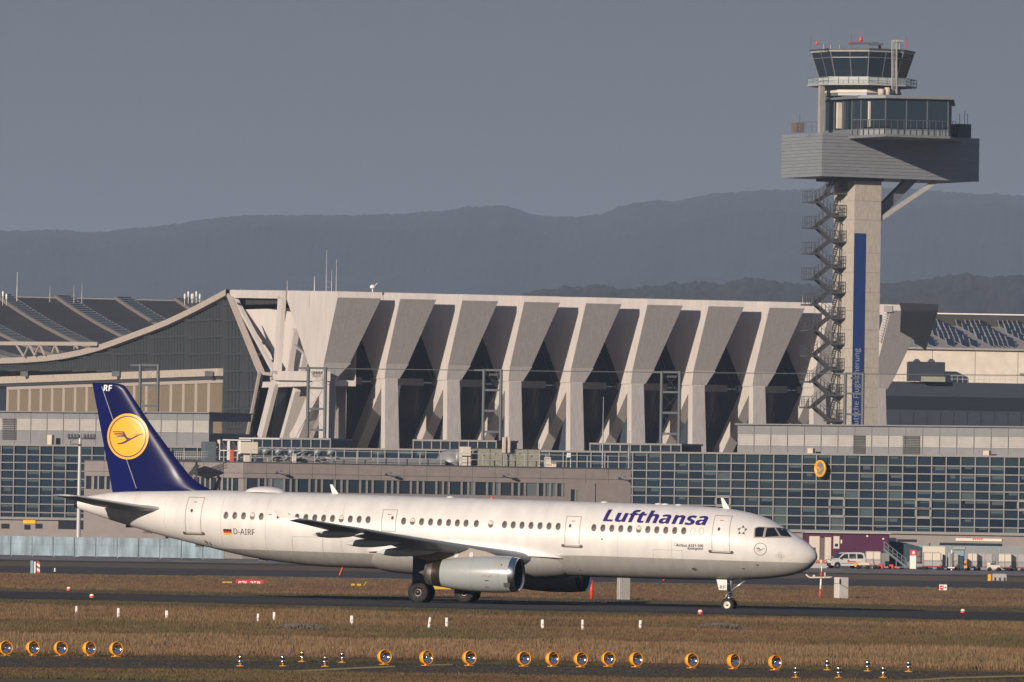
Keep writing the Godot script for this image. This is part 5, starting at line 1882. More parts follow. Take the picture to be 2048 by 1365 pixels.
func airliner():
	var yaw = deg_to_rad(19.6)
	var b = Basis(Vector3.UP, -yaw) * Basis(Vector3(0, 0, 1), -0.016)
	pt = Transform3D(b, Vector3(-3.58, -0.01, -528.0))
	var pl = thing("airliner", "white twin-engined airliner with navy tail and orange crane disc, taxiing to the right", "airplane", pt)
	var hullm = hull_part("fuselage", true, "plane_white", pl)
	hull_part("belly", false, "plane_grey", pl)
	# tail cone end
	var s = st_new(true)
	lathe(s, [[0.30, 0.0], [0.26, 0.25], [0.2, 0.28], [0.0, 0.2]], 14, Vector3(GEAR - 44.35, 4.93, 0), Vector3.LEFT, Vector3.UP)
	obj("exhaust_cone", s, mats["exhaust_dark"], pl)
	# belly fairing
	s = st_new(true)
	var prev = null
	for j in 25:
		var u = j / 24.0
		var st = 14.2 + 12.0 * u
		var g = pow(sin(PI * clampf(u, 0.0, 1.0)), 0.42)
		var ring = []
		for i in 21:
			var a = PI + PI * i / 20.0
			ring.append(Vector3(GEAR - st, lerpf(2.5, 2.95, g) + sin(a) * lerpf(0.62, 1.52, g), cos(a) * lerpf(1.2, 2.12, g)))
		if prev:
			for i in 20: quad(s, prev[i], prev[i + 1], ring[i + 1], ring[i])
		prev = ring
	obj("belly_fairing", s, mats["plane_grey"], pl)
	s = st_new(true)
	prev = null
	for j in 25:                                   # white upper part of the fairing
		var u = j / 24.0
		var st = 14.4 + 11.6 * u
		var g = pow(sin(PI * clampf(u, 0.0, 1.0)), 0.5)
		var ring = []
		for i in 9:
			var a = lerpf(-0.12, 1.15, i / 8.0)
			ring.append(Vector3(GEAR - st, lerpf(2.75, 2.95, g) + sin(a) * 0.95 * g, lerpf(1.85, 2.14, g) * cos(a * 0.42)))
		if prev:
			for i in 8: quad(s, prev[i], prev[i + 1], ring[i + 1], ring[i])
		prev = ring
	obj("wing_root_fairing", s, mats["plane_white"], pl)
	fin(pl)
	stabilizers(pl)
	wings(pl)
	for z in [5.75, -5.75]: engine(pl, z)
	gears(pl)
	skin_details(pl)

func fin(pl):
	var up = Vector3(0, 0, 1)
	var cut = func(a: Callable, c: Callable, whole):
		var s = st_new(true)
		var ys = [5.55, 5.7, 5.85, 6.02, 6.25, 6.66, 7.2, 7.7, 8.6, 9.58, 10.6, 11.5, 11.75, 11.86]
		var rings = []
		for y in ys:
			var s0 = a.call(y); var s1 = c.call(y)
			var ring = []
			for i in 15:
				var q = lerpf(s0, s1, 0.5 * (1 - cos(PI * i / 14.0)))
				ring.append(Vector3(GEAR - q, y, fin_z(q, y)))
			for i in range(14, -1, -1):
				var q = lerpf(s0, s1, 0.5 * (1 - cos(PI * i / 14.0)))
				ring.append(Vector3(GEAR - q, y, -fin_z(q, y)))
			rings.append(ring)
		for j in rings.size() - 1:
			for i in 30: quad(s, rings[j][i], rings[j][(i + 1) % 30], rings[j + 1][(i + 1) % 30], rings[j + 1][i])
		var r = rings[-1]
		for i in range(1, 29): tri(s, r[0], r[i], r[i + 1])
		return s
	var f = obj("fin", cut.call(func(y): return lin(FIN_LE, y), func(y): return fin_hinge(y) - 0.03, false), mats["plane_navy"], pl)
	var r = obj("rudder", cut.call(func(y): return fin_hinge(y) + 0.03, func(y): return fin_te(y), false), mats["plane_navy_rudder"], pl)
	# disc and crane on the starboard side, by pixel
	var at = func(px, py) -> Vector2:
		var l = hit(pt, px, py, 2, 0.3)
		return Vector2(GEAR - l.x, l.y)
	var c = at.call(253, 873.5)
	var rx = absf(at.call(295.2, 873.5).x - c.x); var ry = absf(at.call(253, 827.5).y - c.y)
	var place = func(o): return func(p): return Vector3(GEAR - p.x, p.y, fin_z(p.x, p.y) + o)
	var s = st_new()
	lay_ring(s, c, Vector2.ZERO, Vector2(rx, ry), 48, 0.35, place.call(0.015))
	obj("tail_disc", s, mats["logo_orange"], f, "orange disc with a navy ring and a flying crane")
	s = st_new()
	lay_ring(s, c, Vector2(rx, ry) * 0.855, Vector2(rx, ry) * 0.905, 48, 0.3, place.call(0.028))
	for pg in CRANE:
		var q = PackedVector2Array()
		for v in pg: q.append(c + Vector2(-v[0] * rx, v[1] * ry))
		lay(s, q, 0.3, place.call(0.028))
	obj("tail_crane", s, mats["logo_navy"], f)
	s = st_new()
	var t0 = at.call(203.5, 782); var t1 = at.call(220.5, 770.5)
	write(s, "RF", true, func(p): return place.call(0.02).call(Vector2(t0.x - p.x, t0.y + p.y)), Vector2(t0.x - t1.x, t1.y - t0.y), 0.1)
	obj("tail_letters", s, mats["text_white"], f)
	s = st_new()
	for i in 12:
		var y0 = 5.9 + i * 0.48
		quad(s, Vector3(GEAR - fin_hinge(y0) - 0.016, y0, fin_z(fin_hinge(y0), y0) + 0.012), Vector3(GEAR - fin_hinge(y0) + 0.016, y0, fin_z(fin_hinge(y0), y0) + 0.012), Vector3(GEAR - fin_hinge(y0 + 0.48) + 0.016, y0 + 0.48, fin_z(fin_hinge(y0 + 0.48), y0 + 0.48) + 0.012), Vector3(GEAR - fin_hinge(y0 + 0.48) - 0.016, y0 + 0.48, fin_z(fin_hinge(y0 + 0.48), y0 + 0.48) + 0.012))
	obj("hinge_line", s, mats["wing_grey"], f)

const CRANE := [
	[[-0.75, 0.215], [-0.17, 0.215], [-0.19, 0.165], [-0.71, 0.18]], [[-0.71, 0.145], [-0.2, 0.14], [-0.23, 0.095], [-0.66, 0.105]], [[-0.66, 0.07], [-0.23, 0.07], [-0.26, 0.025], [-0.60, 0.035]], [[-0.56, 0.0], [-0.25, 0.0], [-0.27, -0.04], [-0.51, -0.035]],
	[[-0.18, 0.215], [-0.09, 0.07], [-0.02, -0.03], [0.07, -0.06], [0.18, -0.065], [0.42, 0.06], [0.60, 0.12], [0.77, 0.158], [0.775, 0.135], [0.5, 0.03], [0.10, -0.18], [-0.10, -0.29], [-0.30, -0.345], [-0.47, -0.36], [-0.485, -0.315], [-0.26, -0.265], [-0.09, -0.185], [-0.04, -0.14], [-0.16, -0.03], [-0.29, 0.02], [-0.23, 0.10]],
	[[0.2, 0.02], [0.45, 0.125], [0.58, 0.15], [0.44, 0.10]]]

func stabilizers(pl):
	for sd in [1, -1]:
		var s = st_new(true)
		panel_shape(s, [[Vector3(GEAR - 38.7, 4.78, 0.9 * sd), 3.9, 0.10, 0.0, Vector3.UP], [Vector3(GEAR - 39.4, 4.85, 1.9 * sd), 3.3, 0.095, 0.0, Vector3.UP], [Vector3(GEAR - 42.1, 5.38, 5.9 * sd), 1.45, 0.09, 0.0, Vector3.UP], [Vector3(GEAR - 42.4, 5.40, 6.22 * sd), 1.1, 0.07, 0.0, Vector3.UP]])
		obj("stabilizer", s, mats["wing_pale"], pl)

func wings(pl):
	for sd in [1, -1]:
		var s = st_new(true)
		var secs = []
		for z in [1.2, 1.9, 3.2, 4.8, 6.4, 8.5, 10.6, 12.7, 14.8, 16.4, 16.9]:
			var le = wing_le(z); var c = wing_te(z) - le
			if z > 16.5: le += 0.15; c -= 0.2
			var th = lerpf(0.15, 0.105, clampf((z - 1.9) / 8.0, 0, 1))
			secs.append([Vector3(GEAR - le, wing_y(z), z * sd), c, th, 0.02 * c, Vector3.UP])
		panel_shape(s, secs)
		var w = obj("wing", s, mats["wing_grey"], pl)
		# flap track fairings
		for z in [6.6, 9.6, 12.6]:
			s = st_new(true)
			var te = wing_te(z); var c = te - wing_le(z)
			var y = wing_y(z) - 0.09 * c
			var k = 0.55 + 0.085 * c
			var p0 = Vector3(GEAR - te - 0.75 + 4.0 * k, y + 0.02, z * sd)
			var prof = [[0.02, 0.0], [0.12, 0.5], [0.2, 1.2], [0.25, 2.0], [0.24, 2.8], [0.16, 3.5], [0.02, 4.0]]
			for j in prof.size(): prof[j] = [prof[j][0] * (0.7 + 0.09 * c), prof[j][1] * k]
			var ax = Vector3(-1, -0.045, 0).normalized()
			lathe(s, prof, 10, p0, ax, Vector3(0, 0, 1))
			obj("flap_fairing", s, mats["wing_pale"], w)
		s = st_new()
		for k in 2:                                # little tip fence
			var z = 16.93 * sd
			quad(s, Vector3(GEAR - 24.4, wing_y(16.9), z), Vector3(GEAR - 25.7, wing_y(16.9) + (0.42 if k == 0 else -0.30), z + 0.05 * sd), Vector3(GEAR - 26.0, wing_y(16.9) + (0.42 if k == 0 else -0.30), z + 0.05 * sd), Vector3(GEAR - 25.6, wing_y(16.9), z))
		obj("tip_fence", s, mats["plane_white"], w)
		s = st_new()                               # slat gap along the leading edge
		for i in 9:
			var z0 = 7.0 + i * 1.05; var z1 = z0 + 0.98
			var f = func(z, u): return Vector3(GEAR - wing_le(z) - u, wing_y(z) + 0.1 * (wing_te(z) - wing_le(z)) * 0.5, z * sd)
			quad(s, f.call(z0, 0.55), f.call(z1, 0.5), f.call(z1, 0.56), f.call(z0, 0.62))
		obj("slat_seam", s, mats["seam_grey"], w)

func engine(pl, z):
	var o = Vector3(GEAR - 15.45, 1.80, z)
	var ax = Vector3(-1, -0.012, 0).normalized()
	var up = Vector3.UP
	var s = st_new(true)
	lathe(s, [[0.84, 0.16], [0.90, 0.0 + 0.02], [0.945, 0.12], [0.985, 0.42]], 40, o, ax, up)
	var cowl_parent = null
	var body = st_new(true)
	lathe(body, [[0.985, 0.42], [1.02, 0.9], [1.03, 1.5], [1.02, 2.2], [0.985, 2.9], [0.93, 3.5], [0.86, 4.1], [0.80, 4.5]], 40, o, ax, up)
	var e = obj("engine_cowl", body, mats["nacelle_grey"], pl)
	obj("inlet_lip", s, mats["lip_metal"], e)
	s = st_new(true)
	lathe(s, [[0.80, 4.5], [0.79, 4.52], [0.735, 5.02]], 36, o, ax, up)
	obj("reverser_band", s, mats["exhaust_dark"], e)
	s = st_new(true)
	lathe(s, [[0.735, 5.02], [0.70, 5.25], [0.62, 5.48], [0.58, 5.46], [0.56, 5.0]], 36, o, ax, up)
	lathe(s, [[0.36, 5.0], [0.3, 5.5], [0.02, 6.0]], 20, o, ax, up)
	obj("exhaust_nozzle", s, mats["exhaust_metal"], e)
	s = st_new(true)
	lathe(s, [[0.84, 0.16], [0.82, 0.6], [0.80, 1.0]], 32, o, ax, up)
	obj("inlet_duct", s, mats["engine_dark"], e)
	s = st_new()
	for i in 22:
		var a = TAU * i / 22.0; var u = Vector3(0, sin(a), cos(a)); var v = Vector3(0, sin(a + 0.22), cos(a + 0.22))
		quad(s, o + ax * 0.92 + u * 0.24, o + ax * 0.92 + u * 0.8, o + ax * 1.04 + v * 0.8, o + ax * 1.0 + v * 0.24)
	lathe(s, [[0.8, 1.1], [0.0, 1.12]], 24, o, ax, up)
	obj("fan_blades", s, mats["engine_dark"], e)
	s = st_new(true)
	lathe(s, [[0.0, 0.5], [0.13, 0.65], [0.24, 0.95]], 18, o, ax, up)
	obj("spinner", s, mats["engine_dark"], e)
	# pylon
	s = st_new()
	var poly = PackedVector2Array([Vector2(o.x - 1.2, 2.75), Vector2(o.x - 2.0, 3.02), Vector2(o.x - 3.0, 3.2), Vector2(o.x - 6.6, 3.05), Vector2(o.x - 6.4, 2.62), Vector2(o.x - 5.3, 2.38), Vector2(o.x - 4.3, 2.45)])
	prism(s, poly, func(x, y, zz): return Vector3(x, y, z + zz), -0.22, 0.22)
	obj("pylon", s, mats["pylon_bare"], e)
	if z > 0:
		var on = func(px, py, off):
			var l = hit(pt, px, py, 2, z + 0.6)
			for k in 4:
				var d = (l - o).dot(ax)
				var r = lerpf(0.98, 1.03, 0.7)
				l = hit(pt, px, py, 2, z + sqrt(maxf(0.01, r * r - pow(l.y - o.y, 2))))
			return l + Vector3(0, (l.y - o.y) * off, off)
		s = st_new()
		for q in [[970.0, 1160.5, 977.5, 1175.0], [1007.5, 1166.0, 1020.0, 1174.0]]:
			var pp = [on.call(q[0], q[1], 0.03), on.call(q[2], q[1], 0.03), on.call(q[2], q[3], 0.03), on.call(q[0], q[3], 0.03)]
			quad(s, pp[0], pp[1], pp[2], pp[3])
		obj("access_panel", s, mats["scuff_dark"], e)
		s = st_new()
		for q in [[985.0, 1125.5, 1003.0, 1131.0, 0.025], [976.8, 1152.0, 976.8, 1174.5, 0.012]]:
			bar(s, on.call(q[0], q[1], 0.035), on.call(q[2], q[3], 0.035), q[4] * 2.0, 0.12 if q[4] > 0.02 else 0.02)
		obj("strake", s, mats["print_red"] if false else mats["seam_grey"], e)
		s = st_new()
		for q in [[968.5, 1152.0], [972.0, 1152.4], [981.0, 1152.0], [964.0, 1152.6]]:
			var p = on.call(q[0], q[1], 0.03)
			box(s, p, Vector3(0.07, 0.06, 0.02))
		bar(s, on.call(978.2, 1153.5, 0.035), on.call(978.2, 1175.5, 0.035), 0.02, 0.02)
		obj("engine_print", s, mats["print_red"], e)
		s = st_new()
		for dx in [0.42, 0.95, 2.6]:
			for i in 24:
				var a0 = TAU * i / 24.0; var a1 = TAU * (i + 1) / 24.0
				var rr = 0.99 if dx < 0.5 else (1.026 if dx < 1.5 else 1.007)
				var f = func(a, d): return o + ax * d + Vector3(0, sin(a), cos(a)) * (rr + 0.004)
				quad(s, f.call(a0, dx - 0.012), f.call(a1, dx - 0.012), f.call(a1, dx + 0.012), f.call(a0, dx + 0.012))
		obj("cowl_seam", s, mats["seam_grey"], e)
		s = st_new()
		for q in [[0.55, 5.1], [1.1, 4.7]]:
			lathe(s, [[0.0, 0.0], [0.14, 0.0], [0.14, 0.01]], 12, Vector3(o.x - 4.6 + q[0] * 1.6, 2.72 + q[0] * 0.1, z + 0.235), Vector3(0, 0, 1), Vector3.UP)
		obj("pylon_disc", s, mats["lip_metal"], e)

func wheel(parent, c: Vector3, r, w, hub, out):
	var s = st_new(true)
	var z = Vector3(0, 0, 1)
	lathe(s, [[r * 0.52, -w * 0.46], [r * 0.80, -w * 0.5], [r * 0.95, -w * 0.40], [r, -w * 0.22], [r, w * 0.22], [r * 0.95, w * 0.40], [r * 0.80, w * 0.5], [r * 0.52, w * 0.46]], 28, c, z, Vector3.UP)
	var o = obj("tyre", s, mats["tyre"], parent)
	s = st_new(true)
	for sd in [1.0, -1.0]:
		lathe(s, [[r * 0.54, w * 0.46 * sd], [r * 0.46, w * 0.44 * sd], [r * 0.40, w * 0.28 * sd], [r * 0.22, w * 0.26 * sd], [r * 0.18, w * 0.40 * sd], [0.0, w * 0.42 * sd]], 22, c, z, Vector3.UP)
	obj("wheel_hub", s, mats[hub], o)

func gears(pl):
	for sd in [1, -1]:
		var z = 3.8 * sd
		var s = st_new(true)
		tube(s, Vector3(0.0, 2.9, z), Vector3(0, 1.3, z), 0.17, 0.16, 12)
		tube(s, Vector3(0.0, 1.35, z), Vector3(0, 0.62, z), 0.11, 0.11, 12)
		tube(s, Vector3(0, 0.62, z - 0.6), Vector3(0, 0.62, z + 0.6), 0.09, 0.09, 10)
		tube(s, Vector3(0.05, 1.5, z), Vector3(0.2, 2.5, z - 1.5 * sd), 0.09, 0.09, 8)
		tube(s, Vector3(-0.32, 0.95, z), Vector3(-0.12, 1.5, z), 0.05, 0.05, 6)
		tube(s, Vector3(-0.32, 0.95, z), Vector3(-0.1, 0.62, z), 0.05, 0.05, 6)
		var g = obj("main_gear", s, mats["gear_dark"], pl)
		wheel(g, Vector3(0, 0.60, z + 0.46), 0.61, 0.42, "hub_dark", 1)
		wheel(g, Vector3(0, 0.60, z - 0.46), 0.61, 0.42, "hub_dark", 1)
		s = st_new()
		bevel_box(s, Vector3(0.1, 1.85, z + 0.28 * sd), Vector3(1.15, 1.5, 0.05), 0.02)
		bevel_box(s, Vector3(0.05, 1.2, z + 0.2 * sd), Vector3(0.6, 0.7, 0.05), 0.02)
		obj("gear_door", s, mats["gear_dark"], g)
		s = st_new(); box(s, Vector3(0.2, 1.75, 0.75 * sd), Vector3(1.6, 0.1, 0.05)); 
		obj("bay_door", s, mats["plane_grey"], g)
	# nose gear
	var x = GEAR - 5.07
	var s = st_new(true)
	tube(s, Vector3(x + 0.1, 1.95, 0), Vector3(x, 1.05, 0), 0.11, 0.1, 12)
	tube(s, Vector3(x, 1.1, 0), Vector3(x, 0.46, 0), 0.075, 0.075, 12)
	tube(s, Vector3(x, 0.47, -0.4), Vector3(x, 0.47, 0.4), 0.07, 0.07, 10)
	tube(s, Vector3(x + 0.03, 1.2, 0), Vector3(x + 0.95, 1.85, 0), 0.06, 0.06, 8)
	tube(s, Vector3(x - 0.25, 0.85, 0.02), Vector3(x - 0.04, 1.15, 0.02), 0.035, 0.035, 6)
	tube(s, Vector3(x - 0.25, 0.85, 0.02), Vector3(x - 0.02, 0.52, 0.02), 0.035, 0.035, 6)
	tube(s, Vector3(x + 0.05, 1.0, -0.3), Vector3(x + 0.05, 1.0, 0.3), 0.05, 0.05, 8)
	var g = obj("nose_gear", s, mats["strut_metal"], pl)
	wheel(g, Vector3(x, 0.46, 0.25), 0.385, 0.24, "hub_pale", 1)
	wheel(g, Vector3(x, 0.46, -0.25), 0.385, 0.24, "hub_pale", 1)
	s = st_new(true)
	for q in [Vector3(x + 0.06, 1.12, 0.16), Vector3(x + 0.06, 1.12, -0.16), Vector3(x + 0.1, 0.98, 0.3)]:
		lathe(s, [[0.0, -0.12], [0.06, -0.1], [0.09, 0.0], [0.085, 0.02], [0.0, 0.035]], 14, q, Vector3(0.94, 0, 0.34).normalized(), Vector3.UP)
	obj("taxi_light", s, mats["chrome"], g)
	for sd in [1, -1]:
		s = st_new()
		var poly = PackedVector2Array([Vector2(x - 0.62, 1.86), Vector2(x + 0.0, 1.86), Vector2(x + 0.02, 1.28), Vector2(x - 0.44, 1.28)])
		prism(s, poly, func(a, b2, c): return Vector3(a, b2, c + (0.46 + (1.86 - b2) * 0.1) * sd), -0.02, 0.02)
		var d = obj("nose_gear_door", s, mats["gear_door"], g)
		if sd > 0:
			s = st_new()
			write(s, "RF", true, func(p): return Vector3(x - 0.40 + p.x, 1.34 + p.y, 0.54 - p.y * 0.1), Vector2(0.34, 0.2))
			obj("door_letters", s, mats["text_black"], d)

func skin_details(pl):
	var place = func(o): return func(p): return skin(p.x, p.y, o)
	# cabin windows, by their places along the skin
	var rows = [[451.2, 1031.3, 522, 1033.6, 5], [558, 1034.3, 735.8, 1040.2, 11], [806.8, 1043.0, 878.5, 1045.2, 5], [860.8, 1044.8, 932, 1046.5, 0]]
	var xs = [[451.2, 1031.3], [468.9, 1031.8], [486.6, 1032.4], [504.3, 1033], [522, 1033.6]]
	for i in 11: xs.append([558 + 17.78 * i, 1034.3 + 0.59 * i])
	for q in [807, 825, 843, 861, 879, 897, 914.6, 932, 952.5, 981.5, 1009, 1026.4, 1044, 1062, 1080, 1098, 1116.2]: xs.append([q, 1043.0 + (q - 807) * 0.0346])
	for i in 11: xs.append([1187.8 + 17.98 * i, 1056.2 + 0.63 * i])
	var shades = [3, 12, 17, 25, 38]
	for i in xs.size():
		var c = skin_px(xs[i][0], xs[i][1])
		var ov = oval(c, Vector2(0.135, 0.195), 16, 0.8)
		var s = st_new()
		lay(s, ov, 0.3, place.call(0.012))
		var w = obj("cabin_window", s, mats["cabin_window"], pl)
		s = st_new()
		lay_ring(s, c, Vector2(0.14, 0.20), Vector2(0.168, 0.228), 16, 0.3, place.call(0.009))
		obj("window_rim", s, mats["seam_faint"], w)
		if i in shades:
			s = st_new()
			lay(s, PackedVector2Array([c + Vector2(-0.12, -0.02), c + Vector2(0.12, -0.02), c + Vector2(0.11, 0.14), c + Vector2(0.0, 0.17), c + Vector2(-0.11, 0.14)]), 0.3, place.call(0.02))
			obj("window_shade", s, mats["window_shade"], w)
	var s = st_new()
	for px in [1386.0, 1403.0]:
		var c = skin_px(px, 1063.5)
		lay_ring(s, c, Vector2(0.13, 0.19), Vector2(0.15, 0.21), 16, 0.3, place.call(0.008))
	obj("plugged_window", s, mats["seam_grey"], pl)
	# doors: four corners by pixel, a seam round a flush leaf, a dark sill
	for d in [[[1431, 1031], [1466, 1032.5], [1460.5, 1105], [1424, 1103]], [[1134, 1032.5], [1164, 1033.5], [1159, 1093], [1129.5, 1091.5]], [[766.5, 1019.5], [796, 1020], [791, 1064.5], [761.5, 1062.5]], [[378, 994.5], [410.5, 995.5], [403, 1067], [371.5, 1066]]]:
		var q = []
		for v in d: q.append(skin_px(v[0], v[1]))
		s = st_new()
		var mid = (q[0] + q[1] + q[2] + q[3]) * 0.25
		for i in 4:
			var a = q[i]; var b = q[(i + 1) % 4]
			var ia = a.lerp(mid, 0.0) + (mid - a).sign() * Vector2(0.035, 0.035); var ib = b + (mid - b).sign() * Vector2(0.035, 0.035)
			fine_tri(s, a, b, ib, 0.3, place.call(0.01)); fine_tri(s, a, ib, ia, 0.3, place.call(0.01))
		var dr = obj("cabin_door", s, mats["seam_grey"], pl)
		s = st_new()
		if d[0][1] != 1019.5:
			var a = q[3] + Vector2(0.1, -0.03); var b = q[2] + Vector2(-0.1, -0.03)
			fine_tri(s, a, b, b + Vector2(0, -0.07), 0.3, place.call(0.02)); fine_tri(s, a, b + Vector2(0, -0.07), a + Vector2(0, -0.07), 0.3, place.call(0.02))
			for e in [a, b]: lay(s, oval(e + Vector2(0, 0.02), Vector2(0.1, 0.09), 10, 1.0), 0.3, place.call(0.024))
			obj("door_sill", s, mats["scuff_dark"], dr)
		s = st_new()
		var wc = q[0].lerp(q[2], 0.33)
		if d[0][0] != 1134: wc = (q[0] + q[1]) * 0.5 * 0.62 + (q[2] + q[3]) * 0.5 * 0.38 + Vector2(0.12 if d[0][0] > 1400 or d[0][0] < 400 else -0.2, 0)
		lay(s, oval(wc, Vector2(0.075, 0.1), 12, 1.0), 0.3, place.call(0.014))
		obj("door_window", s, mats["cabin_window"], dr)
		s = st_new()
		var up = (q[0] + q[1]) * 0.5 + Vector2(0, -0.3)
		lay(s, PackedVector2Array([up + Vector2(0.1, 0), up + Vector2(-0.1, 0), up + Vector2(-0.1, 0.04), up + Vector2(0.1, 0.04)]), 0.3, place.call(0.014))
		obj("door_placard", s, mats["print_red"], dr)
	# cockpit windows
	s = st_new()
	var frames = [[[1511, 1058], [1517.5, 1055.5], [1529.5, 1056], [1525.5, 1074.5], [1510.5, 1074.5]], [[1534.5, 1057], [1548.5, 1056.5], [1558.5, 1073], [1530.5, 1075]], [[1552.5, 1057], [1571.5, 1057.5], [1576, 1060.5], [1583.5, 1074.5], [1562, 1072.5]]]
	var rim = PackedVector2Array()
	for v in [[1509, 1057], [1517, 1053.8], [1572, 1056], [1578, 1060], [1585.5, 1075.8], [1558, 1076.5], [1507.5, 1076.5]]: rim.append(skin_px(v[0], v[1]))
	lay(s, rim, 0.15, place.call(0.006))
	var cw = obj("windscreen_frame", s, mats["seam_grey"], pl)
	for fr in frames:
		var q = PackedVector2Array()
		for v in fr: q.append(skin_px(v[0], v[1]))
		s = st_new()
		lay(s, q, 0.12, place.call(0.016))
		obj("windscreen_pane", s, mats["cockpit_glass"], cw)
	# port side cockpit glass, mirrored
	s = st_new()
	for fr in frames:
		var q = PackedVector2Array()
		for v in fr: q.append(skin_px(v[0], v[1]))
		lay(s, q, 0.12, func(p): var k = skin(p.x, p.y, 0.016); return Vector3(k.x, k.y, -k.z))
	obj("windscreen_pane", s, mats["cockpit_glass"], pl)
	# lettering
	var line = func(text, px0, py0, px1, py1, cap, slant, bold, mat):
		var a = skin_px(px0, py0); var b = skin_px(px1, py1)
		var st = st_new()
		var l = a.x - b.x
		write(st, text, bold, func(p): return skin(a.x - p.x, lerpf(a.y, b.y, p.x / l) + p.y, 0.014), Vector2(l - slant * cap, cap), slant, 0.12)
		if slant > 0.0: write(st, text, bold, func(p): return skin(a.x - p.x - 0.03, lerpf(a.y, b.y, p.x / l) + p.y, 0.017), Vector2(l - slant * cap, cap), slant, 0.12)
		obj("lettering", st, mats[mat], pl)
	line.call("Lufthansa", 1205.0, 1044.0, 1414.5, 1052.5, 0.72, 0.22, true, "text_navy")
	line.call("D-AIRF", 467.3, 1069.0, 509.5, 1070.8, 0.33, 0.0, false, "text_black")
	line.call("Airbus A321-100", 1353.0, 1094.0, 1406.5, 1095.5, 0.175, 0.0, true, "text_black")
	line.call("Kempten", 1376.0, 1101.5, 1406.5, 1102.2, 0.18, 0.0, true, "text_black")
	# flag
	var f0 = skin_px(447, 1069.5); var f1 = skin_px(462.5, 1059)
	for i in 3:
		s = st_new()
		var y0 = lerpf(f0.y, f1.y, i / 3.0); var y1 = lerpf(f0.y, f1.y, (i + 1) / 3.0)
		lay(s, PackedVector2Array([Vector2(f0.x, y0), Vector2(f1.x, y0), Vector2(f1.x, y1), Vector2(f0.x, y1)]), 0.2, place.call(0.014))
		obj("flag_stripe", s, mats[["flag_gold", "flag_red", "flag_black"][i]], pl)
	# nose emblem, star of five triangles, small marks
	s = st_new()
	var c = skin_px(1521, 1099)
	var rr = Vector2(0.345, 0.345)
	lay_ring(s, c, rr * 0.93, rr, 32, 0.15, place.call(0.012))
	for pg in CRANE:
		var q = PackedVector2Array()
		for v in pg: q.append(c + Vector2(-v[0] * rr.x, v[1] * rr.y))
		lay(s, q, 0.12, place.call(0.012))
	c = skin_px(1351, 1089)
	lay_ring(s, c, Vector2(0.07, 0.07), Vector2(0.085, 0.085), 16, 0.1, place.call(0.012))
	obj("nose_emblem", s, mats["text_black"], pl)
	s = st_new()
	c = skin_px(1484.5, 1061.5)
	for i in 5:
		var a = TAU * i / 5.0 + PI / 2
		var u = Vector2.from_angle(a)
		var v = Vector2(-u.y, u.x)
		lay(s, PackedVector2Array([c + u * 0.29, c + u * 0.13 + v * 0.11, c + u * 0.15 - v * 0.07]), 0.15, place.call(0.012))
	obj("star_emblem", s, mats["scuff_dark"], pl)
	s = st_new()
	c = skin_px(1560.5, 1113)
	lay_ring(s, c, Vector2(0.06, 0.06), Vector2(0.10, 0.10), 14, 0.2, place.call(0.01))
	obj("static_port", s, mats["seam_grey"], pl)
	s = st_new()
	lay_ring(s, c, Vector2(0.225, 0.225), Vector2(0.24, 0.24), 4, 0.2, place.call(0.01))
	for v in [[1515, 1131, 0.07, 0.05], [1487, 1138, 0.11, 0.03], [1389, 1139, 0.16, 0.08], [1204, 1079, 0.045, 0.05], [1161, 1141, 0.05, 0.03], [414, 1086, 0.04, 0.09], [420.5, 1088, 0.035, 0.12], [410, 1083.5, 0.03, 0.08], [540, 1030, 0.12, 0.02]]:
		lay(s, oval(skin_px(v[0], v[1]), Vector2(v[2], v[3]), 10, 1.0), 0.2, place.call(0.01))
	obj("skin_mark", s, mats["scuff_dark"], pl)
	# panel seams: cargo doors and joints of the barrel
	s = st_new()
	var seam = func(a: Vector2, b: Vector2, w):
		var d = (b - a).normalized(); var n = Vector2(-d.y, d.x) * w
		fine_tri(s, a - n, b - n, b + n, 0.3, place.call(0.006)); fine_tri(s, a - n, b + n, a + n, 0.3, place.call(0.006))
	for d in [[[1306, 1100], [1364, 1101.5], [1369, 1140], [1311, 1139]], [[584, 1074], [645, 1075], [649, 1118], [588, 1112]]]:
		for i in 4: seam.call(skin_px(d[i][0], d[i][1]), skin_px(d[(i + 1) % 4][0], d[(i + 1) % 4][1]), 0.009)
	for st in [7.9, 11.1, 27.6, 32.2, 35.0, 38.6, 40.6]:
		var lo = tab_at(BOT, st); var hi = tab_at(TOP, st)
		for i in 8:
			var y0 = lerpf(lo, hi, 0.12 + 0.78 * i / 8.0); var y1 = lerpf(lo, hi, 0.12 + 0.78 * (i + 1) / 8.0)
			seam.call(Vector2(st, y0), Vector2(st, y1), 0.005)
	obj("panel_seam", s, mats["seam_grey"], pl)
	s = st_new()
	for st in [9.4, 12.6, 14.9, 16.7, 18.6, 20.4, 22.6, 25.6, 29.2, 30.8, 33.6, 36.9, 39.6]:
		var lo = tab_at(BOT, st); var hi = tab_at(TOP, st)
		for i in 8:
			var y0 = lerpf(lo, hi, 0.30 + 0.62 * i / 8.0); var y1 = lerpf(lo, hi, 0.30 + 0.62 * (i + 1) / 8.0)
			seam.call(Vector2(st, y0), Vector2(st, y1), 0.004)
	for y in [5.25, 3.55]:
		for i in 46: seam.call(Vector2(6.5 + i * 0.55, y), Vector2(6.5 + (i + 1) * 0.55, y), 0.004)
	obj("skin_joint", s, mats["seam_faint"], pl)
	# antennas and the radome hump on the roof
	s = st_new(true)
	var prev = null
	var cs = GEAR - (32.95)
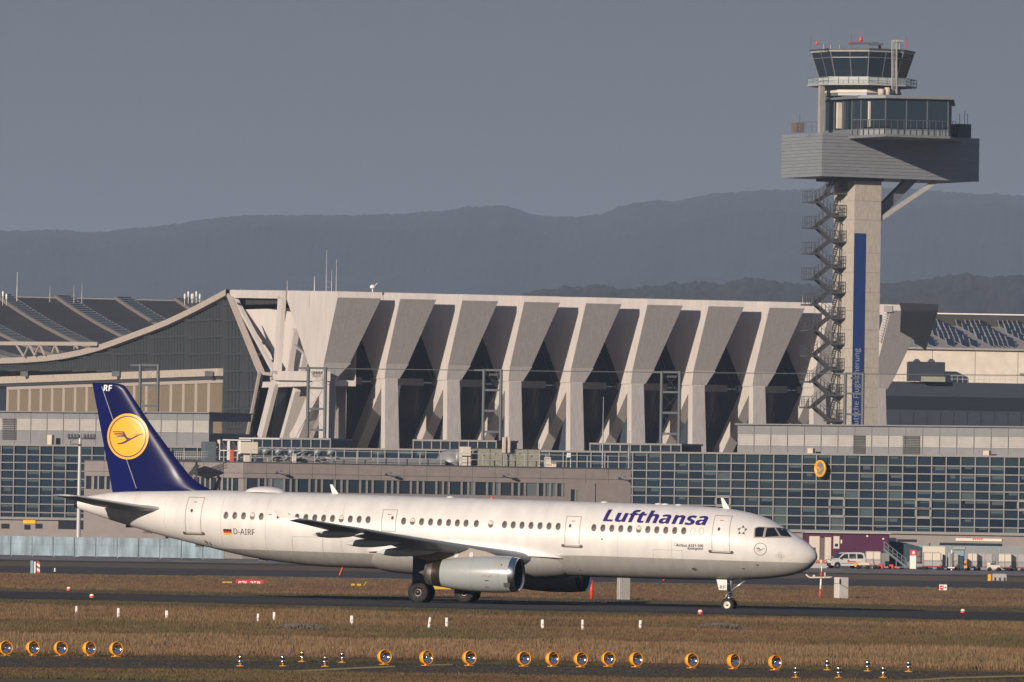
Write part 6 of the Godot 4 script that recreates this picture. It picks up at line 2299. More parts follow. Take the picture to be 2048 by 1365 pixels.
	for j in 13:
		var u = -1.0 + 2.0 * j / 12.0
		var hgt = 0.34 * pow(maxf(0.0, 1 - u * u), 0.6)
		var ring = []
		for i in 13:
			var a = PI * i / 12.0
			ring.append(Vector3(cs - u * 1.28, 5.90 + hgt * sin(a), cos(a) * 0.72 * sqrt(maxf(0.001, 1 - u * u))))
		if prev:
			for i in 12: quad(s, prev[i], prev[i + 1], ring[i + 1], ring[i])
		prev = ring
	obj("satcom_radome", s, mats["plane_white"], pl)
	s = st_new()
	for q in [[28.7, 0.55], [5.35, 0.62]]:
		var st = q[0]; var y = tab_at(TOP, st) - 0.04
		var poly = PackedVector2Array([Vector2(GEAR - st + 0.18, y), Vector2(GEAR - st - 0.22, y), Vector2(GEAR - st - 0.38, y + q[1]), Vector2(GEAR - st - 0.24, y + q[1])])
		prism(s, poly, func(x, yy, z): return Vector3(x, yy, z), -0.03, 0.03)
	obj("blade_antenna", s, mats["plane_white"], pl)
	s = st_new(true)
	for st in [21.8, 9.4, 9.0, 8.2, 12.6]: lathe(s, [[0.22, 0.0], [0.2, 0.05], [0.0, 0.09]], 12, Vector3(GEAR - st, tab_at(TOP, st) - 0.02, 0), Vector3.UP, Vector3.RIGHT)
	obj("roof_cap", s, mats["white_paint"], pl)
	s = st_new(true)
	lathe(s, [[0.09, 0.0], [0.09, 0.12], [0.0, 0.18]], 10, Vector3(GEAR - 19.3, tab_at(TOP, 19.3) - 0.03, 0), Vector3.UP, Vector3.RIGHT)
	lathe(s, [[0.09, 0.0], [0.09, 0.12], [0.0, 0.18]], 10, Vector3(GEAR - 8.9, tab_at(BOT, 8.9) + 0.04, 0.1), Vector3.DOWN, Vector3.RIGHT)
	obj("beacon_lamp", s, mats["beacon_red"], pl)
	s = st_new()
	bar(s, Vector3(GEAR - 28.05, 1.85, 0.2), Vector3(GEAR - 28.25, 1.35, 0.2), 0.16, 0.05)
	obj("drain_mast", s, mats["orange_post"], pl)
	s = st_new()
	for q in [[41.2, 3.74], [40.1, 3.45], [36.9, 2.78], [33.0, 2.1]]: box(s, Vector3(GEAR - q[0], q[1] - 0.03, 0), Vector3(0.5, 0.14, 0.12))
	obj("belly_drain", s, mats["scuff_dark"], pl)

# ------------------------------------------------------------ things on the far apron
func apron_things():
	# blue blast fence at the left, panel by panel
	var a = at_ground(-60, 1030); var b = at_ground(452, 1020)
	var dir = (b - a)
	var t = frame(a, rad_to_deg(atan2(-dir.z, dir.x)))
	var o = thing("blast_fence", "long low pale blue panel fence on the far apron behind the tail", "fence", t)
	var n = 12
	var l = dir.length()
	var h = 2.2
	var s: SurfaceTool
	for i in n:
		s = st_new()
		span(s, l * i / n + 0.04, l * (i + 1) / n - 0.04, 0.12, h, -0.05, 0.05)
		span(s, l * i / n + 0.04, l * (i + 1) / n - 0.04, h * 0.62, h * 0.66, 0.05, 0.1)
		obj("fence_panel", s, mats["fence_blue"], o)
		s = st_new()
		span(s, l * i / n - 0.06, l * i / n + 0.06, 0, h + 0.05, -0.12, -0.06)
		obj("fence_post", s, mats["fence_blue"], o)
	# wire fence at the right
	t = frame(at_ground(1780, 1066), 0.0)
	o = thing("wire_fence", "pale blue wire mesh fence behind the baggage carts at the right", "fence", t)
	var X = func(px): return hit(t, px, 1100, 2, 0).x
	s = st_new()
	for i in 11:
		var x = X.call(1790 + i * 26.3)
		span(s, x - 0.06, x + 0.06, 0, 2.75, -0.06, 0.06)
	for y in [0.1, 1.4, 2.7]: span(s, X.call(1790), X.call(2080), y - 0.04, y + 0.04, -0.04, 0.04)
	obj("fence_post", s, mats["fence_wire"], o)
	s = st_new()
	var x = X.call(1790)
	while x < X.call(2080):
		span(s, x, x + 0.05, 0.1, 2.65, -0.02, 0.02); x += 0.14
	meta(obj("mesh_wire", s, mats["fence_wire"], o), "", "", "", "stuff")
	# teal covered shed behind the stairs
	t = frame(at_ground(1812, 1062), 0.0)
	o = thing("covered_shed", "dark teal tarpaulin shed with a drooping roof behind the stairs", "shed", t)
	X = func(px): return hit(t, px, 1100, 2, 0).x
	var Y = func(py): return hit(t, 1812, py, 2, 0).y
	s = st_new()
	var poly = PackedVector2Array([Vector2(X.call(1779), 0), Vector2(X.call(1828), 0), Vector2(X.call(1828), Y.call(1106)), Vector2(X.call(1851), Y.call(1098)), Vector2(X.call(1838), Y.call(1093)), Vector2(X.call(1818), Y.call(1088)), Vector2(X.call(1800), Y.call(1085)), Vector2(X.call(1779), Y.call(1084))])
	prism(s, poly, func(xx, yy, z): return Vector3(xx, yy, z), -2.5, 0.0)
	obj("tarpaulin", s, mats["tarp_teal"], o)
	s = st_new()
	bevel_box(s, Vector3(X.call(1786), Y.call(1081), -0.6), Vector3(0.9, 0.5, 0.8), 0.1)
	obj("roof_unit", s, mats["white_paint"], o)
	cabin()
	van()
	gse()

func cabin():
	var t = frame(at_ground(1616, 1058), 6.0)
	var o = thing("site_cabin", "purple site cabin with cream doors and panels on the far apron", "cabin", t)
	var L = func(px, py, z = 0.0): return hit(t, px, py, 2, z)
	var w = L.call(1779, 1100).x; var h = L.call(1700, 1067.5).y
	var s = st_new()
	bevel_box(s, Vector3(w * 0.5, h * 0.5 + 0.15, -1.6), Vector3(w, h - 0.3, 3.2), 0.08)
	obj("shell", s, mats["purple_paint"], o)
	s = st_new(); span(s, -0.2, w + 0.15, h, h + 0.14, -3.3, 0.35); obj("roof_edge", s, mats["steel_pale"], o)
	s = st_new(); span(s, L.call(1763, 1100).x, w + 0.01, 0.2, L.call(1770, 1107).y, -0.1, 0.02); obj("grey_corner", s, mats["alu_dull"], o)
	var panels = [[1619, 1632, 1073, 1096], [1632.5, 1639, 1073, 1124], [1650, 1662, 1075, 1124], [1667.5, 1679, 1073, 1098]]
	for q in panels:
		s = st_new()
		var a = L.call(q[0], q[2]); var c = L.call(q[1], q[3])
		span(s, a.x, c.x, maxf(0.25, c.y), a.y, 0.0, 0.06)
		var p = obj("door" if q[3] > 1110 else "panel", s, mats["cream_panel"], o)
		if q[0] == 1667.5:
			s = st_new(); var u = L.call(1670, 1088); var v = L.call(1676, 1094); span(s, u.x, v.x, v.y, u.y, 0.06, 0.08); obj("window", s, mats["dark_glass"], p)
	s = st_new(); var u = L.call(1641, 1077); var v = L.call(1648, 1126); span(s, u.x, v.x, 0.25, u.y, 0.0, 0.03); obj("doorway", s, mats["pylon_bare"], o)
	s = st_new()
	for q in [[1735, 1073], [1767, 1078.5]]: lathe(s, [[0.0, 0.0], [0.12, 0.0], [0.1, 0.12], [0.0, 0.14]], 10, L.call(q[0], q[1]), Vector3(0, 0, 1), Vector3.UP)
	obj("wall_fan", s, mats["white_paint"], o)
	s = st_new(); box(s, L.call(1683, 1084) + Vector3(0, 0, 0.06), Vector3(0.16, 0.4, 0.1)); obj("switch_box", s, mats["white_paint"], o)
	s = st_new()
	for px in [1650, 1660, 1668, 1676]: bar(s, Vector3(L.call(px, 1100, 0.9).x, 0.1, 0.9), Vector3(L.call(px, 1100, 0.9).x, 1.3, 0.9), 0.05)
	bar(s, Vector3(L.call(1648, 1100, 0.9).x, 1.3, 0.9), Vector3(L.call(1664, 1100, 0.9).x, 1.3, 0.9), 0.05)
	bar(s, Vector3(L.call(1664, 1100, 0.9).x, 1.3, 0.9), Vector3(L.call(1682, 1100, 0.9).x, 0.3, 0.9), 0.05)
	span(s, L.call(1648, 1100, 0.9).x, L.call(1664, 1100, 0.9).x, 0.1, 0.22, 0.05, 0.95)
	obj("entry_railing", s, mats["steel_pale"], o)
	# red and white barrier before the cabin
	t = frame(at_ground(1634, 1046), 0.0)
	o = thing("barrier_boards", "low grey barrier with small red and white boards in front of the purple cabin", "barrier", t)
	s = st_new(); span(s, -0.6, 1.3, 0.0, 0.55, -0.15, 0.15); obj("base", s, mats["cabinet_grey"], o)
	for i in 5:
		s = st_new(); span(s, -0.55 + 0.36 * i, -0.30 + 0.36 * i, 0.6, 0.95, -0.04, 0.04); obj("board", s, mats["print_red"] if i % 2 == 0 else mats["cream_panel"], o)
	s = st_new()
	for i in 5: span(s, -0.45 + 0.36 * i, -0.40 + 0.36 * i, 0.5, 0.6, -0.02, 0.02)
	obj("stake", s, mats["steel_dark"], o)

func van():
	# front to the left and a little towards the viewer
	var c = at_ground(1694, 1047)
	var t = Transform3D(Basis(Vector3.UP, deg_to_rad(180 + 22)), c)     # local x runs forward
	var o = thing("white_van", "small white van with red print on its side, parked by the purple cabin", "van", t)
	var k = 1.02
	var s = st_new()
	var side = PackedVector2Array([Vector2(-2.05, 0.35), Vector2(1.95, 0.32), Vector2(2.08, 0.5), Vector2(2.06, 0.82), Vector2(1.9, 0.98), Vector2(1.15, 1.10), Vector2(0.55, 1.68), Vector2(0.25, 1.80), Vector2(-1.6, 1.84), Vector2(-1.95, 1.74), Vector2(-2.1, 1.0)])
	var inset = func(y): return 0.86 - maxf(0.0, y - 1.0) * 0.16
	prism(s, side, func(x, y, z): return Vector3(x * k, y, z * inset.call(y)), -1.0, 1.0)
	obj("body", s, mats["van_white"], o)
	var sd = -1.0      # the side towards the viewer
	var win = func(called, pts, mat, off):
		var st = st_new()
		for side_ in [1.0, -1.0]:
			var q = PackedVector2Array()
			for v in pts: q.append(Vector2(v[0], v[1]))
			lay(st, q, 5.0, func(p): return Vector3(p.x * k, p.y, (inset.call(p.y) + off) * side_))
		return obj(called, st, mats[mat], o)
	win.call("side_window", [[0.95, 1.16], [0.45, 1.62], [0.0, 1.66], [0.0, 1.14]], "dark_glass", 0.012)
	win.call("side_window", [[-0.14, 1.14], [-0.14, 1.66], [-0.95, 1.66], [-0.95, 1.14]], "dark_glass", 0.012)
	win.call("side_window", [[-1.1, 1.14], [-1.1, 1.66], [-1.6, 1.64], [-1.78, 1.56], [-1.82, 1.16]], "dark_glass", 0.012)
	s = st_new()
	quad(s, Vector3(1.12 * k, 1.15, -0.74), Vector3(1.12 * k, 1.15, 0.74), Vector3(0.6 * k, 1.66, 0.68), Vector3(0.6 * k, 1.66, -0.68))
	var ws = obj("windscreen", s, mats["dark_glass"], o)
	ws.position = Vector3(0.03, 0.02, 0)
	s = st_new()
	bevel_box(s, Vector3(2.05 * k, 0.48, 0), Vector3(0.22, 0.3, 1.7), 0.05)
	obj("bumper", s, mats["rubber_trim"], o)
	for z in [0.66, -0.66]:
		s = st_new(true); lathe(s, [[0.0, 0.06], [0.12, 0.05], [0.16, 0.0], [0.16, -0.1]], 14, Vector3(1.98 * k, 0.84, z), Vector3(0.9, 0.2, 0).normalized(), Vector3.UP)
		obj("headlight", s, mats["chrome"], o)
		s = st_new(); box(s, Vector3(0.95 * k, 1.18, z * 1.48), Vector3(0.14, 0.2, 0.12)); obj("mirror", s, mats["rubber_trim"], o)
	for x in [1.28, -1.35]:
		for z in [0.78, -0.78]:
			s = st_new(true)
			lathe(s, [[0.14, -0.11], [0.29, -0.11], [0.33, -0.07], [0.33, 0.07], [0.29, 0.11], [0.14, 0.11]], 20, Vector3(x * k, 0.33, z), Vector3(0, 0, 1), Vector3.UP)
			var w = obj("wheel", s, mats["tyre"], o)
			s = st_new(true); lathe(s, [[0.0, 0.1], [0.2, 0.1]], 16, Vector3(x * k, 0.33, z), Vector3(0, 0, signf(z)), Vector3.UP); obj("rim", s, mats["alu_dull"], w)
			s = st_new()
			lathe(s, [[0.0, 0.0], [0.40, 0.0]], 18, Vector3(x * k, 0.36, 0.866 * signf(z)), Vector3(0, 0, 1), Vector3.UP)
			obj("wheel_arch", s, mats["rubber_trim"], w)
	win.call("side_print", [[0.1, 0.72], [0.1, 1.0], [-0.12, 1.0], [-0.12, 0.86], [-0.95, 0.86], [-0.95, 0.72]], "print_red", 0.014)
	win.call("side_moulding", [[0.85, 0.58], [0.85, 0.64], [-0.9, 0.64], [-0.9, 0.58]], "rubber_trim", 0.016)
	s = st_new(); quad(s, Vector3(2.17 * k, 0.42, 0.3), Vector3(2.17 * k, 0.42, -0.3), Vector3(2.17 * k, 0.55, -0.3), Vector3(2.17 * k, 0.55, 0.3)); obj("grille", s, mats["steel_dark"], o)

func gse():
	var s: SurfaceTool
	# low tow cart with yellow nose in front of the van
	var o = thing("belt_trolley", "low tow trolley with a yellow end in front of the white van", "trolley", here(at_ground(1729, 1036)))
	s = st_new(); bevel_box(s, Vector3(0.15, 0.62, 0), Vector3(1.3, 0.28, 1.0), 0.06); obj("bed", s, mats["cream_panel"], o)
	s = st_new(); bevel_box(s, Vector3(-0.68, 0.52, 0), Vector3(0.4, 0.5, 0.9), 0.1); obj("nose", s, mats["lamp_yellow"], o)
	s = st_new(); bar(s, Vector3(1.4, 0.4, 0), Vector3(1.15, 1.25, 0), 0.08); bar(s, Vector3(0.8, 0.35, 0), Vector3(1.5, 0.3, 0), 0.1); obj("drawbar", s, mats["steel_dark"], o)
	for x in [-0.5, 0.55, 1.4]:
		s = st_new(true); lathe(s, [[0.0, -0.5], [0.22, -0.5], [0.24, -0.4], [0.24, 0.4], [0.22, 0.5], [0.0, 0.5]], 14, Vector3(x, 0.24, 0), Vector3(0, 0, 1), Vector3.UP); obj("wheel", s, mats["tyre"], o)
	# baggage containers on dollies
	var ld = func(px, d, w, label, mat, deck):
		var c = thing("cargo_container", label, "container", here(at_ground(px, d) + Vector3(0, 0.5, 0)), "cargo containers on dollies")
		var st = st_new()
		var p = PackedVector2Array([Vector2(-w * 0.5, 0.0), Vector2(w * 0.5 - 0.25, 0.0), Vector2(w * 0.5, 0.35), Vector2(w * 0.5, 1.35), Vector2(w * 0.5 - 0.12, 1.5), Vector2(-w * 0.5 + 0.06, 1.5), Vector2(-w * 0.5, 1.42)])
		prism(st, p, func(x, y, z): return Vector3(x, y, z), -0.75, 0.75)
		obj("shell", st, mats[mat], c)
		st = st_new()
		span(st, -w * 0.46, w * 0.44, 0.62, 1.38, 0.75, 0.79)
		obj("curtain", st, mats["cream_panel"] if mat == "alu" else mats["alu"], c)
		st = st_new()
		for x in [-w * 0.49, -0.02, w * 0.46]: span(st, x - 0.03, x + 0.03, 0.05, 1.45, 0.75, 0.82)
		span(st, -w * 0.49, w * 0.46, 0.52, 0.58, 0.75, 0.81)
		obj("rib", st, mats["alu_dull"], c)
		var dl = thing("dolly", "flat dolly on small wheels carrying " + deck, "dolly", here(at_ground(px, d)), "dollies under the cargo containers")
		st = st_new(); span(st, -w * 0.52, w * 0.52, 0.38, 0.49, -0.8, 0.8); obj("deck", st, mats["dolly_red"], dl)
		st = st_new(); bar(st, Vector3(-w * 0.52, 0.4, 0), Vector3(-w * 0.52 - 0.7, 0.3, 0), 0.08); obj("drawbar", st, mats["steel_dark"], dl)
		for x in [-w * 0.36, w * 0.36]:
			st = st_new(true); lathe(st, [[0.0, -0.75], [0.17, -0.75], [0.19, -0.65], [0.19, 0.65], [0.17, 0.75], [0.0, 0.75]], 12, Vector3(x, 0.19, 0), Vector3(0, 0, 1), Vector3.UP); obj("wheel", st, mats["tyre"], dl)
	ld.call(1750, 1045, 1.7, "shiny silver container right behind the white van", "alu", "the silver container behind the van")
	ld.call(1868, 1042, 2.0, "cream-topped silver container right of the red and white post", "alu", "the container right of the red and white post")
	ld.call(1909, 1044, 1.2, "narrow tan container with a diagonal orange strap", "alu_dull", "the tan strapped container")
	ld.call(1948, 1042, 1.1, "small silver container just right of the dark tug", "alu", "the container right of the tug")
	ld.call(1973, 1043, 1.7, "dull silver container, second right of the dark tug", "alu_dull", "the dull container second from the tug")
	ld.call(2013, 1042, 1.5, "bright silver container near the right edge of the picture", "alu", "the bright container near the right edge")
	ld.call(2038, 1043, 1.7, "dull grey container cut by the right edge of the picture", "alu_dull", "the container cut by the right edge")
	# strap on the tan one
	# red low tractor parts
	for q in [[1766, 1040, "red chocks and drawbar beside the silver container"], [1787, 1040, "low red tow bar at the foot of the stairs"]]:
		var r = thing("tow_bar", q[2], "tow bar", here(at_ground(q[0], q[1])))
		s = st_new(); bevel_box(s, Vector3(0, 0.35, 0), Vector3(0.5, 0.5, 0.6), 0.08); bar(s, Vector3(0.2, 0.3, 0), Vector3(0.9, 0.2, 0.1), 0.14); obj("head", s, mats["marker_red"], r)
		s = st_new(true); lathe(s, [[0.0, -0.3], [0.2, -0.3], [0.2, 0.3], [0.0, 0.3]], 12, Vector3(-0.2, 0.2, 0), Vector3(0, 0, 1), Vector3.UP); obj("wheel", s, mats["tyre"], r)
	# passenger stairs
	o = thing("boarding_stair", "pale teal metal boarding stair with railings, before the dark shed", "stairs", here(at_ground(1800, 1052)))
	s = st_new()
	for z in [-0.5, 0.5]:
		bar(s, Vector3(-1.6, 2.2, z), Vector3(0.9, 0.3, z), 0.08, 0.22)
	for i in 9:
		box(s, Vector3(-1.6 + 2.5 * i / 8.0, 2.2 - 1.9 * i / 8.0, 0), Vector3(0.26, 0.05, 1.0))
	obj("flight", s, mats["stair_teal"], o)
	s = st_new()
	for z in [-0.5, 0.5]:
		bar(s, Vector3(-1.6, 3.1, z), Vector3(0.9, 1.2, z), 0.05); bar(s, Vector3(-1.6, 2.65, z), Vector3(0.9, 0.75, z), 0.05)
		for i in 6: bar(s, Vector3(-1.6 + 0.5 * i, 2.2 - 0.38 * i, z), Vector3(-1.6 + 0.5 * i, 3.1 - 0.38 * i, z), 0.05)
	obj("railing", s, mats["stair_teal"], o)
	s = st_new()
	for x in [-1.5, -0.2]: bar(s, Vector3(x, 0.1, 0), Vector3(x, 1.9 if x < -1 else 1.0, 0), 0.1)
	span(s, -1.7, 1.3, 0.2, 0.32, -0.55, 0.55)
	bevel_box(s, Vector3(1.4, 0.55, 0), Vector3(0.9, 0.7, 1.0), 0.08)
	obj("chassis", s, mats["stair_teal"], o)
	s = st_new(true)
	for x in [-1.2, 1.3]: lathe(s, [[0.0, -0.5], [0.2, -0.5], [0.2, 0.5], [0.0, 0.5]], 12, Vector3(x, 0.2, 0), Vector3(0, 0, 1), Vector3.UP)
	obj("wheel", s, mats["tyre"], o)
	# red and white post with sign
	o = thing("apron_post", "square white post with a red top on the apron beside the stairs", "post", here(at_ground(1830, 1044)))
	s = st_new(); bevel_box(s, Vector3(0, 0.85, 0), Vector3(0.72, 1.5, 0.6), 0.05); obj("column", s, mats["white_paint"], o)
	s = st_new(); bevel_box(s, Vector3(0, 1.92, 0), Vector3(0.74, 0.62, 0.62), 0.05); var hd = obj("head", s, mats["marker_red"], o)
	s = st_new(); lay(s, oval(Vector2(0.02, 1.92), Vector2(0.13, 0.2), 10, 1.0), 2.0, func(p): return Vector3(p.x, p.y, 0.32)); obj("number_plate", s, mats["text_white"], hd)
	s = st_new(); box(s, Vector3(0, 0.06, 0), Vector3(1.0, 0.12, 0.9)); obj("foot", s, mats["steel_dark"], o)
	# pallet truck and big grey machine between the containers
	o = thing("ground_power_unit", "cream box machine with an exhaust behind the silver container", "generator", here(at_ground(1872, 1052)))
	s = st_new(); bevel_box(s, Vector3(0, 1.9, 0), Vector3(2.6, 1.5, 1.2), 0.08); obj("casing", s, mats["cream_panel"], o)
	s = st_new(); tube(s, Vector3(-0.55, 2.6, 0.2), Vector3(-0.55, 3.0, 0.2), 0.09); bar(s, Vector3(-1.0, 0.1, 0), Vector3(-1.0, 1.2, 0), 0.15); bar(s, Vector3(1.0, 0.1, 0), Vector3(1.0, 1.2, 0), 0.15); span(s, -1.3, 1.3, 0.3, 0.5, -0.5, 0.5); obj("frame", s, mats["steel_dark"], o)
	s = st_new(true)
	for x in [-0.9, 0.9]: lathe(s, [[0.0, -0.5], [0.25, -0.5], [0.25, 0.5], [0.0, 0.5]], 12, Vector3(x, 0.25, 0), Vector3(0, 0, 1), Vector3.UP)
	obj("wheel", s, mats["tyre"], o)
	o = thing("pallet_stand", "grey upright steel stand with a pale post between the containers", "stand", here(at_ground(1897, 1043)))
	s = st_new()
	for x in [-0.45, 0.1]: span(s, x, x + 0.35, 0.4, 1.9 + 0.3 * x, -0.3, 0.3)
	obj("panel", s, mats["cabinet_grey"], o)
	s = st_new(); span(s, 0.5, 0.62, 0, 2.3, -0.1, 0.1); span(s, -0.7, 0.9, 0.25, 0.38, -0.4, 0.4); obj("post", s, mats["white_paint"], o)
	o = thing("tow_tractor", "dark tow tractor with a yellow light among the silver containers", "tractor", here(at_ground(1929, 1040)))
	s = st_new(); bevel_box(s, Vector3(0, 0.55, 0), Vector3(0.8, 0.6, 1.6), 0.1); bevel_box(s, Vector3(-0.1, 1.25, 0), Vector3(0.55, 0.8, 0.8), 0.1); obj("body", s, mats["tarp_teal"], o)
	s = st_new(); bevel_box(s, Vector3(0.3, 0.95, 0.5), Vector3(0.25, 0.35, 0.25), 0.05); bevel_box(s, Vector3(0.32, 0.45, 0.8), Vector3(0.35, 0.3, 0.1), 0.04); obj("lamp", s, mats["lamp_yellow"], o)
	s = st_new(true)
	for z in [-0.5, 0.5]:
		for x in [-0.4, 0.4]: lathe(s, [[0.0, -0.1], [0.26, -0.1], [0.26, 0.1], [0.0, 0.1]], 12, Vector3(x, 0.26, z), Vector3(1, 0, 0), Vector3.UP)
	obj("wheel", s, mats["tyre"], o)
	o = thing("apron_kiosk", "small teal-topped kiosk box behind the strapped container", "kiosk", here(at_ground(1921, 1056)))
	s = st_new(); bevel_box(s, Vector3(0, 1.25, 0), Vector3(1.3, 2.5, 1.2), 0.08); obj("body", s, mats["fence_wire"], o)
	s = st_new(); bevel_box(s, Vector3(0, 2.5, 0.1), Vector3(1.5, 0.35, 1.5), 0.08); obj("roof", s, mats["alu"], o)
	# smaller clutter along the apron
	for q in [[1992, 1039, "low baggage tug with a tan seat beside the dull container", "cream_panel"], [1843, 1050, "low grey baggage tug behind the red and white post", "alu_dull"], [2026, 1052, "blue-grey baggage tug between the last two containers", "stair_teal"]]:
		var g = thing("baggage_tug", q[2], "tractor", here(at_ground(q[0], q[1])), "baggage tugs")
		s = st_new(); bevel_box(s, Vector3(0, 0.5, 0), Vector3(1.5, 0.42, 1.0), 0.08); bevel_box(s, Vector3(-0.55, 0.85, 0), Vector3(0.4, 0.35, 0.9), 0.08); obj("body", s, mats[q[3]], g)
		s = st_new(); bar(s, Vector3(0.25, 0.7, 0), Vector3(0.1, 1.1, 0), 0.06); bevel_box(s, Vector3(-0.1, 0.78, 0), Vector3(0.4, 0.2, 0.5), 0.04); obj("seat", s, mats["rubber_trim"], g)
		for x in [-0.5, 0.5]:
			s = st_new(true); lathe(s, [[0.0, -0.55], [0.22, -0.55], [0.24, -0.45], [0.24, 0.45], [0.22, 0.55], [0.0, 0.55]], 12, Vector3(x, 0.24, 0), Vector3(0, 0, 1), Vector3.UP); obj("wheel", s, mats["tyre"], g)
	for q in [[1757, 1056, "stack of grey crates between van container and stairs"], [1985, 1058, "grey crate stack behind the dull silver container"]]:
		var g = thing("crate_stack", q[2], "crates", here(at_ground(q[0], q[1])), "crate stacks on the apron")
		for i in 3:
			s = st_new(); bevel_box(s, Vector3(0.04 * (i % 2), 0.3 + 0.56 * i, 0), Vector3(1.1, 0.52, 0.9), 0.04); obj("crate", s, mats["alu_dull"] if i != 1 else mats["stair_teal"], g)
	# yellow and grey barrel lights at the far grass strip
	o = thing("edge_unit", "small yellow and grey box unit on the grass strip at the right", "sign", here(at_ground(1996, 840)))
	s = st_new(); bevel_box(s, Vector3(-0.55, 0.32, 0), Vector3(0.32, 0.6, 0.5), 0.06); obj("yellow_end", s, mats["lamp_yellow"], o)
	s = st_new(); bevel_box(s, Vector3(0.35, 0.36, 0), Vector3(1.3, 0.62, 0.4), 0.06); obj("back", s, mats["cabinet_grey"], o)
	s = st_new()
	for i in 3: box(s, Vector3(-0.1 + 0.42 * i, 0.1, 0.1), Vector3(0.1, 0.5, 0.5))
	obj("support", s, mats["steel_dark"], o)

# ------------------------------------------------------------ lamps, posts, signs on the field
func field_things():
	# round yellow approach lamps
	var bigs = [[10, 1298, 1313], [64, 1298, 1313], [120, 1298.5, 1313.5], [177, 1299, 1314], [231, 1300, 1315], [768, 1315.5, 1331], [852, 1317, 1333], [938, 1317, 1333], [1047, 1318, 1334.5], [1104, 1318, 1335], [1161, 1319, 1336], [1216, 1318.5, 1335], [1272, 1319.5, 1336], [1383, 1321, 1338], [1467, 1322, 1339.5], [1550, 1324, 1342]]
	var words = ["first", "second", "third", "fourth", "fifth", "sixth", "seventh", "eighth", "ninth", "tenth", "last"]
	var proto: Node3D
	for i in bigs.size():
		var q = bigs[i]
		var p = G(q[0], q[2])
		var label = "round yellow lamp, %s from the left in the %s" % [words[i] if i < 5 else words[i - 5], "far-left row of five" if i < 5 else "middle row of eleven"]
		var t = here(p, 36.0 + (i * 7 % 11) * 1.2 - 6.0)
		if proto == null:
			proto = big_lamp(t, label)
		else:
			copy(proto, t, label, "approach_lamp")
	var smalls = [[480, 1334], [565, 1334], [604, 1325], [650, 1335], [684, 1327], [1592, 1357], [1655, 1342], [1678, 1357], [1736, 1344], [1767, 1357], [1818, 1345]]
	var sl = ["first small amber lamp left of the big lamps, near row", "second small amber lamp left of the big lamps, near row", "small amber lamp in the far row above the third near one, left group", "third small amber lamp left of the big lamps, near row", "small amber lamp nearest the big lamps, far row, left group", "first small amber lamp of the right group, near row", "first small amber lamp of the right group, far row", "second small amber lamp of the right group, near row", "second small amber lamp of the right group, far row", "third small amber lamp of the right group, near row", "last small amber lamp of the right group, far row"]
	proto = null
	for i in smalls.size():
		var t = here(G(smalls[i][0], smalls[i][1]), 10.0 + (i * 5 % 7))
		if proto == null: proto = small_lamp(t, sl[i])
		else: copy(proto, t, sl[i], "edge_lamp")
	# white posts
	var posts = [[152, 1217, 1237, 0.0], [236, 1221, 1241, 0.0], [333, 1226, 1243, 0.02], [515, 1232, 1249, -0.03], [548, 1229, 1247, 0.02], [703, 1236, 1252, 0.0], [857, 1239, 1259, -0.12], [893, 1240, 1257, 0.0], [1085, 1244, 1261, 0.02], [1165, 1244, 1264, 0.0], [1280, 1245, 1260, -0.05]]
	var pw = ["leftmost white post in the dry grass", "second white post from the left in the dry grass", "third white post from the left in the dry grass", "shorter left post of the close pair left of the fin foot", "taller right post of the close pair below the fuselage", "white post standing alone below the wing tip", "tilted white post below the main wheels", "thin white post right of the tilted one", "white post below the far engine", "wide tall white post left of the last one", "last white post at the right"]
	for i in posts.size():
		var q = posts[i]
		var p = G(q[0], q[2])
		var h = EYE.distance_to(p) * (q[2] - q[1] + 4.0) / FOCAL
		var o = thing("marker_post", pw[i], "post", Transform3D(Basis(Vector3(0, 0, 1), q[3]), p), "white marker posts in the grass")
		var s = st_new()
		bevel_box(s, Vector3(0, h * 0.5 - 0.05, 0), Vector3(0.10 + 0.015 * (i % 3), h + 0.1, 0.10), 0.02)
		var b = obj("shaft", s, mats["post_white"], o)
		s = st_new(); span(s, -0.02, 0.03, h * 0.45, h * 0.6, 0.05, 0.056); obj("plate", s, mats["seam_grey"], b)
	# red and white domes along the taxiway
	var domes = [[137, 1182, "white and red dome marker beyond the taxiway at the left"], [183, 1197, "pink dome marker on the near taxiway edge at the left"], [1207.5, 1211, "red and white dome marker just ahead of the far engine"], [1401, 1229, "red and white dome marker left of the nose wheel"], [1926.5, 1227, "red and white dome marker right of the nose"]]
	for i in domes.size():
		var q = domes[i]
		var o = thing("dome_marker", q[2], "marker", here(G(q[0], q[1])), "dome markers along the taxiway")
		for k in 3:
			var s = st_new(true)
			var a0 = [0.0, 0.5, 0.95][k]; var a1 = [0.5, 0.95, 1.45][k]
			lathe(s, [[0.15 * cos(a0), 0.26 * sin(a0)], [0.15 * cos((a0 + a1) / 2), 0.26 * sin((a0 + a1) / 2)], [0.15 * cos(a1), 0.26 * sin(a1)]], 14, Vector3.ZERO, Vector3.UP, Vector3.RIGHT)
			obj("band", s, mats["post_white"] if k == 1 else mats["marker_red"], o)
	signs()

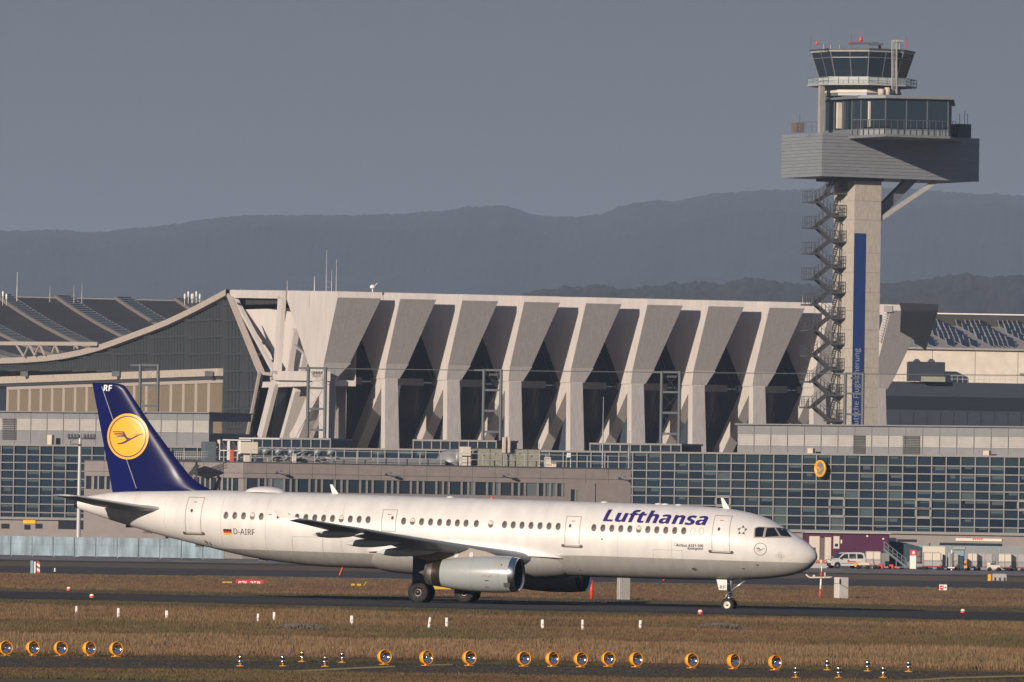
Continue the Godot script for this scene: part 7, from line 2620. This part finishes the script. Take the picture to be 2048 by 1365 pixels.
func big_lamp(t, label):
	var o = thing("approach_lamp", label, "lamp", t, "round yellow approach lamps")
	var c = Vector3(0, 0.27, 0)
	var ax = Vector3(0, 0.06, 1).normalized()
	var s = st_new(true)
	lathe(s, [[0.02, -0.19], [0.14, -0.17], [0.205, -0.10], [0.224, 0.0], [0.226, 0.09], [0.205, 0.09], [0.20, 0.02]], 30, c, ax, Vector3.RIGHT)
	var h = obj("housing", s, mats["lamp_yellow"], o)
	s = st_new(true)
	lathe(s, [[0.20, 0.02], [0.195, 0.075], [0.175, 0.07]], 30, c, ax, Vector3.RIGHT)
	obj("inner_rim", s, mats["lamp_rust"], h)
	s = st_new(true)
	lathe(s, [[0.178, 0.062], [0.15, 0.022], [0.11, -0.012], [0.06, -0.035], [0.0, -0.045]], 30, c, ax, Vector3.RIGHT)
	obj("mirror_bowl", s, mats["mirror"], h)
	s = st_new(true)
	lathe(s, [[0.0, 0.055], [0.035, 0.045], [0.045, 0.015], [0.03, -0.03]], 14, c, ax, Vector3.RIGHT)
	obj("bulb_cap", s, mats["chrome"], h)
	s = st_new()
	for a in [0.7, 2.4]: box(s, c + ax * 0.05 + Vector3(cos(a), sin(a), 0) * 0.228, Vector3(0.03, 0.03, 0.06))
	obj("clip", s, mats["lamp_yellow"], h)
	s = st_new()
	bevel_box(s, Vector3(0, 0.015, 0), Vector3(0.26, 0.03, 0.2), 0.01)
	tube(s, Vector3(0, 0.0, -0.02), Vector3(0, 0.07, -0.02), 0.05, 0.04, 10)
	obj("foot", s, mats["lamp_yellow"], o)
	return o

func small_lamp(t, label):
	var o = thing("edge_lamp", label, "lamp", t, "small amber edge lamps")
	var s = st_new(true)
	lathe(s, [[0.135, 0.0], [0.13, 0.026], [0.06, 0.036], [0.02, 0.042]], 18, Vector3.ZERO, Vector3.UP, Vector3.RIGHT)
	obj("foot", s, mats["lamp_yellow"], o)
	s = st_new(true)
	lathe(s, [[0.024, 0.035], [0.026, 0.085], [0.075, 0.10], [0.088, 0.135], [0.088, 0.19], [0.07, 0.215]], 18, Vector3.ZERO, Vector3.UP, Vector3.RIGHT)
	obj("collar", s, mats["chrome"], o)
	s = st_new(true)
	lathe(s, [[0.066, 0.215], [0.078, 0.26], [0.076, 0.32], [0.06, 0.355], [0.0, 0.368]], 18, Vector3.ZERO, Vector3.UP, Vector3.RIGHT)
	obj("lens", s, mats["amber_glass"], o)
	s = st_new(true)
	for i in 4:
		var a = TAU * i / 4.0 + 0.5
		bar(s, Vector3(cos(a) * 0.068, 0.215, sin(a) * 0.068), Vector3(cos(a) * 0.068, 0.32, sin(a) * 0.068), 0.012)
	obj("guard", s, mats["chrome"], o)
	return o

func signs():
	var s: SurfaceTool
	# runway holding signs at the left
	var d = 655.0
	var t = here(at_ground(458, d), 0.0)
	var Lx = func(px): return hit(t, px, 1165, 2, 0).x
	var Ly = func(py): return hit(t, 458, py, 2, 0).y
	var o = thing("taxiway_sign", "small yellow and black sign left of the red runway sign in the grass", "sign", t)
	s = st_new(); span(s, Lx.call(441), Lx.call(467.5), Ly.call(1176), Ly.call(1162.5), -0.1, 0.1); obj("case", s, mats["rubber_trim"], o)
	s = st_new(); span(s, Lx.call(444.5), Lx.call(464), Ly.call(1175), Ly.call(1164), 0.1, 0.12); obj("face", s, mats["sign_yellow"], o)
	t = here(at_ground(499, d), 0.0)
	var o2 = thing("runway_sign", "long red sign with white figures standing in the dry grass", "sign", t)
	Lx = func(px): return hit(t, px, 1165, 2, 0).x
	Ly = func(py): return hit(t, 499, py, 2, 0).y
	s = st_new(); span(s, Lx.call(471), Lx.call(527), Ly.call(1178), Ly.call(1160.5), -0.1, 0.1); obj("case", s, mats["sign_red"], o2)
	s = st_new()
	var a = Vector3(Lx.call(476.5), Ly.call(1174.0), 0.11); var b = Vector3(Lx.call(521), Ly.call(1163.0), 0.11)
	write(s, "07L 25R", true, func(p): return a + Vector3(p.x, p.y, 0), Vector2(b.x - a.x, b.y - a.y))
	obj("figures", s, mats["text_white"], o2)
	# grey cabinet and orange post ahead of the engine
	o = thing("grey_cabinet", "grey concrete switch cabinet in the grass under the fuselage", "cabinet", here(G(1247, 1200), 22.0))
	t = o.transform
	var h = EYE.distance_to(t.origin) * 50.0 / FOCAL
	var w = EYE.distance_to(t.origin) * 24.0 / FOCAL
	s = st_new(); bevel_box(s, Vector3(0, h * 0.5, 0), Vector3(w, h, w * 0.6), 0.03); obj("casing", s, mats["cabinet_grey"], o)
	s = st_new(); span(s, -w * 0.5 - 0.01, w * 0.5 + 0.01, h * 0.27, h * 0.29, -w * 0.31, w * 0.31); obj("joint", s, mats["seam_grey"], o)
	o = thing("orange_post", "orange marker post in the grass ahead of the far engine", "post", here(G(1183, 1199)))
	s = st_new(true); tube(s, Vector3.ZERO, Vector3(0, 1.2, 0), 0.105, 0.10, 12); obj("tube", s, mats["orange_post"], o)
	o = thing("yellow_board", "flat yellow board lying in the grass behind the main wheels", "marker", here(G(884, 1182)))
	s = st_new(); bevel_box(s, Vector3(0, 0.22, 0), Vector3(1.25, 0.26, 0.2), 0.04); obj("board", s, mats["sign_yellow"], o)
	s = st_new(); box(s, Vector3(-0.4, 0.06, 0), Vector3(0.08, 0.14, 0.1)); box(s, Vector3(0.4, 0.06, 0), Vector3(0.08, 0.14, 0.1)); obj("leg", s, mats["steel_dark"], o)
	o = thing("yellow_board", "small yellow plates in the grass left of the main wheels", "marker", here(G(712, 1174)))
	s = st_new(); bevel_box(s, Vector3(-0.2, 0.12, 0), Vector3(0.28, 0.16, 0.1), 0.03); bevel_box(s, Vector3(0.2, 0.12, 0), Vector3(0.3, 0.16, 0.1), 0.03); bar(s, Vector3(0.5, 0.05, 0), Vector3(0.7, 0.35, 0), 0.04); obj("plate", s, mats["sign_yellow"], o)
	# white cabinet right of the nose
	o = thing("white_cabinet", "white equipment cabinet with a dark sloping stripe, right of the nose", "cabinet", here(G(1681, 1198), 27.0))
	t = o.transform
	h = EYE.distance_to(t.origin) * 42.0 / FOCAL
	w = EYE.distance_to(t.origin) * 22.0 / FOCAL
	s = st_new(); bevel_box(s, Vector3(0.06, h * 0.5 + 0.02, 0), Vector3(w, h, w * 0.95), 0.025); obj("casing", s, mats["cabinet_white"], o)
	s = st_new(); bar(s, Vector3(0.06 - w * 0.5, h * 0.72, w * 0.48), Vector3(0.06 + w * 0.5, h * 0.47, w * 0.48), 0.03, 0.035); bar(s, Vector3(0.06 - w * 0.505, h * 0.72, -w * 0.4), Vector3(0.06 - w * 0.505, h * 0.72, w * 0.48), 0.02, 0.03); obj("stripe", s, mats["pylon_bare"], o)
	s = st_new(); bevel_box(s, Vector3(0.06 - w * 0.42, h * 0.82, w * 0.50), Vector3(0.09, 0.32, 0.08), 0.02); obj("handle", s, mats["rubber_trim"], o)
	s = st_new(); span(s, 0.06 - w * 0.515, 0.06 - w * 0.5, h * 0.26, h * 0.42, -w * 0.12, w * 0.14); obj("vent", s, mats["cream_panel"], o)
	s = st_new(); span(s, 0.06 - w * 0.5, 0.06 + w * 0.5, h * 0.12, h * 0.135, w * 0.475, w * 0.485); obj("seam", s, mats["seam_grey"], o)
	# red and white mast with a crossarm
	o = thing("banded_mast", "red and white banded mast with a cream crossarm, between nose and white cabinet", "mast", here(G(1640.5, 1197)))
	t = o.transform
	var yy = func(py): return hit(t, 1640, py, 2, 0).y
	var bands = [[1199, 1179, 0.085, "marker_red"], [1179, 1158, 0.065, "post_white"], [1154.5, 1144, 0.075, "marker_red"], [1144, 1132, 0.04, "post_white"]]
	for q in bands:
		s = st_new(true); tube(s, Vector3(0.012 * (1199 - q[0]) * 0.1, maxf(0, yy.call(q[0])), 0), Vector3(0.012 * (1199 - q[1]) * 0.1, yy.call(q[1]), 0), q[2], q[2] * 0.85, 12); obj("band", s, mats[q[3]], o)
	s = st_new()
	bar(s, Vector3(-0.72, yy.call(1156), 0), Vector3(0.66, yy.call(1155), 0), 0.08, 0.075)
	bar(s, Vector3(-0.74, yy.call(1155.5), 0), Vector3(-0.95, yy.call(1150), 0), 0.08, 0.09)
	bar(s, Vector3(0.62, yy.call(1155), 0), Vector3(0.76, yy.call(1154), 0), 0.04)
	bevel_box(s, Vector3(-0.42, yy.call(1152.5), 0), Vector3(0.16, 0.12, 0.12), 0.03)
	obj("crossarm", s, mats["cream_panel"], o)
	s = st_new(true); tube(s, Vector3(0.30, yy.call(1155), 0), Vector3(0.30, yy.call(1145.5), 0), 0.065, 0.065, 12); obj("canister", s, mats["fascia_beige"], o)
	# no entry sign
	o = thing("no_entry_sign", "white board with a red no-entry disc in the grass at the right", "sign", here(at_ground(1887, 700)))
	t = o.transform
	var ly = func(py): return hit(t, 1887, py, 2, 0).y
	var lx = func(px): return hit(t, px, 1175, 2, 0).x
	s = st_new(); span(s, lx.call(1879), lx.call(1894.5), ly.call(1182), ly.call(1170), -0.03, 0.03); obj("board", s, mats["white_paint"], o)
	s = st_new(); lay_ring(s, Vector2(lx.call(1884), ly.call(1176)), Vector2.ZERO, Vector2(0.16, 0.17), 18, 2.0, func(p): return Vector3(p.x, p.y, 0.035)); var disc = obj("disc", s, mats["sign_red"], o)
	s = st_new(); span(s, lx.call(1884) - 0.1, lx.call(1884) + 0.1, ly.call(1176) - 0.025, ly.call(1176) + 0.025, 0.036, 0.042); obj("bar", s, mats["text_white"], disc)
	s = st_new()
	for px in [1881, 1892.5]: bar(s, Vector3(lx.call(px), 0, -0.05), Vector3(lx.call(px), ly.call(1165), -0.05), 0.035)
	span(s, lx.call(1889.5), lx.call(1893.5), ly.call(1177), ly.call(1174.5), 0.03, 0.036)
	obj("stake", s, mats["steel_dark"], o)
	# posts at the far left
	o = thing("striped_beacon", "pair of posts, one striped red and white, at the far left taxiway edge", "marker", here(G(70, 1148)))
	t = o.transform
	ly = func(py): return hit(t, 70, py, 2, 0).y
	lx = func(px): return hit(t, px, 1140, 2, 0).x
	s = st_new(); span(s, lx.call(60), lx.call(66), 0, ly.call(1122), -0.08, 0.08); obj("green_post", s, mats["fence_wire"], o)
	s = st_new(); span(s, lx.call(67.5), lx.call(70.5), 0, ly.call(1124), -0.05, 0.05); obj("white_post", s, mats["post_white"], o)
	for i in 5:
		s = st_new()
		var y0 = lerpf(0, ly.call(1124), i / 5.0); var y1 = lerpf(0, ly.call(1124), (i + 1) / 5.0)
		var x0 = lx.call(73); var x1 = lx.call(79)
		prism(s, PackedVector2Array([Vector2(x0, y0 + 0.08), Vector2(x1, y0 - 0.06 if i > 0 else y0), Vector2(x1, y1 - 0.06), Vector2(x0, y1 + 0.08)]), func(x, y, z): return Vector3(x, y, z), -0.04, 0.04)
		obj("stripe", s, mats["marker_red"] if i % 2 == 0 else mats["post_white"], o)
	o = thing("edge_light", "tiny white edge light right of the striped posts", "light", here(G(109, 1144)))
	s = st_new(true); lathe(s, [[0.1, 0.0], [0.1, 0.05], [0.04, 0.08], [0.07, 0.18], [0.05, 0.28], [0.0, 0.3]], 12, Vector3.ZERO, Vector3.UP, Vector3.RIGHT); obj("head", s, mats["post_white"], o)
	# low dark bush mounds in the dry grass
	for q in [[1440, 1260, 2.2, "flat dark clump of weeds in the dry grass right of centre"], [600, 1262, 2.4, "broad dark clump of weeds in the grass left of centre"]]:
		var bp = G(q[0], q[1])
		o = thing("weed_clump", q[3], "plant", here(bp))
		s = st_new()
		var rr = RandomNumberGenerator.new(); rr.seed = int(q[0])
		for i in 420:
			var u = rr.randf_range(-1, 1)
			var p = Vector3(u * q[2] * 0.55, 0, rr.randf_range(-0.8, 0.8))
			var hh = rr.randf_range(0.12, 0.34) * (1.0 - 0.7 * u * u)
			var lean = Vector3(rr.randf_range(-0.15, 0.15), hh, rr.randf_range(-0.1, 0.1))
			tri(s, p + Vector3(-0.02, 0, 0), p + Vector3(0.02, 0, 0.01), p + lean)
			tri(s, p + lean * 0.6 + Vector3(-0.05, 0, 0), p + lean * 0.6 + Vector3(0.05, 0.03, 0), p + lean)
		obj("stems", s, mats["scuff_dark"], o)

# ------------------------------------------------------------ grass
func tuft_mesh(blades, seed_) -> ArrayMesh:
	var r = RandomNumberGenerator.new(); r.seed = seed_
	var s = st_new()
	for i in blades:
		var a = r.randf() * TAU
		var p = Vector3(r.randf_range(-0.32, 0.32), -0.03, r.randf_range(-0.3, 0.3))
		var h = r.randf_range(0.45, 1.0)
		var l = Vector3(r.randf_range(-0.16, 0.16), h, r.randf_range(-0.16, 0.16))
		var wd = Vector3(cos(a), 0, sin(a)) * 0.018
		var m = p + l * 0.55 + Vector3(0, 0.04, 0)
		tri(s, p - wd, p + wd, m + wd * 0.8); tri(s, p - wd, m + wd * 0.8, m - wd * 0.8); tri(s, m - wd * 0.8, m + wd * 0.8, p + l)
	return mesh_of(s)

func grass():
	var r = RandomNumberGenerator.new(); r.seed = 99
	var sets = [[], [], []]
	var cols = [[], [], []]
	for i in 190000:
		# more where it is near
		var d = 262.0 / (1.0 - r.randf() * (1.0 - 262.0 / 735.0))
		var half = d * 1024.0 / FOCAL + 2.5
		var x = r.randf_range(-half, half)
		var q = G_col(x, d)
		if q == 2: continue
		var t = turf(x, d)
		var h = t[1]
		if h < 0.02: continue
		h *= r.randf_range(0.7, 1.35)
		if q == 1:
			if r.randf() > 0.22: continue
			h = 0.045
		var k = r.randi() % 3
		var wide = maxf(0.45, h * 1.9) * r.randf_range(0.8, 1.3)
		var b = Basis(Vector3.UP, r.randf() * TAU).scaled(Vector3(wide, h, wide))
		sets[k].append(Transform3D(b, Vector3(x, ground_y(x, d), -d)))
		var v = r.randf_range(0.65, 1.35)
		cols[k].append(Color(t[0].r * v, t[0].g * v * r.randf_range(0.96, 1.04), t[0].b * v))
	for k in 3:
		var mm = MultiMesh.new()
		mm.transform_format = MultiMesh.TRANSFORM_3D
		mm.use_colors = true
		mm.mesh = tuft_mesh(9 + k, 40 + k)
		mm.instance_count = sets[k].size()
		for i in sets[k].size():
			mm.set_instance_transform(i, sets[k][i])
			mm.set_instance_color(i, cols[k][i])
		var o = MultiMeshInstance3D.new()
		o.multimesh = mm
		o.material_override = mats["grass"]
		o.name = numbered("grass")
		add_child(o, true)
		meta(o, ["dry tan grass tufts over the whole field", "mixed green and tan grass over the whole field", "short seed-headed grass over the whole field"][k], "grass", "", "stuff")

func G_col(x, d) -> int:       # 0 grass, 1 on the worn path, 2 on a paved strip
	if d > 279.5 and d < 301.0: return 1
	if d > 470 and d < 560:
		var p = Vector3(x, ground_y(x, d), -d)
		var px = proj_x(p); var py = proj_y(p)
		if py < 1197 + px * 46.0 / 2048.0 + 0.5 and py > 1184 + px * 43.0 / 2048.0 - 0.5: return 2
	if d > 726: return 2
	return 0
